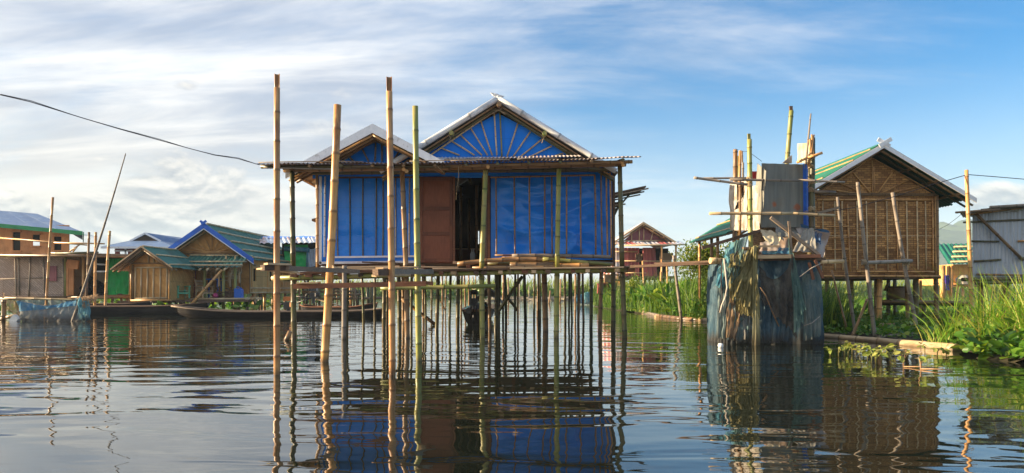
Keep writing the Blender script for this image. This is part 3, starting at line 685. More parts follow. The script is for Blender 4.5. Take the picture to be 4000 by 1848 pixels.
# ------------------------------------------------------------------ the blue tarpaulin house on stilts
DW, DP = 14.7, 13.65                                  # distance of the front wall and of the porch posts
H1 = thing('stilt_house', (-1.0, 16.5, 0), 'blue tarpaulin house on bamboo stilts with two white-edged gables', 'house')
def deckz(x): return 1.29 + 0.0167 * (x + 4.8)
def floorz(x): return 1.545 + 0.011 * (x + 4.2)
XL, XR = PX(1242, DW), PX(2399, DW)
BACK = 21.0

def tarp_panel(x0, x1, zb, zt, y, amp, nu, nv, seed, crease=True, name='wall_tarp'):
    def fn(a, b):
        x = x0 + (x1 - x0) * a; z = zb(x) + (zt - zb(x)) * b
        e = min(1, 6 * a, 6 * (1 - a), 5 * b, 5 * (1 - b))
        q = Vector((x * .85 + seed, z * 1.7, seed)); d = mnoise.noise(q * .7) * 1.4
        w = 1 - abs(mnoise.noise(q + Vector((d, d * .7, 0))) * 2); w2 = 1 - abs(mnoise.noise(q * 2.3 + Vector((3, d, 0))) * 2)
        s = 0.35 + 0.9 * (1 - b)
        o = amp * e * s * (0.9 * w + 0.30 * w2 + 0.6 * d - .55)
        return Vector((x, y - o, z))
    return add(name, M().grid(fn, nu, nv), 'tarp_blue', H1, smooth=True)
XD0, XD1, XJ = PX(1640, DW), PX(1770, DW), PX(1882, DW)
XT = PX(1917, DW)
tarp_panel(XL, XD0, floorz, 3.66, DW - 0.02, 0.035, 60, 60, 3.1)
tarp_panel(XT, XR, floorz, 3.66, DW + 0.02, 0.15, 120, 90, 8.4)
tarp_panel(XD0 + .004, XT - .004, lambda x: 3.385, 3.66, DW - 0.012, 0.01, 20, 8, 1.4, name='lintel_tarp')
# the rest of the shell: woven side walls, back wall with a gap, floor
wall(H1, [(XL, DW + .02, 1.5), (XL, BACK, 1.5), (XL, BACK, 3.5), (XL, DW + .02, 3.5)], (.04, 0, 0), 'weave_plain', 'side_wall')
wall(H1, [(XR - .04, DW + .02, 1.55), (XR - .04, BACK, 1.55), (XR - .04, BACK, 3.5), (XR - .04, DW + .02, 3.5)], (.04, 0, 0), 'weave_plain', 'side_wall')
gx, gz = PX(1867, BACK), PZ(928, BACK)
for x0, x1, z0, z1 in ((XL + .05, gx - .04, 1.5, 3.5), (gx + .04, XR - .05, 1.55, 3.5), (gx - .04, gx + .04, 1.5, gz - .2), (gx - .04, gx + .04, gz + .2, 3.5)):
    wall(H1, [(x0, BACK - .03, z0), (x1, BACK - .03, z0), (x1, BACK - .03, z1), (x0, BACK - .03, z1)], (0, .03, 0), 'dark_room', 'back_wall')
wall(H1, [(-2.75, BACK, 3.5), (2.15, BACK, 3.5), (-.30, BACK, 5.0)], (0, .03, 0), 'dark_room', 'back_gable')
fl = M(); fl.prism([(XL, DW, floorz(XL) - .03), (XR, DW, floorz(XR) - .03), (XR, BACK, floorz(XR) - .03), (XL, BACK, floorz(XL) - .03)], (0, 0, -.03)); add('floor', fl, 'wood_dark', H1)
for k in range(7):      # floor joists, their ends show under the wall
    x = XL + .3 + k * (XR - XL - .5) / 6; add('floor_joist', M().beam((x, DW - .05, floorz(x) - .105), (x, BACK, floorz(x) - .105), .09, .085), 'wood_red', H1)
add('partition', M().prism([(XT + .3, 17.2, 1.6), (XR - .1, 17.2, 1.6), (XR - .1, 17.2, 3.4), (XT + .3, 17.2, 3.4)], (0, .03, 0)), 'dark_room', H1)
# what the doorway shows: posts, a shelf, bottles
for x, y in ((1800, 16.5), (1832, 18.5), (1862, 16.2)): pole('inner_post', (PX(x, y), y, 1.58), (PX(x, y), y, 3.45), .035, 'bamboo_brown', H1)
add('inner_shelf', M().box((PX(1815, 19), 19, 2.1), (.9, .35, .04)), 'wood_pale', H1); add('inner_shelf', M().box((PX(1812, 18), 18, 1.8), (.6, .4, .45)), 'wood_red', H1)
for x in (1843, 1850): bt = add('glass_bottle', M().lathe((PX(x, 16), 16, 1.62), [(.035, 0), (.04, .02), (.04, .18), (.014, .25), (.014, .31)], 10), 'foam_white', label='pale bottle standing just inside the doorway, ' + ('left' if x == 1843 else 'right') + ' of a pair', cat='bottle', group='bottles inside the doorway', smooth=True)
# door leaf, three plywood fields between rails
dz0, dz1 = floorz(XD0) - .02, 3.40
door = add('door', M().box(((XD0 + XD1) / 2, DW - .05, (dz0 + dz1) / 2), (XD1 - XD0, .025, dz1 - dz0)), 'door_brown', H1, label='brown plywood door with three panels')
for zc in (dz0 + .05, dz0 + .62, dz0 + 1.16, dz1 - .05): add('door_rail', M().box(((XD0 + XD1) / 2, DW - .069, zc), (XD1 - XD0 - .008, .024, .075)), 'door_frame', door)
for xc in (XD0 + .035, XD1 - .035): add('door_stile', M().box((xc, DW - .070, (dz0 + dz1) / 2), (.066, .028, dz1 - dz0 - .006)), 'door_frame', door)
add('door_jamb', M().box((XD1 + .025, DW - .045, (dz0 + 3.4) / 2), (.035, .05, 3.4 - dz0)), 'wood_red', H1)
for i, x in enumerate((1889, 1899, 1910)): add('door_jamb', M().beam((PX(x, DW), DW - .04 - .01 * i, dz0), (PX(x - 1, DW), DW - .04, 3.42), .052, .03), ('wood_red', 'wood_dark', 'wood_red')[i], H1)
add('door_sill', M().beam((XD1, DW - .06, dz0), (XT, DW - .06, dz0 + .01), .06, .05), 'wood_pale', H1)
# battens on the left sheet
def bat(x0, y0, x1, y1, d, r, mat, name='batten'): return pole(name, P(x0, y0, d), P(x1, y1, d), r, mat, H1, node=.22, seg=7, bend=rng.uniform(-.008, .008), bdir=(1, 0, 0))
for x in (1317, 1366, 1418, 1470, 1496, 1545, 1600): bat(x, 694, x + rng.uniform(-3, 3), 999, DW - .065, .016, rng.choice(('bamboo_dark', 'bamboo_grey', 'bamboo_dark')))
add('bottom_rail', M().beam(P(1284, 1005, DW - .10), P(1641, 1001, DW - .10), .03, .038), 'paint_white', H1)
add('bottom_rail', M().beam(P(1246, 1027, DW - .09), P(1641, 1023, DW - .09), .03, .05), 'paint_white', H1)
add('top_rail', M().beam(P(1290, 694, DW - .10), P(1641, 692, DW - .10), .03, .035), 'wood_dark', H1)
add('corner_board', M().beam(P(1252, 690, DW - .09), P(1252, 1034, DW - .09), .05, .03), 'paint_white', H1)
pole('corner_post', P(1239, 664, DW - .02), P(1240, 1050, DW - .02), .034, 'bamboo_brown', H1)
bat(1270, 690, 1268, 1004, DW - .065, .02, 'bamboo_white')
# battens on the right sheet
for x in (1937, 2009, 2068, 2128, 2155, 2213, 2268): bat(x, 692, x + rng.uniform(-2, 4), 993, DW - .115, .018, 'bamboo_brown')
for x in (2349, 2369, 2384): bat(x - 1, 674, x + 4, 1008, DW - .09, .018, 'bamboo_tan' if x > 2350 else 'bamboo_brown')
bat(1917, 693, 2324, 684, DW - .135, .019, 'bamboo_brown', 'frame_rail'); bat(1933, 997, 2326, 998, DW - .135, .02, 'bamboo_brown', 'frame_rail')
bat(2323, 684, 2327, 998, DW - .14, .02, 'bamboo_brown'); bat(1905, 671, 2400, 668, DW - .09, .022, 'bamboo_brown', 'frame_rail')
add('corner_post', M().beam(P(2397, 650, DW - .03), P(2398, 1040, DW - .03), .05, .06), 'wood_dark', H1)

# big gable
RY = 14.42
bx, bz = -0.30, 5.03
bex_r, bez = 2.20, 3.47; bex_l = -2.80
slope(H1, bx, bz, bex_r, bez, RY, BACK + .4, 'zinc'); slope(H1, bx, bz, bex_l, bez, RY, BACK + .4, 'zinc')
for ex in (bex_r, bex_l):
    k = 0.03 if ex > bx else -0.03
    add('bargeboard', M().tube((bx - k, RY - .03, bz + .0), (ex, RY - .03, bez + .0), .062, .062, 10, 0.9), 'bamboo_white', H1)
    for j, (dn, yy, r, mt) in enumerate(((.115, .03, .020, 'bamboo_brown'), (.165, .10, .026, 'bamboo_dark'), (.12, .20, .034, 'bamboo_dark'))):
        pole('rafter', (bx, RY + yy, bz - dn * 1.1), (ex * .985, RY + yy, bez - dn * 1.1), r, mt, H1, node=.4)
add('ridge_finial', M().lathe((bx - .06, RY - .02, bz + .03), [(.01, 0), (.04, .01), (.045, .04), (.02, .06)], 8, 1.5, 1), 'paint_white', H1)
add('ridge_finial', M().prism([(bx - .16, RY - .06, bz + .10), (bx + .0, RY - .06, bz + .06), (bx + .13, RY - .06, bz + .02), (bx - .02, RY - .06, bz - .02)], (0, .05, 0)), 'bamboo_white', H1)
pole('purlin', (bx + .03, RY - .16, bz - .17), (bx + .03, BACK, bz - .17), .052, 'bamboo_brown', H1)
for x, y in ((1763, 518), (2128, 519)):
    q = P(x, y, RY - .14); pole('purlin', q, (q.x, BACK, q.z), .048, 'bamboo_green', H1)
    add('lashing', M().path([q + Vector((-.07, .1, -.02)), q + Vector((-.02, .08, -.09)), q + Vector((-.06, .07, -.2))], .007, 4), 'rope', H1); lash(H1, q + Vector((0, .16, 0)), .055, 'z', 2)
for k in range(7):
    a = rng.uniform(-.12, .12); q = Vector((bx + .02, RY + .08, bz - .24)); add('lashing', M().path([q + Vector((-a, 0, .04)), q + Vector((a * .3, -.03, -.02)), q + Vector((a * 1.4, -.01, -.05 + rng.uniform(-.08, .06)))], .008, 4), 'rope', H1)
gy = DW - .02
def gable_tarp(ax, az, xl, xr, zb, y, amp, seed):
    def fn(a, b):
        x = xl + (xr - xl) * a; top = az - abs(x - ax) * (az - zb) / ((xr - ax) if x > ax else (ax - xl)); z = zb - .22 + (top - zb + .22) * b
        return Vector((x, y - amp * (fnoise(x * 2.1 + seed, z * 2.1) + .6 * fnoise(x * 5 + seed, z * 4)) * min(1, 5 * b * (1 - b)), z))
    return add('gable_tarp', M().grid(fn, 60, 14), 'tarp_gable', H1, smooth=True)
gable_tarp(bx, bz - .26, -2.58, 1.98, 3.60, gy, .02, 2.0)
for a, b, c, e in ((225, 730, 60, 665), (365, 730, 155, 600), (435, 730, 235, 540), (487, 730, 330, 478), (530, 730, 425, 412), (573, 730, 548, 325), (620, 745, 600, 320), (668, 740, 768, 432), (725, 742, 885, 510), (790, 745, 995, 578), (875, 747, 1085, 642), (1090, 740, 1190, 712)):
    s = .4202; bat(1700 + a * s, 300 + b * s, 1700 + c * s, 300 + e * s, gy - .045, .017, 'bamboo_pale' if a != 620 else 'bamboo_green', 'fan_batten')
bat(1928, 436, 1660, 622, gy - .05, .02, 'bamboo_pale', 'fan_batten'); bat(1954, 430, 2238, 614, gy - .05, .022, 'bamboo_green', 'fan_batten')
add('flashing', M().corr(P(1700, 628, 14.25), Vector((2.95, 0, 0)), Vector((0, .14, .10)), .08, .010), 'zinc_bright', H1, smooth=True)

# small gable over the left half
SY = 13.92
sx, sz = -2.85, 4.33
sel, sez = -4.62, 3.375; ser, serz = -1.38, 3.56
slope(H1, sx, sz, sel, sez, SY, 18.6, 'rust_sheet', mats=['zinc', 'rust_sheet', 'zinc', 'tarp_blue']); slope(H1, sx, sz, ser, serz, SY, 18.6, 'zinc')
for ex, ez in ((sel, sez), (ser, serz)):
    barge(H1, sx, sz + .02, ex, ez + .02, SY - .04, 'paint_white', .16)
    for dn, yy, r, mt in ((.20, .02, .022, 'bamboo_tan'), (.21, .18, .03, 'bamboo_brown'), (.15, .34, .03, 'bamboo_dark'), (.16, .52, .03, 'bamboo_brown')):
        pole('rafter', (sx, SY + yy, sz - dn), (sx + (ex - sx) * .97, SY + yy, sz + (ez - sz) * .97 - dn), r, mt, H1, node=.4)
purlins(H1, sx, sz, sel, sez, SY + .02, 18.4, (.03, .35, .68, .95), .028, 'bamboo_brown', .07); purlins(H1, sx, sz, ser, serz, SY + .05, 18.4, (.4, .8), .028, 'bamboo_brown', .07)
gable_tarp(sx, sz - .16, -4.3, -1.55, 3.58, gy - .01, .012, 6.0)
for a, b, c, e in ((1105, 905, 1112, 735), (1170, 905, 1168, 735), (1045, 905, 990, 795), (915, 910, 868, 862), (1283, 885, 1325, 818), (1400, 905, 1440, 880), (790, 908, 1090, 715), (1470, 880, 1110, 715)):
    s = .4202; bat(1000 + a * s, 250 + b * s, 1000 + c * s, 250 + e * s, gy - .05, .02, 'bamboo_grey', 'fan_batten')

# porch roof: sheets laid nearly level, seen on their wavy edge
edge = [(1005, 641), (1300, 637), (1700, 636), (2050, 627), (2300, 619), (2515, 611)]
def edgey(x):
    for (a, b), (c, e) in zip(edge, edge[1:]):
        if x <= c: return b + (e - b) * (x - a) / (c - a)
    return edge[-1][1]
xs = [1004, 1150, 1292, 1440, 1590, 1742, 1888, 2035, 2185, 2336, 2500]
for i, (a, b) in enumerate(zip(xs, xs[1:])):
    ya, yb = edgey(a), edgey(b); d0 = 13.2 + rng.uniform(-.06, .06); j = rng.uniform(-1.5, 1.5)
    p0, p1 = P(a - 4, ya + j, d0), P(b + 6, yb + j, d0)
    rise = Vector((0, .95, .155 + rng.uniform(-.02, .02)))
    add('porch_roof_sheet', M().corr(p0, p1 - p0, rise, .079, .0145, 2, 8, .012), 'rust_sheet', H1, smooth=True)
for a, b, y0, y1 in ((1730, 1880, 624, 620), (1878, 2030, 621, 617), (2028, 2270, 617, 611)):
    p0, p1 = P(a, y0, 13.8), P(b, y1, 13.8)
    add('porch_roof_sheet', M().corr(p0, p1 - p0, Vector((0, .8, .19)), .079, .0145, 2, 8, .01), 'rust_sheet', H1, smooth=True)
for a, b in ((1010, 1300), (1050, 1420), (1600, 1860), (1760, 1990), (2020, 2180)):   # split bamboo laid on the roof edge
    pole('roof_batten', P(a, edgey(a) - 6, 13.42), P(b, edgey(b) - 5, 13.42), .010, 'bamboo_grey', H1, node=0, seg=6, bend=.01)
for (x0, y0, x1, y1, d, r, mt) in ((1108, 663, 2000, 652, DP, .055, 'bamboo_brown'), (1960, 651, 2445, 640, DP, .055, 'bamboo_brown'), (1020, 652, 1760, 650, 13.38, .036, 'bamboo_dark'), (1700, 650, 2470, 632, 13.38, .036, 'bamboo_brown'),
                                 (1150, 676, 1640, 672, 14.45, .05, 'bamboo_dark'), (1630, 668, 2400, 662, 14.45, .045, 'bamboo_dark'), (1030, 655, 1300, 661, 13.28, .016, 'bamboo_grey')):
    pole('porch_beam', P(x0, y0, d), P(x1, y1, d), r, mt, H1, node=.42)
for i in range(12):
    x = PX(1090 + i * 122, 13.3); pole('porch_rafter', (x, 13.22, PZ(edgey(1090 + i * 122), 13.25) - .055), (x + rng.uniform(-.05, .05), 14.62, PZ(edgey(1090 + i * 122), 13.25) + .13), .030, rng.choice(('bamboo_brown', 'bamboo_dark')), H1, node=.4)
for x, y in ((1122, 661), (1577, 662), (1588, 669), (1906, 652), (2430, 634), (2434, 646)):
    pole('beam_end', P(x, y, 13.30), P(x, y, 14.2) + Vector((0, 0, .02)), .036, 'bamboo_tan', H1)
add('hanging_strap', M().path([P(1790, 640, 13.3), P(1792, 690, 13.3), P(1788, 720, 13.3), P(1793, 745, 13.3), P(1784, 725, 13.31), P(1782, 780, 13.3)], .006, 4), 'rope', H1)
add('hanging_strap', M().path([P(1700, 640, 13.25), P(1738, 680, 13.25)], .005, 4), 'rope', H1)

# porch posts stand in the lake and carry the roof
for (x0, y0, x1, y1, x2, y2, r, mt) in ((1141, 666, 1145, 1040, 1148, 1327, .052, 'bamboo_dark'), (1571, 668, 1586, 1051, 1591, 1327, .052, 'bamboo_brown'), (1897, 664, 1881, 1052, 1884, 1321, .053, 'bamboo_green'), (2183, 660, 2176, 1043, 2173, 1317, .052, 'bamboo_green'), (2421, 648, 2430, 1040, 2440, 1313, .05, 'bamboo_dark')):
    a, b, c = P(x0, y0, DP), P(x1, y1, DP), P(x2, y2, DP); c2 = b + (c - b) * 1.35
    m = M().tube(b, a, r, r * .93, 12, .34); add('porch_post', m, mt, H1)
    add('porch_post', M().tube(c2, b, r * 1.02, r, 12, .36), mt, H1)

# shutters propped open on the right-hand wall
for (x1, z1, x0, z0, ya, yb) in ((3.09, 3.33, 2.22, 3.14, 15.7, 16.7), (2.56, 2.97, 2.22, 2.93, 15.7, 16.5)):
    sh = add('shutter', M().prism([(x0, ya, z0), (x1, ya, z1), (x1, yb, z1), (x0, yb, z0)], (0, 0, .04)), 'wood_dark', H1)
    for k in range(3): add('slat', M().beam((x0, ya - .02 + (yb - ya) * k / 2, z0 - .03), (x1 + .05, ya - .02 + (yb - ya) * k / 2, z1 - .03), .05, .03), 'wood_grey', sh)
    pole('shutter_prop', (x0 - .0, ya + .1, z0 - .55), ((x0 + x1) / 2 + .1, ya + .1, (z0 + z1) / 2 - .02), .022, 'bamboo_dark', H1)
add('side_eave', M().prism([(XL - .28, 15.2, 2.55), (XL, 15.2, 2.62), (XL, 16.2, 2.62), (XL - .28, 16.2, 2.55)], (0, 0, -.05)), 'wood_dark', H1)

# the deck: beams, joists, planks
DB = 13.5
g = pole('deck_beam', P(1085, 1086, DB), P(2480, 1053, DB), .044, 'bamboo_green', H1, node=.55, seg=12)
pole('deck_beam', P(1061, 1087, DB), P(1092, 1086, DB), .040, 'bamboo_pale', H1, node=0)
pole('deck_beam', P(1430, 1076, 14.5), P(2470, 1050, 14.5), .05, 'bamboo_dark', H1, node=.5); pole('deck_beam', P(1100, 1090, 14.5), P(1500, 1078, 14.5), .05, 'bamboo_dark', H1, node=.5)
for x in (1137, 1218, 1330, 1405, 1468, 1518, 1610, 1690, 1782, 1860, 1885, 1990, 2055, 2140, 2235, 2300, 2350, 2415, 2440):
    q = P(x, 1087 - (x - 1085) * .0237, DB); lash(H1, q, .052, 'x', rng.choice((1, 2, 2)))
jx = [1150, 1205, 1262, 1330, 1408, 1480, 1545, 1610, 1668, 1723, 1772, 1860, 1890, 1955, 2050, 2085, 2141, 2239, 2295, 2357, 2410, 2465]
for x in jx:
    X = PX(x, 13.4); z = deckz(X) - .055; w = rng.uniform(.07, .13)
    add('deck_joist', M().beam((X, 13.36 + rng.uniform(-.05, .05), z), (X + rng.uniform(-.03, .03), 14.66, z), w, .06), rng.choice(('wood_dark', 'wood_red', 'wood_dark', 'wood_pale')), H1)
for row in range(6):
    y = 13.42 + row * .215; X = PX(1150 + rng.uniform(-30, 30), 13.4)
    while X < 2.35:
        L = rng.uniform(1.3, 2.6); e = min(X + L, 2.42 + rng.uniform(-.1, .1)); z = deckz(X) + rng.uniform(-.004, .02)
        add('deck_plank', M().beam((X, y + rng.uniform(-.012, .012), z), (e, y + rng.uniform(-.012, .012), deckz(e) + rng.uniform(-.004, .02)), rng.uniform(.16, .205), .028), rng.choice(('wood_red', 'wood_dark', 'wood_pale', 'wood_grey', 'wood_red')), H1)
        X = e + rng.uniform(.01, .05)

# stilts: photo x at mid height, waterline row, half width in metres
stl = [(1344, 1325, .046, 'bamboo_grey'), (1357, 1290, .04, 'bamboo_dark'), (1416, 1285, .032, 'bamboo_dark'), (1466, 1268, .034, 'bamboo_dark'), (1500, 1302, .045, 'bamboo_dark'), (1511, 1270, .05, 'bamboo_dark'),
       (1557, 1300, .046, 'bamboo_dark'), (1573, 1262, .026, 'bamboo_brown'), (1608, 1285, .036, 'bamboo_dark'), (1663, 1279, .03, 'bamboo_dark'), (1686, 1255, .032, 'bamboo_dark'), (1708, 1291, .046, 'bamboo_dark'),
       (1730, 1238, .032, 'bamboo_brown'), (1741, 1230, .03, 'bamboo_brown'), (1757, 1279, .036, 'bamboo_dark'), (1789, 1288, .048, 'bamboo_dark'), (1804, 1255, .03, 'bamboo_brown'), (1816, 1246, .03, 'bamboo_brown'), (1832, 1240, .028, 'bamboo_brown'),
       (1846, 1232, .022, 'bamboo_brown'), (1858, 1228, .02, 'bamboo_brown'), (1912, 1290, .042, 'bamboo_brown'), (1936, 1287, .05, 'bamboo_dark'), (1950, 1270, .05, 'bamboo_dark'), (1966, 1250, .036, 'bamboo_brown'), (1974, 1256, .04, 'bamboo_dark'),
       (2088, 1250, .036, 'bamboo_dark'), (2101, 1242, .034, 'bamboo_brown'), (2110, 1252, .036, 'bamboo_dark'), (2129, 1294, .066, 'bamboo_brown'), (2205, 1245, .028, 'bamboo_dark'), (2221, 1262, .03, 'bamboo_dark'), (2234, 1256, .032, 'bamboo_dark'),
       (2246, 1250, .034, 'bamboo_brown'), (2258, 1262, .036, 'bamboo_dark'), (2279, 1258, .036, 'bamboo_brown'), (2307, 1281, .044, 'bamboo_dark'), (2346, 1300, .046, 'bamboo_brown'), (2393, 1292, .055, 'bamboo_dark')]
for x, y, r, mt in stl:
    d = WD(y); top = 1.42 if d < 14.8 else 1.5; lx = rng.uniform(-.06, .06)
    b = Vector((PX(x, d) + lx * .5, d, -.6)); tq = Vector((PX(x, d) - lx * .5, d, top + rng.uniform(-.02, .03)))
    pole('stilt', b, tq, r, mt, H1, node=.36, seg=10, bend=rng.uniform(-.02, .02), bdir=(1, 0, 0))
for i in range(16):
    d = rng.uniform(18.5, 20.8); x = rng.uniform(XL + .2, XR - .1); pole('stilt', (x, d, -.5), (x + rng.uniform(-.06, .06), d, 1.5), rng.uniform(.024, .04), rng.choice(('bamboo_brown', 'bamboo_dark')), H1, node=.36, seg=8)
for (x0, y0, x1, y1, d, r, mt) in ((2041, 1079, 1950, 1212, 15.9, .04, 'bamboo_dark'), (1977, 1155, 2024, 1216, 19, .04, 'bamboo_dark'), (1560, 1160, 1700, 1268, 18.6, .05, 'bamboo_brown'), (1716, 1170, 1740, 1212, 19.5, .02, 'bamboo_pale')):
    pole('brace', P(x0, y0, d), P(x1, y1, d), r, mt, H1, node=.35)

# poles of the pile on the deck
pile = [((1787, 1032), (1985, 1011), (2180, 1018), 14.0, .050, 'bamboo_brown'), ((1992, 1037), (2080, 1036), (2161, 1034), 13.85, .064, 'bamboo_brown'), ((2020, 1012), (2200, 1018), (2395, 1033), 14.15, .044, 'bamboo_brown'),
        ((2000, 1000), (2190, 998), (2385, 1004), 14.3, .042, 'bamboo_grey'), ((2120, 1012), (2260, 1022), (2385, 1034), 13.95, .045, 'bamboo_green'), ((1845, 1046), (2000, 1044), (2170, 1041), 13.65, .034, 'bamboo_brown'),
        ((2150, 1040), (2230, 1038), (2300, 1036), 13.9, .052, 'bamboo_tan'), ((1905, 1030), (2040, 1026), (2150, 1030), 14.3, .046, 'bamboo_dark'), ((1960, 1010), (2050, 1003), (2210, 1006), 14.42, .035, 'bamboo_tan')]
names = ['long bowed tan bamboo pole on top of the pile on the deck', 'thick short brown bamboo log at the front of the deck pile', 'long brown pole sloping down to the right in the deck pile', 'grey pole lying along the foot of the blue wall', 'greenish pole in the right half of the deck pile',
         'thin brown pole lying along the front edge of the deck', 'short thick pole end right of the porch post on the deck', 'dark pole half hidden in the middle of the deck pile', 'thin tan pole at the back of the deck pile']
for (a, b, c, d, r, mt), nm in zip(pile, names):
    A, B, C = P(*a, d), P(*b, d), P(*c, d); mid = (A + C) / 2
    add('bamboo_pole', M().tube(A, C, r, r * .9, 10, .38, (B.z - mid.z) * .8, (0, 0, 1)), mt, label=nm, cat='pole', group='bamboo poles piled on the deck')
for i, (a, b, d, w, mt) in enumerate((((1250, 1046), (1560, 1040), 13.75, .09, 'wood_pale'), ((1310, 1052), (1500, 1050), 13.6, .08, 'wood_pale'), ((1415, 1024), (1555, 1030), 14.3, .07, 'wood_dark'), ((1540, 1028), (1625, 1034), 14.35, .07, 'wood_dark'), ((1640, 1042), (1790, 1045), 13.7, .1, 'wood_pale'), ((1690, 1050), (1850, 1052), 13.5, .08, 'wood_pale'))):
    add('loose_board', M().beam(P(*a, d), P(*b, d), w, .03), mt, label=['long pale board lying on the left of the deck', 'short pale board at the left deck edge', 'dark board propped below the left blue wall', 'dark board below the porch post near the door', 'pale board lying before the brown door', 'pale board at the deck edge below the doorway'][i], cat='board', group='loose boards on the deck')
# ------------------------------------------------------------------ free poles and lashed beams before the house
def freepole(pts, y0, r, mt, label, notch=0.0, **k):
    d = WD(y0); q = [P(x, y, d) for x, y in pts]; b = q[-1] + (q[-1] - q[-2]).normalized() * .8
    m = M(); ax = (q[0] - b)
    t = thing('bamboo_pole', (q[-1].x, d, 0), label, 'pole', 'tall bamboo poles before the blue house')
    add('stem', M().tube(b, q[0] if not notch else q[0] - ax.normalized() * notch, r * 1.04, r * .93, 16, .36, rng.uniform(-.02, .02), (1, 0, 0)), mt, t)
    if notch:   # the sawn-away tip: half the wall of the culm is left standing
        top, lo = q[0], q[0] - ax.normalized() * notch; mm = M(); n = 9; w = r * .93
        for z in (lo, top):
            for i in range(n):
                a = math.pi * (.02 + .96 * i / (n - 1)); mm.v.append((z.x + math.cos(a) * w * .9, z.y + math.sin(a) * w * .9, z.z))
            for i in range(n):
                a = math.pi * (.02 + .96 * i / (n - 1)); mm.v.append((z.x + math.cos(a) * w * .68, z.y + math.sin(a) * w * .68, z.z))
        for i in range(n - 1):
            mm.f += [(i, i+1, 2*n+i+1, 2*n+i), (n+i+1, n+i, 3*n+i, 3*n+i+1), (2*n+i, 2*n+i+1, 3*n+i+1, 3*n+i)]
        mm.f += [(0, 2*n, 3*n, n), (n-1, 2*n-1, 4*n-1, 3*n-1)]
        for i, v in enumerate(mm.v): mm.tc[i] = (v[0], v[1], v[2]); mm.nd[i] = .35
        add('notched_tip', mm, mt, t, smooth=True)
    return t
freepole([(1082, 288), (1086, 1100), (1084, 1464)], 1464, .036, 'bamboo_red', 'tallest tan bamboo pole, leftmost of the four before the house', .16)
freepole([(1319, 410), (1269, 1100), (1259, 1413)], 1413, .053, 'bamboo_tan', 'thick leaning tan bamboo pole, second from the left before the house')
freepole([(1520, 299), (1527, 1100), (1531, 1464)], 1464, .038, 'bamboo_red', 'tall reddish tan bamboo pole with notched tip before the small gable', .17)
freepole([(1622, 415), (1636, 1062), (1639, 1409)], 1409, .042, 'bamboo_green', 'green bamboo pole before the brown door, rightmost of the four')

def beamthing(label, pieces, mats, lashes=()):
    c = (P(*pieces[0][0]) + P(*pieces[0][1])) / 2
    t = thing('lashed_beam', c, label, 'beam', 'beams lashed to the tall poles')
    for (a, b, w, h), mt in zip(pieces, mats): add('timber', M().beam(P(*a), P(*b), w, h, roll=rng.uniform(-.06, .06)), mt, t)
    for q, r in lashes: lash(t, P(*q), r, 'z', 3, 'rope')
    return t
beamthing('dark squared timber lashed across the two left poles', [((1025, 1046, 7.58), (1132, 1048, 7.85), .09, .062), ((1124, 1048, 7.75), (1399, 1060, 9.5), .05, .056), ((1038, 1031, 7.6), (1131, 1034, 7.8), .10, .022), ((1013, 1050, 7.62), (1160, 1066, 7.95), .14, .018)],
          ['wood_dark', 'wood_grey', 'wood_pale', 'wood_pale'], [((1312, 1054, 9.0), .045)])
beamthing('grey squared timber lashed across the notched pole and green pole', [((1466, 1064, 7.55), (1530, 1063, 7.75), .09, .07), ((1522, 1062, 7.7), (1687, 1061, 9.05), .05, .062), ((1466, 1077, 7.6), (1590, 1074, 8.0), .12, .022), ((1482, 1048, 7.9), (1622, 1044, 8.8), .10, .02)],
          ['wood_dark', 'wood_grey', 'wood_pale', 'wood_pale'], [((1640, 1060, 9.1), .05)])
beamthing('long brown plank fixed low across the leaning pole and green pole', [((1145, 1119, 8.98), (1665, 1108, 8.98), .045, .064), ((1660, 1105, 9.0), (1692, 1108, 9.0), .045, .05), ((1160, 1106, 8.95), (1250, 1104, 8.95), .07, .014)], ['wood_red', 'wood_red', 'wood_pale'])
add('bamboo_rail', M().tube(P(1488, 1127, 13.2), P(1936, 1117, 13.2), .040, .040, 10, .5), 'bamboo_green', label='horizontal bamboo rail tied low before the house stilts', cat='pole')
add('bamboo_stub', M().tube(P(1134, 1294, 13.0), P(1108, 1350, 13.0), .045, .045, 10, 0), 'bamboo_brown', label='slanting sawn stub sticking out of the water by the left porch post', cat='stub')

# walkway from the deck to the outhouse
wk = thing('plank_walkway', P(2650, 1040, 12.9), 'dark plank walkway from the deck to the outhouse', 'walkway')
for (a, b, w, h, mt) in (((2466, 1042, 13.35), (2815, 1026, 12.55), .20, .05, 'wood_dark'), ((2560, 1030, 13.2), (2790, 1021, 12.5), .12, .035, 'wood_dark')): add('plank', M().beam(P(*a), P(*b), w, h), mt, wk)
pole('bamboo_beam', P(2774, 1018, 12.35), P(2905, 1024, 12.5), .058, 'bamboo_pale', wk, node=.3)
add('bamboo_stake', M().tube(P(2631, 998, 21.6), P(2663, 1262, 21.6), .045, .05, 8, .4), 'bamboo_grey', label='thin grey stake in the water before the reed bank, behind the walkway', cat='stake')

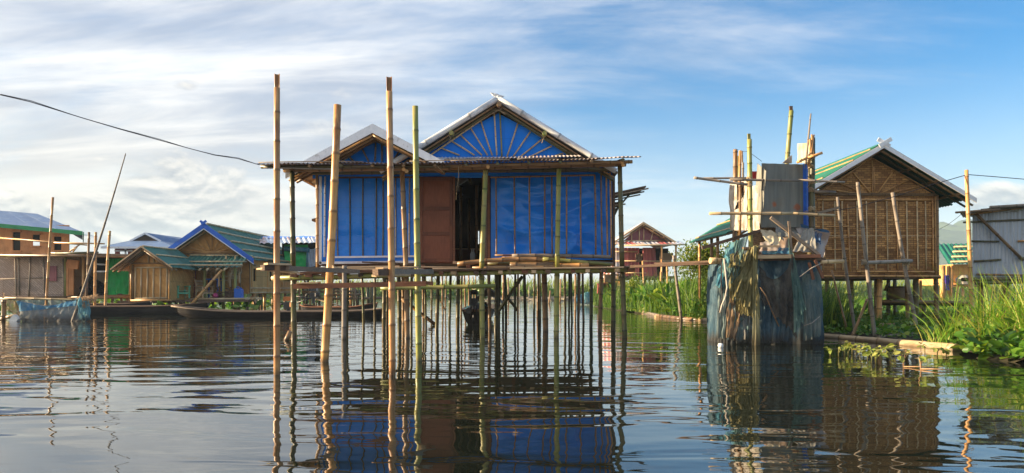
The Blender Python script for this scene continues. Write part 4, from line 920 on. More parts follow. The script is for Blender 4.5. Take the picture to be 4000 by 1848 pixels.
# overhead cables
def cable(name, pts, r, label):
    return add(name, M().path([P(*p) for p in pts], r, 5), 'cable', label=label, cat='cable')
pts = [(0, 370, 9.0), (120, 398, 9.3), (310, 457, 9.9), (470, 505, 10.5), (621, 547, 11.1), (740, 580, 11.6), (838, 606, 12.1), (930, 620, 12.6), (1012, 644, 13.15)]
m = M(); q = [P(*p) for p in pts]; m.path(q, .0065, 6); m.path([p + Vector((0, .008, .008 + .010 * math.sin(i * 2.1))) for i, p in enumerate(q)], .005, 5)
add('overhead_cable', m, 'cable', label='dark twisted cable running from the porch roof to the left', cat='cable')
cable('overhead_cable', [(3195, 834, 13.6), (3330, 812, 13.7), (3480, 772, 13.8), (3640, 722, 13.8), (3776, 683, 13.9)], .008, 'thin cable from the outhouse up to the post by the zinc hut')
cable('overhead_cable', [(3778, 682, 13.9), (3880, 690, 14), (4010, 701, 14.2), (4200, 706, 14.6)], .008, 'thin cable from the right post out of the picture')
cable('overhead_cable', [(3660, 900, 30), (3700, 880, 28), (3740, 850, 25), (3760, 832, 22)], .008, 'faint sagging cable behind the woven house eave')
# ------------------------------------------------------------------ the makeshift outhouse
OD = 12.3
OH = thing('outhouse', P(3005, 1340, 12.9), 'makeshift outhouse of grey corrugated sheets on bamboo poles hung with old nets', 'outhouse')
def A1(x, y, d): return P(2650 + x * .4202, 400 + y * .4202, d)
def A2(x, y, d): return P(2650 + x * .4622, 850 + y * .4622, d)
def op(a, b, r, mt, name='pole', node=.33, r1=None, bend=0.0): return pole(name, a, b, r, mt, OH, r1, node, 10, bend, (1, 0, .2))
op(A1(660, 345, 12.2), P(2933, 1012, 12.2), .042, 'bamboo_green')
add('notched_tip', M().beam(A1(655, 292, 12.21), A1(657, 350, 12.21), .05, .035), 'bamboo_green', OH)
op(A1(1050, 78, 13.5), A1(990, 800, 13.5), .045, 'bamboo_green'); add('notched_tip', M().beam(A1(1045, 36, 13.5), A1(1048, 85, 13.5), .06, .04), 'wood_dark', OH)
op(A1(530, 438, 13.5), P(2868, 1000, 13.5), .043, 'bamboo_brown'); op(A1(574, 448, 13.4), P(2884, 960, 13.4), .028, 'bamboo_tan'); op(A1(552, 500, 13.6), P(2880, 960, 13.6), .026, 'bamboo_green')
op(A1(592, 452, 13.3), A1(600, 760, 13.3), .016, 'bamboo_brown'); op(A1(600, 560, 13.2), A1(600, 900, 13.2), .022, 'bamboo_grey')
op(A1(572, 700, 12.9), A2(520, 170, 12.9), .026, 'bamboo_brown')
op(A1(1247, 330, 12.3), A1(1243, 1190, 12.3), .046, 'bamboo_dark', r1=.05); op(A1(1220, 560, 12.6), P(3170, 1345, 12.6) - Vector((0, 0, .3)), .06, 'bamboo_dark')
op(A1(1231, 105, 12.4), A1(1184, 575, 12.4), .013, 'bamboo_grey', r1=.022)
for (a, b, c, e, r) in ((1262, 300, 1232, 420, .014), (1240, 298, 1250, 470, .016), (1222, 345, 1230, 500, .02), (1255, 310, 1200, 590, .012), (1250, 350, 1215, 600, .018)): op(A1(a, b, 12.22), A1(c, e, 12.25), r, 'bamboo_tan', 'split_cane', 0)
op(A1(1100, 560, 12.3), A1(1200, 515, 12.2), .022, 'bamboo_tan', 'stick'); op(A1(1200, 515, 12.2), A1(1340, 468, 12.1), .024, 'bamboo_tan', 'stick')
# sheets
def ribbed(c0, c1, c2, mat, wave, amp, name='metal_sheet', warp=0.0, nv=1):
    return add(name, M().corr(c0, c1 - c0, c2 - c0, wave, amp, nv, 8, warp), mat, OH, smooth=True)
ribbed(A1(770, 1160, OD - .1), A1(1172, 1160, OD + .12), A1(772, 566, OD - .1), 'zinc_patched', .225, .008, warp=.010, nv=8)
ribbed(A1(1165, 1150, OD + .1), A1(1212, 1148, OD + .15), A1(1160, 572, OD + .1), 'paint_blue', .12, .006)
ribbed(A1(700, 1050, 12.75), A1(772, 1140, OD - .09), A1(735, 565, 12.6), 'zinc_patched', .10, .012)
ribbed(A1(765, 1165, OD + .25), A1(1205, 1165, OD + .35), A1(762, 620, OD + .25), 'zinc', .16, .012, 'inner_sheet')
# left side: patched with sacks and sheet ends
def cloth(c00, c10, c01, c11, mat, amp, seed, nu=26, nv=26, name='sack_patch', fold=(3.0, 1.0), push=(0, -1, 0), jag=0.0):
    pv = Vector(push)
    def fn(a, b):
        lo = c00.lerp(c10, a); hi = c01.lerp(c11, a)
        bb = b
        if jag: lo = lo + (hi - lo) * (jag * (0.5 + fnoise(a * 6 + seed, seed)))
        p = lo.lerp(hi, bb)
        d = amp * (fnoise(a * fold[0] * 2 + seed + .6 * fnoise(a * 3, bb * 3, seed), bb * fold[1] * 2, seed) + .45 * fnoise(a * fold[0] * 5 + seed, bb * fold[1] * 4))
        return p + pv * d
    return add(name, M().grid(fn, nu, nv), mat, OH, smooth=True)
cloth(A1(480, 1190, 13.5), A1(640, 1190, 12.75), A1(478, 760, 13.5), A1(640, 720, 12.75), 'sack_white', .05, 1.2, push=(-1, -.4, 0))
cloth(A1(590, 1190, 12.9), A1(765, 1190, 12.42), A1(610, 800, 12.9), A1(745, 770, 12.5), 'sack_white', .05, 4.4, push=(-.8, -.6, 0))
cloth(A1(480, 1185, 13.45), A1(500, 1185, 13.5), A1(482, 800, 13.45), A1(500, 760, 13.5), 'sheet_pale', .02, 9.1)
cloth(A1(540, 960, 13.0), A1(600, 840, 12.9), A1(540, 740, 13.0), A1(622, 740, 12.85), 'brown_cloth', .06, 2.2, name='brown_rag', jag=.2)
cloth(A1(520, 1003, 12.98), A1(560, 985, 12.95), A1(545, 930, 12.98), A1(610, 850, 12.88), 'black_cloth', .05, 3.9, name='black_rag')
add('red_board', M().beam(A1(678, 676, 13.2), A1(735, 676, 13.2), .03, .14), 'plastic_red', OH)
ribbed(A1(1105, 565, 13.0), A1(1215, 560, 12.7), A1(1105, 385, 13.0), 'sheet_pale', .10, .010, 'upper_sheet', .02); add('torn_board', M().prism([A1(965, 566, 12.9), A1(1056, 566, 12.9), A1(1056, 490, 12.9), A1(1030, 505, 12.9)], (0, .02, 0)), 'sack_white', OH)
# cross bars
for (a, b, c, e, d, r, mt) in ((480, 718, 1130, 728, 12.12, .022, 'bamboo_grey'), (1120, 722, 1545, 742, 12.14, .019, 'bamboo_grey'), (288, 1033, 1060, 1032, 12.13, .028, 'bamboo_pale'), (1040, 1030, 1452, 1051, 12.13, .024, 'bamboo_pale'),
                              (145, 700, 640, 765, 12.1, .024, 'bamboo_grey'), (228, 706, 640, 703, 12.35, .018, 'bamboo_grey'), (1265, 826, 1460, 836, 12.2, .026, 'bamboo_grey'), (1285, 1032, 1490, 978, 12.4, .026, 'wood_grey'), (1255, 588, 1200, 600, 12.2, .01, 'bamboo_tan')):
    if mt == 'wood_grey': add('cross_bar', M().beam(A1(a, b, d), A1(c, e, d), .045, .045), mt, OH)
    else: op(A1(a, b, d), A1(c, e, d), r, mt, 'cross_bar', .36)
for q, r in ((A1(660, 715, 12.2), .052), (A1(662, 765, 12.2), .052), (A1(1243, 735, 12.3), .06), (A1(1243, 820, 12.3), .06), (A1(1240, 990, 12.3), .06), (A1(1240, 1045, 12.3), .06), (A1(660, 1030, 12.2), .05), (A1(1235, 600, 12.3), .056), (A1(1240, 510, 12.25), .055)):
    lash(OH, q, r, 'z', 3, 'rope')
for k in range(9): q = A1(1243 + rng.uniform(-20, 20), rng.choice((735, 980, 1040, 500)), 12.22); add('lashing', M().path([q, q + Vector((rng.uniform(-.12, .12), -.03, rng.uniform(-.08, .1))), q + Vector((rng.uniform(-.25, .25), -.04, rng.uniform(-.12, .12)))], .005, 4), 'rope', OH)
add('lashing', M().path([A1(595, 455, 12.9), A1(640, 458, 12.4), A1(690, 485, 12.3), A1(775, 548, 12.3)], .004, 4), 'cable', OH)
# crumpled sheets on the platform
def crumple(c00, c10, c01, c11, mat, wave, amp, seed, name='torn_sheet', nv=10):
    def fn(a, b):
        p = (c00.lerp(c10, a)).lerp(c01.lerp(c11, a), b); L = (c10 - c00).length
        e = Vector((fnoise(a * 4 + seed, b * 4), fnoise(a * 4, b * 4 + seed), fnoise(a * 5 + seed, b * 3, 2))) * .028
        return p + e + Vector((0, -amp * math.sin(2 * math.pi * a * L / wave), amp * .5 * math.sin(2 * math.pi * a * L / wave)))
    return add(name, M().grid(fn, 36, nv), mat, OH, smooth=True)
crumple(A2(740, 200, 12.1), A2(845, 255, 12.05), A2(680, 95, 12.25), A2(868, 130, 12.2), 'sheet_pale', .11, .005, 1)
crumple(A2(965, 285, 12.05), A2(1170, 300, 12.0), A2(1060, 100, 12.3), A2(1145, 85, 12.2), 'zinc_old', .10, .006, 2)
crumple(A2(1130, 300, 12.15), A2(1225, 335, 12.1), A2(960, 55, 12.5), A2(1282, 120, 12.3), 'rust_sheet', .10, .006, 3)
crumple(A2(845, 150, 12.35), A2(1150, 200, 12.3), A2(845, 25, 12.6), A2(1150, 85, 12.5), 'zinc_old', .12, .006, 4)
crumple(A2(840, 40, 12.52), A2(1270, 130, 12.3), A2(845, 15, 12.5), A2(1275, 115, 12.28), 'blue_old', .4, .004, 5, 'blue_edge', 2)
crumple(A2(1140, 190, 12.14), A2(1200, 230, 12.1), A2(1150, 110, 12.2), A2(1210, 140, 12.15), 'blue_old', .1, .012, 8)
crumple(A2(690, 320, 12.2), A2(930, 310, 12.2), A2(690, 210, 12.45), A2(930, 150, 12.45), 'rust_sheet', .14, .006, 6)
crumple(A2(830, 150, 12.15), A2(890, 200, 12.15), A2(815, 60, 12.3), A2(870, 70, 12.3), 'zinc_old', .08, .005, 7)
cloth(A2(705, 310, 12.05), A2(840, 310, 12.05), A2(715, 280, 12.2), A2(830, 280, 12.2), 'net_blue', .05, 6.6, 18, 8, 'blue_rag')
cloth(A2(820, 300, 12.1), A2(960, 310, 12.1), A2(850, 255, 12.25), A2(940, 255, 12.25), 'net_azure', .06, 2.6, 18, 8, 'blue_rag')
for (a, b, c, e, d, w, h, mt) in ((780, 0, 1185, 312, 12.0, .05, .05, 'wood_grey'), (933, 30, 952, 300, 11.98, .045, .04, 'wood_grey'), (200, 256, 690, 112, 12.0, .05, .055, 'wood_dark'), (678, 243, 846, 243, 11.98, .05, .035, 'wood_pale')):
    add('stick', M().beam(A2(a, b, d), A2(c, e, d), w, h), mt, OH)
op(A2(540, 264, 11.95), A2(690, 255, 11.95), .03, 'bamboo_brown', 'stick')
for i, (a, b, c, e, d, mt) in enumerate(((660, 334, 940, 330, 11.98, 'wood_pale'), (840, 330, 1190, 326, 12.0, 'wood_red'), (700, 352, 1100, 345, 12.12, 'wood_dark'), (1130, 345, 1230, 362, 12.05, 'wood_dark'))): add('platform_plank', M().beam(A2(a, b, d), A2(c, e, d), .14, .06), mt, OH)
add('platform', M().prism([(PX(2815, OD), OD - .05, 1.52), (PX(3195, OD), OD - .05, 1.52), (PX(3195, OD), 13.6, 1.52), (PX(2860, OD), 13.6, 1.52)], (0, 0, -.05)), 'wood_dark', OH)
op(A2(1205, 374, 12.0), A2(1395, 370, 12.0), .036, 'bamboo_pale', 'cross_bar')
for (a, b, c, e) in ((1105, 380, 1140, 525), (1155, 360, 1222, 512)): add('hanging_lath', M().beam(A2(a, b, 11.9), A2(c, e, 11.9), .03, .045), 'wood_red', OH)

# the net skirt round the stilts: a closed loop of hanging cloth
ox0, ox1, oy0, oy1 = PX(2808, 12.35), PX(3205, 12.3), 12.12, 13.5
cor = [(ox0, oy0 + .1), (ox1, oy0), (ox1 + .03, oy1), (ox0 + .1, oy1)]
def skirt(a, b):
    s = (a * 4) % 4; i = int(s) % 4; f = s - int(s); (x0, y0), (x1, y1) = cor[i], cor[(i+1) % 4]
    x, y = x0 + (x1 - x0) * f, y0 + (y1 - y0) * f; cx, cy = (ox0 + ox1) / 2, (oy0 + oy1) / 2
    z = 1.5 - 1.62 * b; k = Vector((x - cx, y - cy, 0)).normalized()
    fo = .11 * fnoise(a * 44 + b * 1.2, b * .7, 4) + .06 * fnoise(a * 17 - b, b * .6, 7) + .06 * fnoise(a * 95 + b * 2, b * 1.2, 1)
    bulge = .03 * b - .03
    rnd = 1 - .10 * max(0, abs(f - .5) * 2 - .8) * 5
    return Vector((cx + (x - cx) * rnd, cy + (y - cy) * rnd, z)) + k * (fo * (.3 + b) + bulge)
add('net_skirt', M().grid(skirt, 360, 30), 'net_navy', OH, smooth=True)
def drape(c00, c10, c01, c11, mat, amp, seed, name='hanging_net', nu=40, nv=44, fold=(4.0, .5), jag=0.0): return cloth(c00, c10, c01, c11, mat, amp, seed, nu, nv, name, fold, (0, -1, 0), jag)
# tan net hung over the left pole, gathered at the top
drape(A2(420, 650, 11.85), A2(655, 790, 11.82), A2(590, 255, 11.95), A2(670, 240, 11.92), 'net_tan', .10, 2.0, fold=(3.2, .45), jag=.12)
drape(A2(425, 660, 11.84), A2(640, 860, 11.80), A2(490, 320, 11.92), A2(668, 290, 11.9), 'net_tan', .12, 31.0, fold=(3.6, .5), jag=.16)
drape(A2(470, 1030, 11.95), A2(620, 1040, 11.92), A2(480, 760, 12.0), A2(620, 800, 11.96), 'net_grey', .10, 33.0, fold=(3.0, .5), jag=.06)
def hang(c0, c1, sag, b0, b1, mat, nf, amp, seed, jag=.05, name='hanging_net', nu=54, nv=40):
    """cloth hung from two points: the top edge sags, folds run from the points and die out downwards"""
    def fn(a, b):
        top = c0.lerp(c1, a) - Vector((0, 0, sag * 4 * a * (1 - a))); bot = b0.lerp(b1, a) + Vector((0, 0, jag * (fnoise(a * 7 + seed, seed) + .6 * fnoise(a * 19, seed))))
        p = top.lerp(bot, b); w = a + .10 * fnoise(b * 2.2 + seed, a * 2, seed) + .16 * (a - .5) * b
        f = math.sin(2 * math.pi * nf * w + seed) * (.45 + .55 * fnoise(a * 5 + seed, b * 1.3)) + .5 * math.sin(2 * math.pi * nf * 2.3 * w + 2 * seed) * fnoise(a * 8, b * 2, seed)
        u = math.sin(2 * math.pi * (2.2 * (b + 1.1 * a * (1 - a)))) * max(0, 1 - b * 1.2) * (1 if sag > .03 else 0)
        return p + Vector((.02 * fnoise(a * 9, b * 6, seed), -amp * (f * min(1, .25 + b * 1.3) + .7 * u), 0))
    return add(name, M().grid(fn, nu, nv), mat, OH, smooth=True)
hang(A2(332, 500, 12.05), A2(480, 590, 12.0), .10, A2(325, 1015, 11.98), A2(478, 1035, 11.95), 'net_slate', 3, .055, 1.1)
hang(A2(430, 640, 11.97), A2(560, 690, 11.96), .16, A2(398, 1015, 11.93), A2(492, 1028, 11.92), 'net_peach', 2.5, .05, 2.3)
hang(A2(515, 830, 11.95), A2(705, 850, 11.93), .08, A2(478, 1056, 11.93), A2(704, 1062, 11.92), 'net_slate', 4, .05, 3.7)
hang(A2(690, 560, 11.98), A2(1000, 620, 11.96), .22, A2(692, 1062, 11.95), A2(965, 1052, 11.95), 'net_navy', 6, .05, 4.9)
hang(A2(1035, 440, 12.0), A2(1207, 392, 12.0), .12, A2(1062, 1045, 11.93), A2(1210, 1002, 11.95), 'net_slate', 3.5, .06, 6.1)
hang(A2(432, 325, 11.9), A2(664, 262, 11.88), .30, A2(436, 660, 11.86), A2(640, 840, 11.82), 'net_tan', 4, .07, 7.3, .10)
hang(A2(675, 380, 11.93), A2(960, 330, 11.93), .34, A2(700, 700, 11.88), A2(1005, 1015, 11.86), 'net_dark', 4, .05, 8.9, .10)
drape(A2(530, 830, 11.88), A2(640, 850, 11.84), A2(470, 560, 11.92), A2(650, 560, 11.9), 'net_tan', .10, 7.0, fold=(2.6, .6), jag=.1)
drape(A2(622, 1085, 11.78), A2(692, 1078, 11.78), A2(632, 240, 11.86), A2(662, 232, 11.86), 'net_cream', .05, 5.0, fold=(1.6, .5), nu=24, nv=60)
drape(A2(655, 800, 11.8), A2(690, 860, 11.8), A2(640, 480, 11.84), A2(672, 480, 11.84), 'net_cream', .05, 9.0, fold=(1.6, .8), nu=18)
drape(A2(455, 960, 11.95), A2(530, 800, 11.95), A2(450, 640, 12.0), A2(540, 690, 12.0), 'net_tan', .08, 11.0, fold=(2.2, .5), jag=.1)
drape(A2(395, 1010, 11.98), A2(470, 1020, 11.98), A2(410, 680, 12.02), A2(470, 690, 12.02), 'net_peach', .06, 12.0, fold=(2, .4))
drape(A2(330, 1000, 12.02), A2(420, 1010, 12.0), A2(330, 520, 12.1), A2(430, 560, 12.05), 'net_slate', .06, 13.0, fold=(2, .4))
# turquoise net slung over the bamboo at the left, in three overlapping folds
def sling(name, top0, top1, low, w, mat, seed, depth):
    def fn(a, b):
        t = top0.lerp(top1, a); s_ = math.sin(math.pi * min(1, b * 1.0)); x = (a - .5) * 2
        c = t.lerp(low + Vector((x * w * (.35 + .65 * s_), 0, .10 * x * x)), b)
        return c + Vector((.05 * fnoise(b * 3 + seed, a * 4), -depth * s_ * (1 - x * x * .7) - .07 * fnoise(a * 7 + seed, b * 2.2, seed) - .03 * fnoise(a * 18 + seed, b * 3), .03 * fnoise(a * 6, b * 6, seed)))
    return add(name, M().grid(fn, 34, 34), mat, OH, smooth=True)
sling('hanging_net', A2(395, 330, 12.2), A2(500, 190, 12.2), A2(360, 600, 12.0), .22, 'net_blue', 1.3, .16)
sling('hanging_net', A2(380, 350, 12.15), A2(470, 330, 12.1), A2(395, 540, 11.95), .20, 'net_teal', 4.3, .14)
sling('hanging_net', A2(430, 215, 12.25), A2(560, 170, 12.2), A2(430, 360, 12.05), .14, 'net_blue', 7.7, .10)
drape(A2(440, 560, 11.85), A2(520, 480, 11.85), A2(480, 200, 12.0), A2(590, 150, 12.0), 'net_teal', .09, 15.0, fold=(3, .7))
drape(A2(450, 400, 11.8), A2(560, 420, 11.8), A2(430, 310, 12.0), A2(590, 260, 11.95), 'net_tan', .07, 17.0, fold=(3, .9), nv=20)
drape(A2(990, 900, 11.8), A2(1085, 790, 11.8), A2(920, 130, 11.98), A2(970, 330, 11.94), 'net_teal', .06, 19.0, fold=(2, .5), jag=.08)
drape(A2(975, 1010, 11.82), A2(1060, 900, 11.82), A2(965, 560, 11.86), A2(1045, 600, 11.86), 'net_teal', .05, 23.0, fold=(2, .5), jag=.12)
# hanging black strap loop
for o in (0, 1): add('strap', M().path([A2(x + o * 14, y, 11.85) for x, y in ((362, 345), (366, 430), (362, 560), (372, 680), (350, 740), (343, 800))], .012, 5) if not o else M().path([A2(x, y, 11.83) for x, y in ((385, 345), (398, 450), (412, 590), (395, 680), (368, 740), (352, 805))], .016, 5), 'black_cloth' if not o else 'sack_white', OH)
add('strap', M().path([A2(x, y, 11.8) for x, y in ((500, 280), (470, 330), (475, 380), (495, 430))], .014, 5), 'black_cloth', OH)
add('strap', M().path([A2(x, y, 11.8) for x, y in ((690, 590), (740, 660), (790, 790), (850, 920))], .01, 5), 'bamboo_brown', OH)
add('net_cord', M().path([A2(x, y, 11.85) for x, y in ((1025, 500), (1120, 430), (1200, 390))], .008, 4), 'sack_white', OH)
add('net_cord', M().path([A2(x, y, 11.82) for x, y in ((1060, 915), (1130, 890), (1195, 835))], .007, 4), 'sack_white', OH)
fl = thing('float', P(2815, 1356, 11.4), 'small white foam float on the water left of the outhouse nets', 'float')
add('foam_body', M().lathe(P(2815, 1356, WD(1357)), [(.01, -.02), (.038, -.01), (.047, .025), (.04, .055), (.015, .065)], 12), 'foam_white', fl, smooth=True)
# ------------------------------------------------------------------ the woven house on the right
W1 = thing('stilt_house', (9.27, 19.5, 0), 'brown woven bamboo house with green roof and white bargeboards on the right bank', 'house')
WY, WB, WF = 17.5, 21.6, 17.0                         # front wall, back wall, roof front
wx0, wx1, wf, wp = 7.59, 10.93, 1.33, 3.36
ax, az = 9.27, 4.60; erx, erz = 11.58, 3.22; elx, elz = 5.70, 2.47
wall(W1, [(wx0, WY, wf), (wx1, WY, wf), (wx1, WY, wp), (ax, WY, 4.36), (wx0, WY, wp)], (0, .03, 0), 'weave_coarse', 'front_wall')
for x in (wx0, wx1 - .03): wall(W1, [(x, WY + .035, wf), (x, WB, wf), (x, WB, wp), (x, WY + .035, wp)], (.03, 0, 0), 'weave_coarse', 'side_wall')
wall(W1, [(wx0 + .04, WB, wf), (wx1 - .04, WB, wf), (wx1 - .04, WB, wp), (ax, WB, 4.36), (wx0 + .04, WB, wp)], (0, .03, 0), 'weave_coarse', 'back_wall')
add('floor', M().prism([(wx0 - .05, WY - .08, wf - .02), (wx1 + .05, WY - .08, wf - .02), (wx1 + .05, WB, wf - .02), (wx0 - .05, WB, wf - .02)], (0, 0, -.06)), 'wood_dark', W1)
slope(W1, ax, az, elx, elz, WF, 22, 'roof_jade', .12, .02, 1.0); slope(W1, ax, az, erx, erz, WF, 22, 'roof_green', .12, .02, 1.0)
battens_on(W1, ax, az, elx, elz, WF, 22, (.06, .20, .40, .58, .76, .95), .02, 'bamboo_tan'); battens_on(W1, ax, az, erx, erz, WF, 22, (.1, .5, .9), .024, 'bamboo_pale')
add('ridge_cap', M().prism([(ax, WF, az + .05), (ax - .18, WF, az - .05), (ax - .18, 22, az - .05), (ax, 22, az + .05)], (0, 0, .01)), 'roof_jade', W1)
purlins(W1, ax, az, erx, erz, WF + .06, 21.8, (.02, .36, .60, .84), .034, 'bamboo_brown', .075); purlins(W1, ax, az, elx, elz, WF + .06, 21.8, (.3, .6), .034, 'bamboo_brown', .075)
barge(W1, ax, az + .03, erx, erz + .03, WF - .04, 'paint_white', .11); barge(W1, ax, az + .03, elx, elz + .03, WF - .042, 'paint_white', .11)
for s in (-1, 1): add('ridge_finial', M().beam((ax + s * .16, WF - .06 - .02 * s, az + .12), (ax - s * .14, WF - .06 - .02 * s, az - .06), .025, .10), 'paint_white', W1)
for yy, mt in ((.12, 'bamboo_brown'), (.4, 'bamboo_dark')):
    for ex, ez in ((erx, erz), (elx, elz)): pole('rafter', (ax, WF + yy, az - .13), (ex, WF + yy, ez - .13), .028, mt, W1, node=.4)
def B3(x, y, d=WY - .03): return P(3100 + x * .5042, 500 + y * .5042, d)
def wb(a, b, r=.018, mt='bamboo_tan', name='batten', d=WY - .03): return pole(name, B3(*a, d), B3(*b, d), r, mt, W1, node=.3, seg=7, bend=rng.uniform(-.008, .008), bdir=(1, 0, 0))
for x in (225, 318, 375, 490, 562, 635, 720, 800, 875, 957, 1020): wb((x, 566), (x + rng.uniform(2, 14), 1100), .017, rng.choice(('bamboo_pale', 'bamboo_tan', 'bamboo_pale')))
wb((415, 590), (440, 1110), .024); wb((1076, 556), (1082, 1112), .02)
wb((180, 556), (1085, 558), .024, name='frame_rail'); wb((495, 1112), (1090, 1114), .024, name='frame_rail', d=WY - .06); wb((200, 518), (1110, 522), .022, 'bamboo_brown', 'frame_rail'); wb((170, 505), (1100, 512), .018, 'bamboo_brown', 'frame_rail', WY - .05)
wb((165, 1146), (1135, 1150), .03, name='frame_rail', d=WY - .1); wb((1114, 520), (1118, 1150), .03, 'bamboo_brown', 'corner_post', WY - .02); wb((1098, 530), (1104, 1140), .022, 'bamboo_tan')
for y in (765, 852, 942): wb((258, y), (430, y - 3), .015, 'bamboo_tan', 'ladder_bar', WY - .07)
for a, b in (((600, 508), (465, 350)), ((560, 512), (360, 428)), ((490, 508), (250, 472)), ((612, 505), (608, 255)), ((630, 505), (620, 300)), ((650, 505), (765, 345)), ((670, 508), (893, 402)), ((720, 510), (970, 455)), ((440, 320), (605, 232)), ((1090, 500), (610, 235)), ((200, 500), (600, 238))):
    wb(a, b, .018, 'bamboo_tan', 'fan_batten')
seam = M()
for k in range(60): q = B3(170 + k * 15.6, 836 - (k % 3), WY - .012); seam.box(q, (.075, .012, .016))
add('seam_strip', seam, 'bamboo_pale', W1, kind='stuff')
def B4(x, y, d): return P(3100 + x * .4622, 950 + y * .4622, d)
for (x, d, r, mt) in ((3433, 17.7, .066, 'bamboo_tan'), (3420, 18.6, .04, 'bamboo_brown'), (3467, 19.3, .05, 'bamboo_dark'), (3497, 20.2, .05, 'bamboo_dark'), (3546, 18.2, .05, 'bamboo_brown'), (3576, 17.7, .07, 'bamboo_dark'), (3661, 17.6, .055, 'bamboo_brown'), (3230, 17.7, .05, 'bamboo_brown'), (3330, 18.5, .05, 'bamboo_brown'), (3600, 21.2, .04, 'bamboo_tan'), (3395, 21.0, .045, 'bamboo_tan')):
    X = PX(x, d); pole('stilt', (X, d, -.3), (X + rng.uniform(-.04, .04), d, wf - .06), r, mt, W1, node=.35)
pole('brace', B4(770, 400, 18.6), B4(810, 310, 18.6), .03, 'bamboo_brown', W1)
for X, d in ((5.95, 20.3), (5.95, 19.7), (5.95, 21.6)): pole('eave_post', (X, d, -.2), (X, d, 2.56), .045, 'bamboo_tan', W1)
pole('eave_beam', (5.95, 17.2, 2.52), (5.95, 21.9, 2.52), .04, 'bamboo_tan', W1)

# things under and before it
bk = thing('wicker_basket', (PX(3506, 19), 19, .72), 'large round dark basket under the woven house', 'basket')
add('basket_body', M().lathe((PX(3506, 19), 19, .70), [(.19, 0), (.235, .03), (.245, .2), (.24, .34), (.225, .35), (.215, .3), (.2, .05)], 20), 'mat_brown', bk, smooth=True); add('basket_rim', M().lathe((PX(3506, 19), 19, 1.03), [(.235, 0), (.25, .01), (.25, .03), (.235, .04)], 20), 'wood_dark', bk)
sup = thing('log_platform', (PX(3600, 18.8), 18.8, .6), 'row of thin logs lying under the woven house', 'logs')
for k in range(4): pole('log', B4(740, 492 + k * 6, 18.5 + k * .12), B4(1495, 505 + k * 4, 18.5 + k * .12), .05, rng.choice(('bamboo_brown', 'bamboo_dark', 'bamboo_grey')), sup, node=.5)
for x in (800, 1100, 1400): pole('support', B4(x, 510, 18.8), B4(x, 510, 18.8) * 1 - Vector((0, 0, .9)), .05, 'bamboo_dark', sup)
lean = [((3271, 770), (3347, 1322), 14.0, .034, 'leftmost grey pole before the woven house, leaning right'), ((3350, 712), (3419, 1330), 13.2, .038, 'middle grey pole before the woven house, the tallest of three'), ((3486, 752), (3590, 1315), 14.3, .042, 'right grey pole before the woven house, leaning right')]
for a, b, d, r, lb in lean:
    A, Bq = P(*a, d), P(*b, d); t = thing('leaning_pole', (Bq.x, d, 0), lb, 'pole', 'weathered poles before the woven house')
    add('stem', M().tube(Bq + (Bq - A).normalized() * .4, A, r, r * .85, 10, .36, rng.uniform(-.03, .03), (1, 0, 0)), 'bamboo_grey', t)
add('leaning_pole', M().tube(P(3248, 1056, 14.2), P(3318, 1325, 14.2), .018, .024, 7, .4), 'bamboo_brown', label='thin dark stick leaning among the grass by the outhouse', cat='pole')
add('leaning_pole', M().tube(P(3388, 1168, 13.4), P(3326, 1322, 13.4), .026, .03, 7, .3), 'bamboo_brown', label='dark brace slanting left from the middle grey pole', cat='pole')
t = thing('cross_bar', P(3465, 1022, 13.7), 'pale horizontal bar tied across two grey poles', 'bar')
add('bar', M().tube(P(3372, 1027, 13.15), P(3560, 1019, 14.2), .038, .036, 10, .5), 'bamboo_grey', t); lash(t, P(3372, 1025, 13.15), .05, 'x', 3); lash(t, P(3538, 1020, 14.15), .06, 'z', 4); lash(t, P(3541, 1030, 14.2), .06, 'z', 3)
add('cable_post', M().tube(P(3775, 664, 13.9), P(3802, 1290, 13.9) - Vector((0, 0, .3)), .036, .045, 9, .38), 'bamboo_tan', label='slender bamboo post carrying the cable beside the zinc hut', cat='post')
lg = thing('floating_log', P(3470, 1340, 12.4), 'long pale bamboo log floating at the foot of the right bank', 'log')
add('log_body', M().tube(Vector((PX(3204, 14.0), 14.0, .02)), Vector((PX(3738, 10.75), 10.75, .025)), .055, .085, 14, .55), 'bamboo_pale', lg)
lg = thing('floating_log', P(3540, 1316, 13.9), 'thinner grey log lying behind the long floating log', 'log')
add('log_body', M().tube(Vector((PX(3430, 13.1), 13.1, .03)), Vector((PX(3648, 14.4), 14.4, .10)), .045, .04, 10, .5), 'bamboo_grey', lg)
add('floating_log', M().tube((PX(3405, 15.2), 15.2, .18), (PX(3570, 15.6), 15.6, .14), .05, .05, 8, .5), 'bamboo_brown', label='brown log half buried in leaves behind the grey poles', cat='log')

# zinc hut at the right edge
ZH = thing('zinc_hut', (14.0, 19.8, 0), 'grey corrugated zinc hut with bamboo rails at the right edge', 'hut')
def B8(x, y, d): return P(3550 + x * .3782, 750 + y * .3782, d)
ZD = 19.0
zx = [B8(655, 0, ZD).x, B8(848, 0, ZD).x, B8(1135, 0, ZD).x, B8(1330, 0, ZD).x, B8(1560, 0, ZD).x]
for i, (a, b) in enumerate(zip(zx, zx[1:])):
    z0, z1 = PZ(1093, ZD), PZ(839 - i * 5, ZD) + .05; add('wall_sheet', M().corr((a, ZD - .01 * (i % 2), z0), (b - a + .04, 0, 0), (0, 0, z1 - z0), .10, .012, 1, 8), 'zinc', ZH, smooth=True)
wall(ZH, [(zx[0] + .03, ZD + .03, 1.25), (zx[0] * 21.5 / 19 + .2, 21.5, 1.25), (zx[0] * 21.5 / 19 + .2, 21.5, 3.05), (zx[0] + .03, ZD + .03, 3.05)], (.02, 0, 0), 'zinc', 'side_wall')
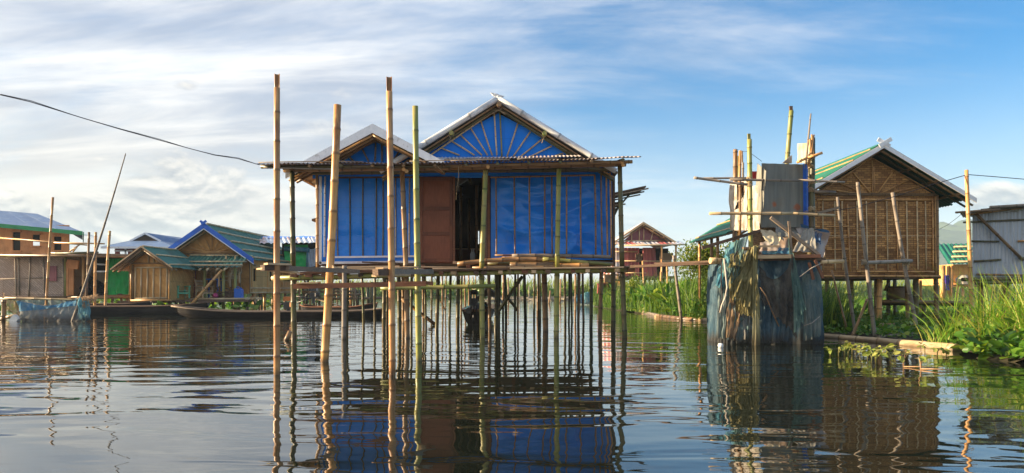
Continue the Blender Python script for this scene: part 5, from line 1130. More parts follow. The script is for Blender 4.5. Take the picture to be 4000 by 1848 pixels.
for i in range(4):
    a = B8(520 + i * 260, 205 - i * 26, ZD - .45); b = B8(520 + (i + 1) * 260 + 20, 205 - (i + 1) * 26, ZD - .45); add('roof_sheet', M().corr(a, b - a, Vector((2.1, 3.0, .16)), .10, .014, 1, 6), 'rust_sheet', ZH, smooth=True)
for (a, b, c, e, d, r, mt) in ((485, 212, 940, 178, ZD - .5, .03, 'bamboo_brown'), (840, 156, 1260, 130, ZD - .52, .036, 'bamboo_grey'), (590, 236, 1250, 150, ZD - .1, .036, 'bamboo_tan'), (750, 188, 1300, 140, ZD - .4, .04, 'bamboo_dark'), (565, 314, 1300, 280, ZD - .06, .026, 'bamboo_dark'), (650, 508, 930, 512, ZD - .06, .026, 'bamboo_dark'), (1130, 508, 1300, 505, ZD - .06, .03, 'bamboo_tan'),
                              (678, 716, 950, 700, ZD - .06, .03, 'bamboo_dark'), (1140, 686, 1300, 680, ZD - .06, .03, 'bamboo_dark'), (700, 850, 1250, 860, ZD - .06, .026, 'bamboo_brown'), (700, 232, 1180, 705, ZD - .13, .042, 'bamboo_brown')):
    pole('rail', B8(a, b, d), B8(c, e, d), r, mt, ZH, node=.45)
for a, b in (((550, 905), (1250, 895)), ((690, 940), (1250, 925))): pole('floor_log', B8(*a, ZD - .1), B8(*b, ZD - .1), .055, 'bamboo_dark', ZH, node=.5)
for x in (755, 1000, 1240): pole('stilt', B8(x, 920, ZD + .3) , Vector((B8(x, 920, ZD + .3).x, ZD + .3, -.2)), .09, 'bamboo_brown', ZH)

# small sunlit house in the distance
S1 = thing('stilt_house', (PX(3790, 42), 43, 0), 'small distant sunlit house with green roof beside the zinc hut', 'house')
sd = 42.0
a0, a1 = B8(458, 960, sd), B8(692, 960, sd)
wall(S1, [(a0.x, sd, a0.z), (a1.x, sd, a0.z), (a1.x, sd, PZ(1033, sd)), (a0.x, sd, PZ(1033, sd))], (0, .05, 0), 'weave_strip', 'front_wall'); wall(S1, [(a0.x, sd + .06, a0.z), (a0.x, 46, a0.z), (a0.x, 46, PZ(1033, sd)), (a0.x, sd + .06, PZ(1033, sd))], (.05, 0, 0), 'weave_strip', 'side_wall')
rzt, rzb = B8(600, 515, sd), B8(315, 748, sd)
for i in range(6):
    f = i / 6; xa = rzb.x + (a1.x + 2.2 - rzb.x) * f; w = (a1.x + 2.2 - rzb.x) / 6; top = 2.4 if i else 1.6
    add('roof_sheet', M().corr((xa, sd - .9, rzb.z), (w + .05, 0, 0), (w * 1.25 if i < 5 else 0, 2.7, (rzt.z - rzb.z)), .3, .04, 1, 6), 'roof_jade', S1, smooth=True)
for k, f in enumerate((.04, .28, .53, .78)):
    A = Vector((rzb.x + .1 + 2.0 * f, sd - .9 + 2.7 * f - .05, rzb.z + (rzt.z - rzb.z) * f + .08)); pole('roof_batten', A, A + Vector((4.3, 0, .05)), .05, 'bamboo_pale', S1, node=0)
for x, r in ((345, .12), (360, .1), (435, .12), (405, .06), (500, .08), (560, .08), (640, .08), (730, .1)): q = B8(x, 760 if x < 450 else 960, sd - .4); pole('stilt', Vector((q.x, q.y, -.2)), q, r, 'bamboo_tan', S1, node=0)
pole('floor_log', B8(440, 962, sd - .2), B8(760, 966, sd - .2), .09, 'bamboo_tan', S1, node=0)
add('purple_cloth', M().grid(lambda a, b: B8(372 + 40 * a + 8 * b, 860 + 155 * b, sd - .6) + Vector((0, -.15 * fnoise(a * 5, b * 2), 0)), 10, 10), 'purple_cloth', smooth=True, label='purple cloth hanging on a post of the distant house', cat='cloth')
add('bundle', M().lathe(B8(560, 960, sd - .4), [(.1, 0), (.35, .05), (.42, .35), (.2, .6), (.05, .62)], 9), 'sack_white', label='pale bundle on the porch of the distant house', cat='bundle')
# ------------------------------------------------------------------ the maroon house in the middle distance
MD = 45.0
MH = thing('stilt_house', (PX(2500, 46), 47, 0), 'maroon sheet-metal house with rusty roof behind the reed bank', 'house')
def C5(x, y, d): return P(2350 + x * .4202, 800 + y * .4202, d)
def mz(y): return PZ(800 + y * .4202, MD)
def mx(x): return PX(2350 + x * .4202, MD)
rx, rz = C5(388, 165, MD - .5).x, C5(388, 165, MD - .5).z; ex0, ez0 = C5(118, 345, MD - .5).x, C5(118, 345, MD - .5).z; ex1, ez1 = C5(706, 358, MD - .5).x, C5(706, 358, MD - .5).z
slope(MH, rx, rz, ex0, ez0, MD - .5, MD + 6, 'roof_rust', .25, .03, 1.1, 5); slope(MH, rx, rz, ex1, ez1, MD - .5, MD + 6, 'roof_rust', .25, .03, 1.1, 5)
for ex, ez in ((ex0, ez0), (ex1, ez1)):
    barge(MH, rx, rz + .05, ex, ez + .05, MD - .56, 'bamboo_pale', .13)
    pole('rafter', (rx, MD - .35, rz - .2), (ex, MD - .35, ez - .2), .06, 'bamboo_brown', MH, node=0)
purlins(MH, rx, rz, ex1, ez1, MD - .6, MD + 5, (.02, .3, .6, .9), .06, 'bamboo_brown', .15)
wall(MH, [(mx(205), MD, mz(335)), (mx(575), MD, mz(335)), (rx + .0, MD, mz(190))], (0, .05, 0), 'maroon_tarp', 'gable_tarp')
for x, yt in ((278, 262), (350, 205), (390, 198), (455, 330)): pole('fan_batten', (mx(x), MD - .05, mz(332)), (mx(x + (20 if x == 455 else 0)), MD - .05, mz(yt if x != 455 else 260)), .035, 'bamboo_pale', MH, node=0)
pole('frame_rail', (mx(205), MD - .06, mz(336)), (mx(575), MD - .06, mz(334)), .04, 'bamboo_pale', MH, node=0)
for i in range(8):
    a, b = mx(118 + i * 76), mx(118 + (i + 1) * 76) + .05; add('porch_roof_sheet', M().corr((a, MD - 1.6, mz(385)), (b - a, 0, 0), (0, 1.5, mz(342) - mz(385)), .25, .03, 1, 5), ('roof_rust', 'sheet_red', 'roof_rust', 'zinc_bright')[i % 4], MH, smooth=True)
pole('porch_beam', (mx(120), MD - 1.6, mz(395)), (mx(735), MD - 1.6, mz(385)), .05, 'bamboo_pale', MH, node=0)
x = 120
for i, (a, b, tilt, mt) in enumerate(((122, 165, 0, 'roof_rust'), (165, 215, 0, 'sheet_red'), (212, 255, 0, 'sheet_red'), (252, 300, 0, 'sheet_red'), (298, 345, 0, 'sheet_red'), (378, 420, 6, 'sheet_red'), (418, 458, 12, 'sheet_red'), (455, 490, 22, 'sheet_red'))):
    m_ = M().corr((mx(a + tilt), MD - (.0 if i < 5 else .12), mz(668)), (mx(b) - mx(a) + .03, 0, 0), (mx(a) - mx(a + tilt), 0, mz(400) - mz(668)), .2, .025, 1, 6); add('wall_sheet', m_, mt, MH, smooth=True)
for i in range(6):
    y = MD + i * 1.0; add('side_sheet', M().corr((mx(120), y, mz(668)), (0, 1.02, 0), (0, 0, mz(400) - mz(668)), .2, .03, 1, 6), 'roof_rust' if i % 2 else 'sheet_red', MH, smooth=True)
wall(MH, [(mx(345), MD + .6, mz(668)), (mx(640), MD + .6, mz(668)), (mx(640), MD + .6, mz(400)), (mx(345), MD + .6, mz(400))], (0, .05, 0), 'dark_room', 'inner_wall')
wall(MH, [(mx(545), MD + .1, mz(575)), (mx(640), MD + .1, mz(575)), (mx(672), MD + .1, mz(450)), (mx(545), MD + .1, mz(445))], (0, .05, 0), 'mat_brown', 'mat_panel')
for y, a, b in ((435, 120, 330), (522, 120, 640), (632, 220, 410)): pole('rail', (mx(a), MD - .15, mz(y)), (mx(b), MD - .15, mz(y + 4)), .035, 'bamboo_pale', MH, node=0)
for x in (512, 640): pole('porch_post', (mx(x), MD - 1.5, -.2), (mx(x), MD - 1.5, mz(395)), .06, 'bamboo_tan', MH, node=0)
add('floor', M().prism([(mx(110), MD - 1.7, mz(668)), (mx(650), MD - 1.7, mz(668)), (mx(650), MD + 6, mz(668)), (mx(110), MD + 6, mz(668))], (0, 0, -.15)), 'wood_dark', MH)
for i in range(12):
    x = mx(125 + i * 46); pole('stilt', (x, MD + rng.uniform(-1.4, 2), -.3), (x + rng.uniform(-.1, .1), MD, mz(680)), .07, rng.choice(('bamboo_tan', 'bamboo_brown', 'bamboo_dark')), MH, node=0)
sh = add('shirt', M().grid(lambda a, b: C5(315 + 68 * a * (1 - .15 * b), 448 + 85 * b + 14 * abs(a - .5) * 2 * (1 - b), MD - .3) + Vector((0, -.1 * fnoise(a * 6, b * 3), 0)), 12, 8), 'mat_brown', smooth=True, label='drab trousers hung up to dry on the maroon house', cat='clothes')
# open shelves and clutter left of it
SV = thing('open_shelf_rack', (mx(60), 40, 0), 'open bamboo rack with baskets under the maroon house', 'rack')
for y in (650, 700, 760, 830): pole('shelf_bar', C5(-20, y, 40), C5(200, y + 3, 40), .05, 'bamboo_brown', SV, node=0)
for x in (-10, 30, 60, 110, 150, 185): q = C5(x, 640, 40.3); pole('upright', (q.x, q.y, -.2), q, .055, rng.choice(('bamboo_tan', 'bamboo_brown')), SV, node=0)
for i, (x, y, mt, lb) in enumerate(((70, 720, 'mat_brown', 'round basket on the upper bar of the rack'), (45, 790, 'plastic_orange', 'orange-brown crate on the lower bar of the rack'), (100, 790, 'wood_red', 'reddish box beside the crate on the rack'), (8, 800, 'red_wall', 'small red box at the left of the rack'))):
    q = C5(x, y + 25, 39.9); b = thing('rack_box', q, lb, 'box'); add('box_body', M().prism([q + Vector((-.3, -.2, 0)), q + Vector((.3, -.2, 0)), q + Vector((.26, -.2, .55)), q + Vector((-.26, -.2, .55))], (0, .4, 0)), mt, b); add('box_rim', M().box(q + Vector((0, 0, .56)), (.6, .44, .05)), mt, b)
bn = M().grid(lambda a, b: P(2282 + 34 * a, 1140 + 48 * b + 10 * abs(a - .4) * (1 - b), 44) + Vector((0, -.25 * fnoise(a * 5, b * 2), 0)), 14, 12); add('draped_net', bn, 'net_blue', smooth=True, label='bright blue net hanging by the water under the blue house', cat='net')
bn = M().grid(lambda a, b: P(2252 + 22 * a, 1150 + 36 * b, 45) + Vector((0, -.25 * fnoise(a * 5, b * 2, 4), 0)), 10, 8); add('draped_net', bn, 'net_azure', smooth=True, label='pale blue net left of the bright blue net in the distance', cat='net')
# stakes in the water behind the house
for i, (x, y0, y1, d, mt) in enumerate(((2051, 1130, 1175, 62, 'bamboo_grey'), (2065, 1120, 1172, 70, 'bamboo_grey'), (2150, 1135, 1185, 50, 'bamboo_brown'), (1985, 1085, 1180, 55, 'bamboo_brown'), (2030, 1090, 1168, 74, 'bamboo_grey'), (2190, 1090, 1182, 52, 'bamboo_brown'), (2510, 1020, 1160, 33, 'bamboo_tan'), (2582, 1062, 1120, 30, 'bamboo_tan'), (2605, 1040, 1110, 34, 'bamboo_tan'))):
    q = P(x, y0, d); add('bamboo_stake', M().tube((q.x + rng.uniform(-.2, .2), d, -.4), q, .06 if d > 40 else .045, None, 6, 0), mt, label=['short grey stake in the gap right of the diagonal brace under the blue house', 'pale grey stake right of the short one before the far reeds', 'brown stub leaning at the rubbish raft under the blue house', 'slanting brown stake near the top of the gap under the blue house', 'very thin far stake before the reeds under the blue house', 'brown far stake right of the thick brown stilt'][i] if i < 6 else ['tall sunlit stake before the maroon house', 'short sunlit stake before the maroon house porch', 'sunlit stake right of the maroon house shutters'][i - 6], cat='stake', group='distant stakes behind the blue house' if i < 6 else None)
# floating bamboo boom along the bank
pb = [(2376, 1195), (2451, 1207), (2520, 1225), (2581, 1240), (2661, 1249), (2735, 1253), (2810, 1262)]
for i, (a, b) in enumerate(zip(pb, pb[1:])):
    A, Bq = Vector((PX(a[0], WD(a[1])), WD(a[1]), .02)), Vector((PX(b[0], WD(b[1])), WD(b[1]), .02)); add('floating_boom', M().tube(A, Bq, .085 if i else .12, None, 9, .45), ('bamboo_tan', 'bamboo_pale', 'bamboo_grey', 'bamboo_brown', 'bamboo_brown', 'bamboo_pale')[i], label=['sunlit boom length farthest along the reed bank', 'pale boom length nearest the porch post of the blue house', 'grey boom length at the bend of the reed bank', 'dark boom length left of the grey stake', 'boom length right of the grey stake', 'pale boom length ending at the outhouse nets'][i], cat='boom', group='floating bamboo boom along the reed bank')

# ------------------------------------------------------------------ boats
def boat(label, stern, bow, width, h0, hb, mat='black_hull', rim='wood_dark', sheer=.25, nst=26, name='canoe'):
    """a long dugout: stern and bow are points on the water; h0 side height, hb bow height"""
    s, b = Vector(stern), Vector(bow); ax = b - s; L = ax.length; d = ax / L; sd = Vector((-d.y, d.x, 0)); t = thing(name, (s + b) / 2, label, 'boat')
    m = M(); K = 9; rimL, rimR = [], []
    for i in range(nst + 1):
        f = i / nst; e = min(1, 2.3 * math.sin(math.pi * (.03 + .95 * f)) ** .8); w = width / 2 * max(.12, e); top = h0 + (hb - h0) * max(0, (f - .62) / .38) ** 2 + .5 * (hb - h0) * max(0, (.22 - f) / .22) ** 2
        low = -.18 + (hb * .75 + .12) * max(0, (f - .84) / .16) ** 1.5 + (h0 * .5 + .05) * max(0, (.08 - f) / .08)
        c = s + ax * f
        for k in range(K):
            a = math.pi * k / (K - 1); x = -math.cos(a); y = math.sin(a) ** .6
            m.v.append(tuple(c + sd * (w * x * (1 - .12 * y)) + Vector((0, 0, top + (low - top) * y))))
        rimL.append(c - sd * w + Vector((0, 0, top + .015))); rimR.append(c + sd * w + Vector((0, 0, top + .015)))
    for i in range(nst):
        for k in range(K - 1): m.f.append((i*K+k, i*K+k+1, (i+1)*K+k+1, (i+1)*K+k))
    m.f += [tuple(range(K)), tuple(nst*K + k for k in reversed(range(K)))]
    hull = add('hull', m, mat, t, smooth=True)
    for rl in (rimL, rimR): add('gunwale', M().path(rl, .028, 5), rim, t)
    for f in (.3, .5, .7): c = s + ax * f; add('thwart', M().beam(c - sd * width * .45 + Vector((0, 0, h0 * .8)), c + sd * width * .45 + Vector((0, 0, h0 * .8)), .16, .03), 'wood_dark', t)
    return t
boat('long black canoe moored before the small woven annex', (PX(150, 27.4), 27.4, 0), (PX(815, 27.6), 27.6, 0), .95, .30, .46)
boat('black canoe half hidden behind the front canoe near the green tarpaulin', (PX(300, 29.2), 29.2, 0), (PX(590, 29.4), 29.4, 0), .9, .36, .45)
b2 = boat('longest black canoe, its pale bow pointing left before the woven house', (PX(1500, 23.9), 24.6, 0), (PX(680, 23.7), 23.6, 0), 1.0, .20, .40, rim='wood_grey')
add('bow_tip', M().beam(P(690, 1200, 23.62), P(730, 1208, 23.62), .14, .06), 'wood_grey', b2)
boat('dark canoe with brown rim behind the left front poles', (PX(1180, 27.5), 27.5, 0), (PX(1470, 26.8), 26.8, 0), .9, .28, .45, rim='wood_red')

def motor(name, q, label, orange=True):
    q = Vector(q); t = thing(name, q, label, 'motor')
    add('engine_block', M().box(q + Vector((0, 0, .16)), (.26, .3, .24)), 'engine_metal', t)
    add('fuel_tank', M().prism([q + Vector((-.15, -.14, .32)), q + Vector((.15, -.14, .32)), q + Vector((.13, -.14, .47)), q + Vector((-.13, -.14, .47))], (0, .28, 0)), 'engine_orange' if orange else 'engine_metal', t)
    add('air_filter', M().lathe(q + Vector((.17, -.1, .1)), [(.08, 0), (.1, .02), (.1, .16), (.06, .19)], 10), 'engine_orange' if orange else 'engine_metal', t); add('exhaust', M().path([q + Vector((-.14, 0, .2)), q + Vector((-.26, 0, .22)), q + Vector((-.32, 0, .1))], .035, 6), 'engine_metal', t)
    add('mount', M().beam(q + Vector((0, 0, -.16)), q + Vector((0, 0, .05)), .1, .1), 'engine_metal', t)
    return t
motor('boat_motor', P(1127, 1211, 24.0), 'small orange and black motor on the longest canoe')
t = motor('boat_motor', P(1225, 1170, 27.0), 'dark long-tail motor raised behind the leaning pole', False)
add('shaft', M().tube(P(1236, 1168, 27.0), P(1340, 1198, 27.0), .03, .02, 6, 0), 'bamboo_pale', t); add('handle', M().tube(P(1158, 1157, 27.0), P(1215, 1168, 27.0), .025, .025, 6, 0), 'engine_metal', t); add('handle', M().tube(P(1160, 1183, 27.0), P(1222, 1163, 27.0), .025, .025, 6, 0), 'engine_metal', t)

# the boat under the blue house, seen from its stern
BT = thing('canoe', (PX(1852, 20), 20, 0), 'dark boat moored under the blue house, seen from its stern', 'boat')
m = M(); K = 9; n = 14; y0, y1 = 18.9, 25.5; cx = PX(1858, 18.9)
for i in range(n + 1):
    f = i / n; w = .40 * (.78 + .5 * math.sin(math.pi * min(.98, .12 + f * .9))) * (1 - max(0, f - .75) * 3.2); top = .42 + .25 * max(0, f - .6)
    for k in range(K):
        a = math.pi * k / (K - 1); x = -math.cos(a); yy = math.sin(a) ** .7; m.v.append((cx + w * x * (1 - .35 * yy), y0 + (y1 - y0) * f, top + (-.15 - top) * yy))
for i in range(n):
    for k in range(K - 1): m.f.append((i*K+k, i*K+k+1, (i+1)*K+k+1, (i+1)*K+k))
m.f += [tuple(range(K)), tuple(n*K + k for k in reversed(range(K)))]
add('hull', m, 'black_hull', BT, smooth=True)
add('transom_board', M().box((cx, 18.86, .40), (.64, .06, .07)), 'wood_dark', BT)
def cover(a, b):
    x = cx + .05 + (a - .5) * .95; y = 19.6 + 2.6 * b; return Vector((x + .25, y, .42 + .62 * math.sin(math.pi * a) ** .8 * (.6 + .4 * math.sin(math.pi * min(1, b + .25))) + .06 * fnoise(a * 5, b * 5)))
add('white_cover', M().grid(cover, 18, 14), 'sack_white', BT, smooth=True)
add('teal_cover', M().grid(lambda a, b: Vector((cx - .32 + .75 * a, 19.15 + .5 * b, .43 + .16 * math.sin(math.pi * a) + .05 * fnoise(a * 5, b * 4))), 14, 6), 'net_blue', BT, smooth=True)
mt_ = thing('boat_motor', (PX(1850, 18.75), 18.75, .4), 'black upright motor on the stern of the boat under the blue house', 'motor'); q = Vector((PX(1850, 18.75), 18.75, .42))
add('engine_block', M().box(q + Vector((0, 0, .22)), (.2, .24, .2)), 'engine_metal', mt_); add('engine_cowl', M().lathe(q + Vector((0, 0, .42)), [(.10, 0), (.13, .03), (.12, .1), (.05, .13)], 12), 'engine_metal', mt_)
for dx_ in (-.075, .075): add('frame_tube', M().tube(q + Vector((dx_, 0, -.25)), q + Vector((dx_, 0, .46)), .018, .018, 6, 0), 'engine_metal', mt_)
add('flywheel', M().tube(q + Vector((-.12, -.06, -.02)), q + Vector((-.12, -.12, -.02)), .085, .085, 14, 0), 'engine_metal', mt_); add('drive_shaft', M().tube(q + Vector((0, -.05, .1)), q + Vector((0, -.12, -.55)), .022, .022, 6, 0), 'engine_metal', mt_)
# the bow of the boat the picture was taken from
ob = thing('wooden_boat', (-2.2, 2.6, .2), 'corner of a worn grey wooden boat at the lower left', 'boat')
add('hull_side', M().prism([(-1.78, 2.16, .36), (-2.03, 2.5, .36), (-3.4, 3.3, .38), (-3.5, 2.0, .38), (-2.2, 1.2, .36)], (0, 0, -.5)), 'wood_grey', ob); add('gunwale', M().path([(-1.76, 2.1, .37), (-2.03, 2.5, .37), (-3.4, 3.33, .39)], .03, 6), 'wood_dark', ob)
# floating bits
for x, y, s in ((2572, 1240, .1),): add('driftwood', M().lathe((PX(x, WD(y)), WD(y), -.02), [(.02, 0), (s, .02), (s * 1.1, .08), (s * .5, .13)], 8, 1.4), 'bamboo_tan' if False else 'wood_pale', label='pale lump floating before the reed bank', cat='driftwood')
# ------------------------------------------------------------------ left: the woven house with green roof
def D2(x, y, d): return P(400 + x * .4202, 800 + y * .4202, d)
def D1(x, y, d): return P(x * .5043, 700 + y * .5043, d)
L1 = thing('stilt_house', (-15.5, 38, 0), 'woven house with blue bargeboards and teal corrugated roof at the left', 'house')
LD = 35.0
rx, rz = -15.5, 4.30; ex1, ez1 = -13.0, 2.50; ex0, ez0 = -18.0, 2.55
slope(L1, rx, rz, ex1, ez1, LD - .7, 43.2, 'roof_green', .22, .035, 1.0, 6); slope(L1, rx, rz, ex0, ez0, LD - .7, 43.2, 'roof_green', .22, .035, 1.0, 6)
battens_on(L1, rx, rz, ex1, ez1, LD - .7, 43.2, (.03, .26, .52, .76, .97), .05, 'bamboo_pale', .09)
for ex, ez in ((ex1, ez1), (ex0, ez0)):
    barge(L1, rx, rz + .06, ex, ez + .06, LD - .78, 'paint_blue', .24, .05)
    pts = [(rx, LD - .76, rz - .22), (ex, LD - .76, ez - .19), (ex, LD - .76, ez - .24), (rx, LD - .76, rz - .27)]; add('bargeboard_trim', M().prism(pts, (0, .04, 0)), 'paint_white', L1)
    pole('rafter', (rx, LD - .45, rz - .3), (ex, LD - .45, ez - .3), .06, 'bamboo_brown', L1, node=0)
for s in (-1, 1): add('ridge_finial', M().beam((rx + s * .17, LD - .82 - .03 * s, rz + .15), (rx - s * .08, LD - .82 - .03 * s, rz - .03), .03, .12), 'paint_blue', L1)
fz, wz = .78, 2.62
wx0, wx1 = -17.7, -13.5
wall(L1, [(wx0, LD, fz), (wx1, LD, fz), (wx1, LD, wz), (rx, LD, rz - .25), (wx0, LD, wz)], (0, .06, 0), 'weave_diag', 'front_wall')
# side wall seen to the right, with two openings
segs = [(LD + .07, 35.55, None), (35.55, 35.95, (1.45, 2.10)), (35.95, 37.95, None), (37.95, 38.4, (1.48, 2.08)), (38.4, 42.8, None)]
for a, b, w in segs:
    for z0, z1 in (((fz, wz),) if not w else ((fz, w[0]), (w[1], wz))):
        wall(L1, [(wx1 - .06, a, z0), (wx1 - .06, b, z0), (wx1 - .06, b, z1), (wx1 - .06, a, z1)], (.06, 0, 0), 'weave_strip', 'side_wall')
wall(L1, [(wx1 - 1.2, LD + .3, fz), (wx1 - 1.2, 42.7, fz), (wx1 - 1.2, 42.7, wz), (wx1 - 1.2, LD + .3, wz)], (.05, 0, 0), 'dark_room', 'inner_wall')
for a in (35.3, 37.6, 40): add('wall_post', M().beam((wx1 + .03, a, fz), (wx1 + .03, a, wz), .06, .06), 'bamboo_tan', L1)
for z in (fz + .06, fz + .3): pole('wall_rail', (wx1 + .05, LD, z), (wx1 + .05, 42.5, z + .02), .035, 'bamboo_pale', L1, node=0)
c = D2(1020, 440, LD - .1)
for x, y in ((825, 402), (885, 360), (968, 330), (1022, 270), (1085, 322), (1165, 352), (1240, 388), (1150, 415)): pole('fan_batten', c + Vector(((x - 1020) * .0008, 0, 0)), D2(x, y, LD - .1), .028, 'bamboo_tan', L1, node=0)
pole('frame_rail', D2(735, 440, LD - .12), D2(1330, 436, LD - .12), .05, 'bamboo_tan', L1, node=0); pole('frame_rail', D2(735, 455, LD - .12), D2(1340, 450, LD - .12), .05, 'bamboo_brown', L1, node=0)
for i in range(9): x = wx0 + .4 + i * .48; add('wall_batten', M().beam((x, LD - .03, fz + .05), (x, LD - .03, 2.55), .04, .05), 'bamboo_brown', L1)
# awning over the porch
aw = []
for i in range(7):
    a = D2(695 + i * 82, 578, 33.0); w = 34.5 / 33 * .0; b = D2(820 + i * 78, 462, LD - .1)
    a2 = D2(695 + (i + 1) * 82, 578, 33.0); aw.append(add('awning_sheet', M().corr(a, (a2 - a) + Vector((.05, 0, 0)), b - a, .22, .035, 1, 6), 'roof_green', L1, smooth=True))
for f, n_ in ((.02, 1), (.33, 1), (.9, 1)): A = D2(690, 580, 33).lerp(D2(830, 470, LD - .1), f); B = D2(1265, 575, 33).lerp(D2(1370, 478, LD - .1), f); pole('awning_batten', A + Vector((0, -.03, .07)), B + Vector((.2, -.03, .07)), .04, 'bamboo_pale', L1, node=0)
for x in (735, 830, 900, 970, 1060, 1130): pole('awning_rafter', D2(x, 606, 32.85), D2(x + 60, 560, 33.8), .05, 'bamboo_pale', L1, node=0)
for x, mt in ((785, 'bamboo_tan'), (950, 'bamboo_green'), (1125, 'bamboo_green'), (1235, 'bamboo_green')): q = D2(x, 590, 33.4); pole('porch_post', (q.x, 33.4, -.3), q, .07, mt, L1, node=0)
PF = .47
add('porch_floor', M().prism([(-18.2, 31.4, PF), (D2(1370, 0, 33).x, 33.0, PF + .06), (wx1, LD + .5, PF + .08), (-18.2, LD + .5, PF)], (0, 0, -.12)), 'wood_dark', L1)
for k in range(5): y = 33.0 + k * .4; pole('porch_log', (-16.2, y, PF + .06), (D2(1365, 0, 33).x, y, PF + .07), .06, rng.choice(('bamboo_pale', 'bamboo_tan')), L1, node=0)
for k in range(26): x = rng.uniform(-18, -13.3); y = rng.uniform(31.8, 36); pole('stilt', (x, y, -.3), (x + rng.uniform(-.1, .1), y, PF - .03), rng.uniform(.045, .075), rng.choice(('bamboo_brown', 'bamboo_dark', 'bamboo_tan')), L1, node=0)
for k in range(16): x = wx1 - rng.uniform(-.05, .7); y = rng.uniform(35, 42.5); pole('stilt', (x, y, -.3), (x, y, fz), rng.uniform(.05, .08), rng.choice(('bamboo_brown', 'bamboo_dark', 'bamboo_tan')), L1, node=0)
pole('brace', D2(1380, 850, 34.8), D2(1435, 945, 34.8), .05, 'bamboo_brown', L1, node=0)
add('leaning_bamboo', M().tube(D2(1112, 606, 32.8), D2(828, 925, 32.2), .06, .07, 8, .5), 'bamboo_tan', label='long bamboo leaning diagonally across the left porch', cat='pole')
# annex hut
AD = 31.5
AN = thing('woven_hut', (-16.7, 32.5, 0), 'small woven annex hut with framed front and teal roof', 'hut')
ax_, az_ = -16.76, 2.95
a0, a1 = D2(265, 0, AD).x, D2(625, 0, AD).x; ab, ap, at = D2(0, 890, AD).z, D2(0, 540, AD).z, D2(0, 452, AD).z
wall(AN, [(a0, AD, ab), (a1, AD, ab), (a1, AD, ap), ((a0 + a1) / 2, AD, at + .12), (a0, AD, ap)], (0, .05, 0), 'weave_diag', 'front_wall'); wall(AN, [(a1 - .05, AD + .06, ab), (a1 - .05, LD - .1, ab), (a1 - .05, LD - .1, ap), (a1 - .05, AD + .06, ap)], (.05, 0, 0), 'weave_diag', 'side_wall'); wall(AN, [(a0, AD + .06, ab), (a0, LD - .1, ab), (a0, LD - .1, ap), (a0, AD + .06, ap)], (.05, 0, 0), 'weave_diag', 'side_wall')
slope(AN, ax_, az_, -15.35, 1.98, 30.8, LD - .8, 'roof_green', .2, .03, .9, 6); slope(AN, ax_, az_, -18.15, 1.90, 30.8, LD - .8, 'rust_sheet', .2, .03, .9, 6)
battens_on(AN, ax_, az_, -15.35, 1.98, 30.8, LD - .9, (.05, .45, .92), .035, 'bamboo_pale', .07)
barge(AN, ax_, az_ + .03, -18.15, 1.93, 30.74, 'wood_pale', .06); barge(AN, ax_, az_ + .03, -15.35, 2.01, 30.74, 'wood_pale', .06)
for yy in (.1, .5): pole('rafter', (ax_, 30.8 + yy, az_ - .14), (-18.1, 30.8 + yy, 1.8), .045, 'bamboo_brown', AN, node=0); pole('rafter', (ax_, 30.8 + yy, az_ - .14), (-15.4, 30.8 + yy, 1.86), .045, 'bamboo_brown', AN, node=0)
def fr(a, b, r=.036, mt='bamboo_pale', d=AD - .04): pole('frame_bar', D2(*a, d), D2(*b, d), r, mt, AN, node=0)
for x in (308, 360, 420, 475, 540, 600): fr((x, 590), (x - 4, 865))
fr((305, 585), (605, 582)); fr((300, 868), (610, 866)); fr((270, 545), (625, 542), .035, 'bamboo_brown'); fr((430, 470), (428, 540)); fr((478, 490), (476, 540)); fr((268, 540), (268, 890), .045, 'bamboo_tan'); fr((622, 545), (622, 890), .045, 'bamboo_tan'); fr((265, 888), (640, 886), .05, 'bamboo_tan'); fr((285, 560), (285, 880), .03, 'bamboo_brown'); fr((612, 560), (612, 880), .03, 'bamboo_brown')

# furniture on the porch
def chair(loc, rz, label, mat='wood_pale', s=1.0, flip=False):
    t = thing('wooden_armchair', loc, label, 'chair', 'wooden chairs on the left porch'); o = Vector(loc); ca, sa = math.cos(rz), math.sin(rz)
    def W(x, y, z):
        if flip: z = .82 - z
        return o + Vector((x * ca - y * sa, x * sa + y * ca, z)) * s
    for x in (-.28, .28):
        add('leg', M().beam(W(x, -.28, 0), W(x, -.28, .58), .06, .06), mat, t); add('leg', M().beam(W(x, .26, 0), W(x, .26, .58), .06, .06), mat, t); add('armrest', M().beam(W(x, -.34, .6), W(x, .34, .58), .1, .035), mat, t)
        add('back_stile', M().beam(W(x * .85, .2, .3), W(x * .85, .42, .95), .06, .045), mat, t)
    for z in (.25,): add('stretcher', M().beam(W(-.28, -.28, z), W(.28, -.28, z), .05, .07), mat, t)
    for k in range(5): add('seat_slat', M().beam(W(-.27, -.26 + k * .12, .36), W(.27, -.26 + k * .12, .36 - k * .008), .1, .025), mat, t)
    for k in range(4): f = .38 + k * .16; add('back_slat', M().beam(W(-.26, .22 + (f - .3) * .33, f), W(.26, .22 + (f - .3) * .33, f), .02, .11), mat, t)
    return t
pz = PF + .12
chair((PX(708, 32.6), 32.6, pz), R(50), 'pale green slatted armchair on the left porch', 'chair_green', .95)
chair((PX(798, 33.6), 33.6, pz), R(60), 'unpainted wooden armchair beside the leaning bamboo', 'wood_pale', .95)
chair((PX(832, 34.1), 34.1, pz + .98), R(0), 'upturned wooden chair on the blue table', 'wood_pale', .8, True)
chair((PX(878, 33.9), 33.9, pz + .55), R(-70), 'wooden armchair lying on the firewood heap', 'wood_pale', .9)
chair((PX(915, 34.3), 34.3, pz + .75), R(20), 'wooden armchair above the blue drum in the stack', 'wood_pale', .9)
chair((PX(912, 34.4), 34.4, pz + 1.35), R(-10), 'topmost wooden chair of the stack on the right of the porch', 'wood_pale', .9, True)
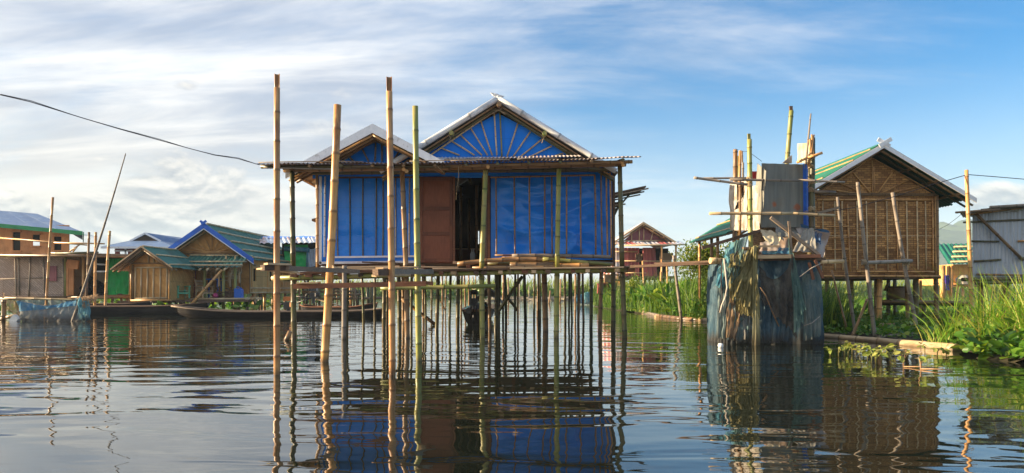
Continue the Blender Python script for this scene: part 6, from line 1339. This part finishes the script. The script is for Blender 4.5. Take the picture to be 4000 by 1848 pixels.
tb = thing('blue_table', (PX(833, 34.1), 34.1, pz), 'small blue table under an upturned chair on the porch', 'table'); q = Vector((PX(833, 34.1), 34.1, pz))
add('tabletop', M().box(q + Vector((0, 0, .92)), (.75, .55, .06)), 'plastic_blue', tb)
for x in (-.32, .32):
    for y in (-.22, .22): add('leg', M().box(q + Vector((x, y, .445)), (.07, .07, .89)), 'plastic_blue', tb)
dr = thing('blue_drum', (PX(933, 33.3), 33.3, pz), 'blue plastic jerrycan at the right end of the left porch', 'drum'); q = Vector((PX(933, 33.3), 33.3, pz))
add('drum_body', M().prism([q + Vector((-.18, -.14, 0)), q + Vector((.18, -.14, 0)), q + Vector((.18, -.14, .40)), q + Vector((.10, -.14, .46)), q + Vector((-.18, -.14, .46))], (0, .28, 0)), 'plastic_blue', dr); add('cap', M().lathe(q + Vector((.1, 0, .44)), [(.05, 0), (.05, .06), (.02, .07)], 10), 'plastic_blue', dr); add('handle', M().path([q + Vector((-.14, 0, .46)), q + Vector((-.1, 0, .54)), q + Vector((.0, 0, .54)), q + Vector((.04, 0, .46))], .02, 6), 'plastic_blue', dr)
fw = M()
for k in range(110): x = PX(rng.uniform(842, 912), 33.6); y = 33.6 + rng.uniform(-.3, .3); h = abs(rng.gauss(0, .18)) ; a = rng.uniform(-.6, .6); L = rng.uniform(.2, .5); fw.beam((x - L * math.cos(a) / 2, y, pz + h), (x + L * math.cos(a) / 2, y + L * math.sin(a), pz + h + rng.uniform(-.1, .1)), .04, .04)
add('firewood_heap', fw, 'wood_dark', kind='stuff', label='heap of brown firewood twigs on the left porch', cat='firewood')
pk = thing('pink_ball', (PX(842, 33.2), 33.2, pz), 'small pink pot on the porch beside the firewood', 'pot'); add('pot_body', M().lathe((PX(842, 33.2), 33.2, pz), [(.06, 0), (.12, .05), (.13, .13), (.08, .2), (.09, .23)], 12), 'plastic_pink', pk, smooth=True)
ld = thing('red_ladder', (PX(752, 33.8), 33.8, pz), 'narrow red and black strip leaning on the porch wall', 'ladder')
for s in (-.07, .07): add('rail', M().beam((PX(752, 33.8) + s, 33.8, pz), (PX(757, 33.8) + s, 33.9, 2.2), .04, .04), 'red_wall', ld)
for k in range(8): z = pz + .2 + k * .2; add('rung', M().beam((PX(752, 33.8) - .07, 33.82, z), (PX(752, 33.8) + .09, 33.82, z), .03, .03), 'plastic_orange' if k % 2 else 'engine_metal', ld)
for i, x in enumerate((655, 682, 707)): cn = thing('jerrycan', (PX(x, 32), 32, .1), ('left', 'middle', 'right')[i] + ' one of three orange jerrycans under the porch beside the annex', 'jerrycan', 'orange jerrycans under the left porch'); add('can_body', M().lathe((PX(x, 32), 32, -.03), [(.1, 0), (.16, .03), (.16, .26), (.1, .32)], 10), 'plastic_orange', cn, smooth=True)

# ------------------------------------------------------------------ shed with green tarpaulin and the grey woven hut
SH = thing('open_shed', (PX(385, 33), 33.5, 0), 'dark open shed with green tarpaulin beside the grey woven hut', 'shed')
SD = 32.5
add('green_tarpaulin', M().grid(lambda a, b: D1(818 + 196 * a + (20 * b * (1 - a)), 615 + 280 * b + 10 * math.sin(a * 9) * b, SD + 1.2) + Vector((0, -.12 * fnoise(a * 5 + 1, b * 3) - .06 * fnoise(a * 14, b * 5), 0)), 30, 24), 'tarp_green', SH, smooth=True)
wall(SH, [D1(545, 600, SD + 2.6), D1(1015, 600, SD + 2.6), D1(1015, 905, SD + 2.6), D1(545, 905, SD + 2.6)], (0, .05, 0), 'black_cloth', 'back_sheet')
add('green_back_sheet', M().grid(lambda a, b: D1(548 + 100 * a, 610 + 240 * b, SD + 2.4) + Vector((0, -.1 * fnoise(a * 4, b * 4), 0)), 10, 10), 'tarp_green', SH, smooth=True)
add('black_tarpaulin', M().grid(lambda a, b: D1(555 + 260 * a, 905 - (60 + 95 * math.sin(math.pi * a) ** .7) * b, SD + 1.0 + .6 * b) + Vector((0, -.25 * fnoise(a * 6, b * 5), .12 * fnoise(a * 9, b * 5, 3))), 30, 12), 'black_cloth', SH, smooth=True)
for i, (a, b, c, e) in enumerate(((0, 600, 520, 585), (400, 572, 1010, 590), (0, 588, 1000, 600), (430, 575, 760, 568))): pole('roof_pole', D1(a, b, SD - .6 - .1 * i), D1(c, e, SD - .6 - .1 * i), .05, rng.choice(('bamboo_dark', 'bamboo_brown')), SH, node=0)
for i in range(9): add('roof_sheet', M().corr(D1(-60 + i * 120, 592 if i < 5 else 596, SD - .8), Vector((1.55 * .95, 0, 0)), Vector((0, 3.4, .22)), .25, .03, 1, 5), 'rust_sheet', SH, smooth=True)
for a, b in (((515, 640), (515, 910)), ((555, 640), (553, 900))): add('door_frame', M().beam(D1(*a, SD), D1(*b, SD), .22, .06), 'plank_brown', SH)
add('door_frame', M().beam(D1(520, 655, SD - .02), D1(608, 665, SD - .02), .08, .42), 'plank_brown', SH)
for x, mt in ((507, 'bamboo_green'), (645, 'bamboo_tan'), (1008, 'bamboo_brown')): pole('post', D1(x, 590, SD), D1(x, 1000, SD), .06, mt, SH, node=0)
for a, b in (((380, 920), (1010, 905)), ((560, 915), (1012, 912)), ((745, 715), (825, 715)), ((745, 658), (820, 662))): pole('floor_log', D1(*a, SD), D1(*b, SD), .08 if a[1] > 800 else .04, 'bamboo_brown' if a[1] > 800 else 'bamboo_white', SH, node=0)
for x in (560, 700, 870, 940, 985): q = D1(x, 915, SD + .3); pole('stilt', (q.x, q.y, -.3), q, .06, 'bamboo_brown', SH, node=0)
GH = thing('woven_hut', (PX(120, 32), 32.5, 0), 'grey-brown woven hut with red shutter at the far left', 'hut')
wall(GH, [D1(-120, 605, SD), D1(500, 585, SD), D1(500, 918, SD), D1(-120, 930, SD)], (0, .05, 0), 'weave_grey', 'front_wall')
wall(GH, [D1(500, 585, SD + .06), D1(500, 918, SD + .06), D1(500, 918, SD + .06) + Vector((0, 2.5, 0)), D1(500, 585, SD + .06) + Vector((0, 2.5, 0))], (-.05, 0, 0), 'weave_grey', 'side_wall')
for a, b in (((118, 612), (124, 905)), ((142, 610), (150, 900)), ((236, 600), (222, 915)), ((335, 590), (345, 880)), ((488, 615), (495, 910))): pole('batten', D1(*a, SD - .05), D1(*b, SD - .05), .03, 'bamboo_grey', GH, node=0)
sh = add('shutter', M().beam(D1(402, 672, SD - .06), D1(402, 790, SD - .06), .46, .04, (1, 0, 0), roll=math.pi / 2), 'maroon_tarp', GH, label='red shutter'); 
pole('wall_rail', D1(-60, 775, SD - .03), D1(500, 760, SD - .03), .02, 'bamboo_grey', GH, node=0); pole('floor_log', D1(-60, 928, SD - .1), D1(520, 915, SD - .1), .07, 'bamboo_brown', GH, node=0)
for x in (40, 150, 260, 400, 480): q = D1(x, 925, SD + .3); pole('stilt', (q.x, q.y, -.3), q, .06, 'bamboo_brown', GH, node=0)

# two-storey plank house behind, blue hipped roof
BH = thing('plank_house', (PX(120, 45), 47, 0), 'brown plank house with blue hipped roof and green eaves at the left edge', 'house')
BD = 45.0
def bxz(x, y): q = D1(x, y, BD); return q.x, q.z
x1, zt = bxz(532, 395); x0 = D1(-200, 0, BD).x; zb = D1(0, 640, BD).z; zt = D1(0, 355, BD).z
ops = [(97, 157, 405, 557), (250, 308, 425, 520), (418, 475, 440, 555)]
px = x0
for a, b, c, e in ops:
    xa, xb, zc, ze = D1(a, 0, BD).x, D1(b, 0, BD).x, D1(0, c, BD).z, D1(0, e, BD).z
    wall(BH, [(px, BD, zb), (xa, BD, zb), (xa, BD, zt), (px, BD, zt)], (0, .08, 0), 'plank_brown', 'front_wall'); wall(BH, [(xa, BD, zb), (xb, BD, zb), (xb, BD, ze), (xa, BD, ze)], (0, .08, 0), 'plank_brown', 'front_wall'); wall(BH, [(xa, BD, zc), (xb, BD, zc), (xb, BD, zt), (xa, BD, zt)], (0, .08, 0), 'plank_brown', 'front_wall')
    w = add('window', M().box(((xa + xb) / 2, BD + .16, (zc + ze) / 2 + (.0 if a != 250 else .3)), (xb - xa + .5, .04, zc - ze + .3 - (0 if a != 250 else .45))), 'dark_room', BH)  # dark board behind the opening, coloured as the unlit room
    for z in (zc, ze): add('window_frame', M().box(((xa + xb) / 2, BD - .03, z), (xb - xa + .16, .06, .09)), 'plank_brown', w)
    px = xb
wall(BH, [(px, BD, zb), (x1, BD, zb), (x1, BD, zt), (px, BD, zt)], (0, .08, 0), 'plank_brown', 'front_wall'); wall(BH, [(x1 - .08, BD + .09, zb), (x1 * 51 / BD - .1, 51, zb), (x1 * 51 / BD - .1, 51, zt), (x1 - .08, BD + .09, zt)], (.08, 0, 0), 'plank_brown', 'side_wall')
for i in range(26): x = x0 + (x1 - x0) * i / 25; add('cover_strip', M().box((x, BD - .02, zt - .12), (.05, .03, .2)), 'plank_brown', BH)
e0, e1 = D1(-240, 330, BD - 1.2), D1(600, 412, BD - 1.2); r0, r1 = D1(-240, 225, BD + 3), D1(290, 272, BD + 3); er = D1(655, 408, BD + 7.2)
e1 = D1(640, 412, BD - 1.2); ec = Vector((e1.x * 1.15, e1.y * 1.15, e1.z))
n = 9
for i in range(n):
    f0, f1 = i / n, (i + 1) / n; A, Bq, C, Dq = e0.lerp(e1, f0), e0.lerp(e1, f1), r0.lerp(r1, f1), r0.lerp(r1, f0); add('roof_sheet', M().prism([A, Bq + Vector((.0, 0, .0)), C, Dq], (0, 0, (.03 + .006 * (i % 2)))), 'roof_blue', BH)
add('roof_sheet', M().prism([e1, ec, r1], (0, 0, .03)), 'roof_blue', BH); add('eave_board', M().beam(e0 + Vector((0, -.05, -.06)), e1 + Vector((0, -.05, -.06)), .06, .26), 'paint_green', BH); add('eave_board', M().beam(e1 + Vector((.05, 0, -.08)), ec + Vector((.05, 0, -.08)), .06, .2), 'paint_green', BH)
add('soffit', M().prism([e0 + Vector((0, .05, -.15)), e1 + Vector((0, .05, -.15)), Vector((e1.x, BD + .2, e1.z - .15)), Vector((e0.x, BD + .2, e0.z - .15))], (0, 0, .02)), 'paint_white', BH)
add('inner_wall', M().box(((x0 + x1) / 2, BD + 4, (zb + zt) / 2), (x1 - x0, .1, zt - zb)), 'plank_brown', BH) if False else None
for i, (a, b, c, e, d) in enumerate(((0, 455, 420, 492, 42), (100, 462, 690, 512, 42), (420, 492, 810, 500, 41), (540, 560, 620, 505, 41), (565, 562, 612, 506, 41))): add('bamboo_rail', M().tube(D1(a, b, d), D1(c, e, d), .05, .04, 6, 0), 'bamboo_tan', label=['upper thin bamboo rail before the plank house windows', 'lower thin bamboo rail before the plank house windows', 'bamboo rail sticking out right of the plank house', 'slanting prop of the rail right of the plank house', 'second slanting prop of the rail right of the plank house'][i], cat='pole', group='thin bamboo rails before the plank house')

# red house with blue roof behind
RH = thing('plank_house', (PX(500, 55), 57, 0), 'dark red house with blue hipped roof in the left distance', 'house')
RD = 55.0
def e_(x, y, d): return D1(x, y, d)
A, Bq = e_(785, 527, RD - 1), e_(1335, 527, RD - 1); C, Dq = e_(1235, 482, RD + 1.4), e_(1010, 482, RD + 1.4)
add('roof_sheet', M().prism([A, Bq, C, Dq], (0, 0, .05)), 'roof_blue', RH)
ap = e_(1128, 420, RD + 1.2); bk = Vector((ap.x + 0.6, RD + 9, ap.z)); rr_ = e_(1440, 470, RD + 9)
add('roof_sheet', M().prism([ap, bk, Vector((Bq.x + 2.5, RD + 9, A.z)), Bq, C], (0, 0, .06)), 'roof_blue', RH); add('roof_sheet', M().prism([ap, Dq, A, Vector((A.x, RD + 9, A.z)), bk], (0, 0, .06)), 'roof_blue', RH)
add('gablet', M().prism([e_(1020, 480, RD + 1.5), e_(1225, 480, RD + 1.5), e_(1128, 428, RD + 1.5)], (0, .05, 0)), 'wood_dark', RH); add('gablet_trim', M().beam(e_(1005, 480, RD + 1.1), ap + Vector((0, -.1, 0)), .06, .14), 'paint_white', RH); add('gablet_trim', M().beam(e_(1245, 480, RD + 1.1), ap + Vector((0, -.1, 0)), .06, .14), 'paint_white', RH)
add('eave_board', M().beam(A + Vector((0, -.05, -.03)), Bq + Vector((0, -.05, -.03)), .06, .16), 'paint_white', RH)
for a, b, c, e in ((890, 925, 532, 640), (990, 1330, 532, 640), (925, 990, 532, 553), (925, 990, 590, 640)): wall(RH, [e_(a, e, RD), e_(b, e, RD), e_(b, c, RD), e_(a, c, RD)], (0, .1, 0), 'red_wall', 'front_wall')
add('window_frame', M().box(e_(958, 555, RD - .03), (1.45, .08, .12)), 'paint_white', RH); add('window_frame', M().box(e_(972, 572, RD - .03), (.12, .08, .9)), 'paint_white', RH)

# house behind on the right: blue tarpaulin ridge, green tarpaulin wall
def E1(x, y, d): return P(950 + x * .3361, 880 + y * .3361, d)
TH = thing('stilt_house', (PX(1150, 41), 42, 0), 'house with blue ridge sheet and green tarpaulin wall behind the teal roof', 'house')
TD = 40.0
for i in range(7):
    a = E1(160 + i * 125, 210 - i * 2, TD - .8); b = E1(160 + (i + 1) * 125, 210 - i * 2, TD - .8); top = E1(130 + i * 125, 140, TD + 1.6); add('roof_sheet', M().corr(a, b - a + Vector((.06, 0, 0)), top - a, .3, .04, 1, 5), ('roof_rust', 'zinc_bright', 'zinc_bright')[i % 3], TH, smooth=True)
add('ridge_sheet', M().grid(lambda a, b: E1(130 + 900 * a, 152 - 24 * b + 3 * math.sin(a * 17), TD + 1.2 + .8 * b) + Vector((0, 0, .05 * fnoise(a * 20, b))), 40, 4), 'tarp_blue', TH, smooth=True)
add('green_tarpaulin', M().grid(lambda a, b: E1(480 + 272 * a, 228 + 260 * b, TD) + Vector((0, -.12 * fnoise(a * 4, b * 4), 0)), 20, 18), 'tarp_green', TH, smooth=True)
add('grey_tarpaulin', M().grid(lambda a, b: E1(750 + 90 * a, 285 + 205 * b - 15 * a, TD - .15 + .3 * a) + Vector((0, -.25 * fnoise(a * 5, b * 2, 4), 0)), 16, 16), 'grey_tarp', TH, smooth=True)
wall(TH, [E1(450, 500, TD + .4), E1(900, 500, TD + .4), E1(900, 200, TD + .4), E1(450, 200, TD + .4)], (0, .05, 0), 'dark_room', 'back_sheet'); add('blue_pipe', M().tube(E1(480, 270, TD - .3), E1(765, 288, TD - .3), .14, .14, 8, 0), 'net_blue', TH); add('blue_pipe', M().path([E1(742, 290, TD - .3), E1(745, 330, TD - .3), E1(740, 480, TD - .3)], .06, 6), 'net_blue', TH)
add('floor', M().prism([E1(440, 500, TD - .8), E1(1400, 505, TD - .8), E1(1400, 505, TD - .8) + Vector((0, 3, 0)), E1(440, 500, TD - .8) + Vector((0, 3, 0))], (0, 0, -.1)), 'wood_dark', TH)
JT = thing('bamboo_jetty', (PX(1330, 42), 42, 0), 'tangle of thin bamboo jetty posts and rails behind the canoes', 'jetty')
for k in range(34): x = rng.uniform(1165, 1500); d = rng.uniform(38, 46); q = P(x, rng.uniform(1085, 1130), d); pole('jetty_post', (q.x + rng.uniform(-.15, .15), d, -.3), q, rng.uniform(.04, .08), rng.choice(('bamboo_tan', 'bamboo_brown', 'bamboo_dark')), JT, node=0)
for (a, b, c, e, d) in ((1180, 1140, 1420, 1138, 40), (1250, 1168, 1500, 1164, 41), (1300, 1152, 1420, 1150, 39), (1190, 1125, 1330, 1128, 42)): pole('jetty_rail', P(a, b, d), P(c, e, d), .07, 'bamboo_brown', JT, node=0)

# ------------------------------------------------------------------ nets and stakes at the far left
ND = 21.2
NT_ = thing('net_pen', (PX(210, ND), ND, 0), 'blue and grey net pen hung from a bamboo rail at the far left', 'net')
def E8(x, y, d=ND): return P(x * .3362, 1000 + y * .3362, d)
def pen(a, b):
    top = E8(205 + 700 * a, 512 + 62 * math.sin(math.pi * min(1, a * 1.0)) ** 1.2 - 25 * max(0, a - .7) * 3, ND - .1); bot = E8(255 + 700 * a, 762, ND - .25)
    return top.lerp(bot, b) + Vector((0, -.10 * fnoise(a * 7, b * 2) - .05 * fnoise(a * 20 + b * 4, b * 3), 0))
add('net_wall', M().grid(pen, 60, 24), 'net_grey', NT_, smooth=True)
add('net_patch', M().grid(lambda a, b: pen(.0 + .62 * a, (.02 + (.52 - .42 * a) * b)) + Vector((0, -.04, 0)), 30, 12), 'net_azure', NT_, smooth=True)
add('net_patch', M().grid(lambda a, b: pen(.55 + .44 * a, (.0 + (.12 + .2 * a) * b)) + Vector((0, -.04, 0)), 24, 8), 'net_azure', NT_, smooth=True)
add('net_wall', M().grid(lambda a, b: E8(215 + 690 * a + 40 * b, 505 + 255 * b, ND + .9) + Vector((0, -.1 * fnoise(a * 8, b * 2, 4), 0)), 40, 14), 'net_slate', NT_, smooth=True)
add('net_flap', M().grid(lambda a, b: E8(930 + 210 * a - 25 * b + 60 * b * (1 - a), 480 - 40 * a + 85 * b + 180 * b * (1 - a) * .3, ND - .3) + Vector((0, -.12 * fnoise(a * 5, b * 4, 9), 0)), 20, 14), 'net_peach', NT_, smooth=True)
add('net_flap', M().grid(lambda a, b: E8(905 + 145 * a + 10 * b, 520 + 235 * b - 15 * math.sin(a * 9) * b, ND - .28) + Vector((0, -.14 * fnoise(a * 7, b * 2, 5), 0)), 20, 16), 'net_blue', NT_, smooth=True)
add('net_flap', M().grid(lambda a, b: E8(20 + 200 * a, 420 + 90 * a + 225 * b - 45 * math.sin(a * 3) * b, ND + .1) + Vector((0, -.12 * fnoise(a * 5, b * 3, 2), 0)), 20, 14), 'net_peach', NT_, smooth=True)
pole('rail', E8(-80, 500, ND - .15), E8(1112, 512, ND - .15), .022, 'wood_dark' and 'bamboo_dark', NT_, node=.6); pole('rail', E8(60, 485, ND + .05), E8(900, 512, ND + .0), .03, 'bamboo_pale', NT_, node=.6)
add('knotted_net', M().lathe(E8(930, 560, ND - .32), [(.02, -.1), (.08, 0), (.06, .1), (.03, .2)], 9, 1, .7), 'net_blue', NT_, smooth=True)
for (a, b, d, r, mt, lb) in (((410, 140), (352, 1100), 21.4, .036, 'bamboo_tan', 'sunlit leaning pole standing in the blue net pen'), ((974, -200), (558, 1105), 21.0, .014, 'bamboo_grey', 'very long thin pole leaning right above the net pen'), ((690, 410), (664, 900), 28.5, .045, 'bamboo_brown', 'thin post before the dark shed, leftmost of three'), ((742, 410), (736, 890), 28.3, .05, 'bamboo_tan', 'middle tan post before the dark shed'), ((851, 400), (820, 970), 28.1, .05, 'bamboo_tan', 'post before the edge of the green tarpaulin')):
    A, Bq = D1(*a, d), D1(*b, d); k = (Bq - A); k = k * ((A.z + .4) / -k.z); t = thing('bamboo_pole', (A + k).to_tuple(), lb, 'pole', 'thin poles at the left'); add('stem', M().tube(A + k, A, r * (3.6 if r < .03 else 1.1), r, 8, .5, rng.uniform(-.05, .05), (1, 0, 0)), mt, t)
add('bamboo_stake', M().tube(E8(45, 500), E8(38, 800), .06, .06, 8, .4), 'bamboo_brown', label='stake at the left end of the net pen', cat='stake'); add('bamboo_stake', M().tube(E8(-10, 735, 21.8), E8(240, 675, 21.8), .05, .05, 8, .4), 'bamboo_pale', label='pale pole lying slanted at the left of the net pen', cat='stake')
f = thing('float', E8(180, 745), 'white foam block floating at the left of the net pen', 'float'); add('foam_body', M().beam(E8(205, 705, 21), E8(150, 775, 21), .16, .2), 'foam_white', f)

# ------------------------------------------------------------------ sprouts on the water at the right
ORD = ['first', 'second', 'third', 'fourth', 'fifth', 'sixth', 'seventh', 'eighth', 'ninth', 'tenth', 'eleventh', 'twelfth', 'thirteenth', 'fourteenth', 'fifteenth', 'sixteenth', 'seventeenth', 'eighteenth', 'nineteenth']
def sprout(i, x, y, h, n, pink=False):
    d = WD(y); o = Vector((PX(x, d), d, 0)); t = thing('water_sprout', o, ORD[i] + ' pale green sprout from the left in the water before the floating log', 'plant', 'sprouts before the floating log')
    for k in range(n):
        a = rng.uniform(0, 6.28); L = h * rng.uniform(.7, 1.15); tip = o + Vector((math.cos(a) * L * .35, math.sin(a) * L * .3, L))
        add('stem', M().path([o + Vector((0, 0, -.05)), o + Vector((math.cos(a) * L * .05, 0, L * .55)), tip], .006, 5, .004), 'pink_stem' if pink else 'bamboo_green', t)
        for _ in range(2): V, Fq, rr = leaves(np.array([tuple(tip)]), .085, .62, .6, -.35); raw('leaf', V, Fq, 'sprout', rr, t)
    if pink: add('runner', M().path([o + Vector((0, 0, .01)), o + Vector((.12, -.1, .02)), o + Vector((.3, -.12, .01))], .007, 5), 'pink_stem', t)
sp = [(310, 955, .14, 3), (380, 960, .15, 2), (432, 960, .2, 3), (462, 955, .12, 2), (495, 935, .17, 3), (520, 965, .13, 2), (560, 945, .14, 3), (590, 945, .2, 3), (625, 1000, .16, 4), (660, 1015, .18, 5), (695, 1025, .18, 4), (745, 1000, .2, 5), (820, 1010, .17, 5), (850, 945, .14, 3), (930, 1050, .2, 4), (1075, 1070, .18, 3), (1110, 930, .12, 3), (1215, 950, .12, 3), (1290, 950, .1, 3)]
for i, (x, y, h, n) in enumerate(sp): sprout(i, 3100 + x * .4622, 950 + y * .4622, h, n, x in (930, 1075))

# ------------------------------------------------------------------ the air between here and the hills
t = NT('haze_air'); pv = t.n('ShaderNodeVolumePrincipled'); pv.inputs['Color'].default_value = (0.62, 0.82, 1.0, 1); pv.inputs['Density'].default_value = 0.0005; pv.inputs['Anisotropy'].default_value = 0.0
t.l(pv.outputs[0], t.out.inputs['Volume'])
add('haze', M().box((0, 60, 62), (2800, 2800, 128)), 'haze_air', kind='stuff', label='thin blue air over the lake and the hills', cat='haze')
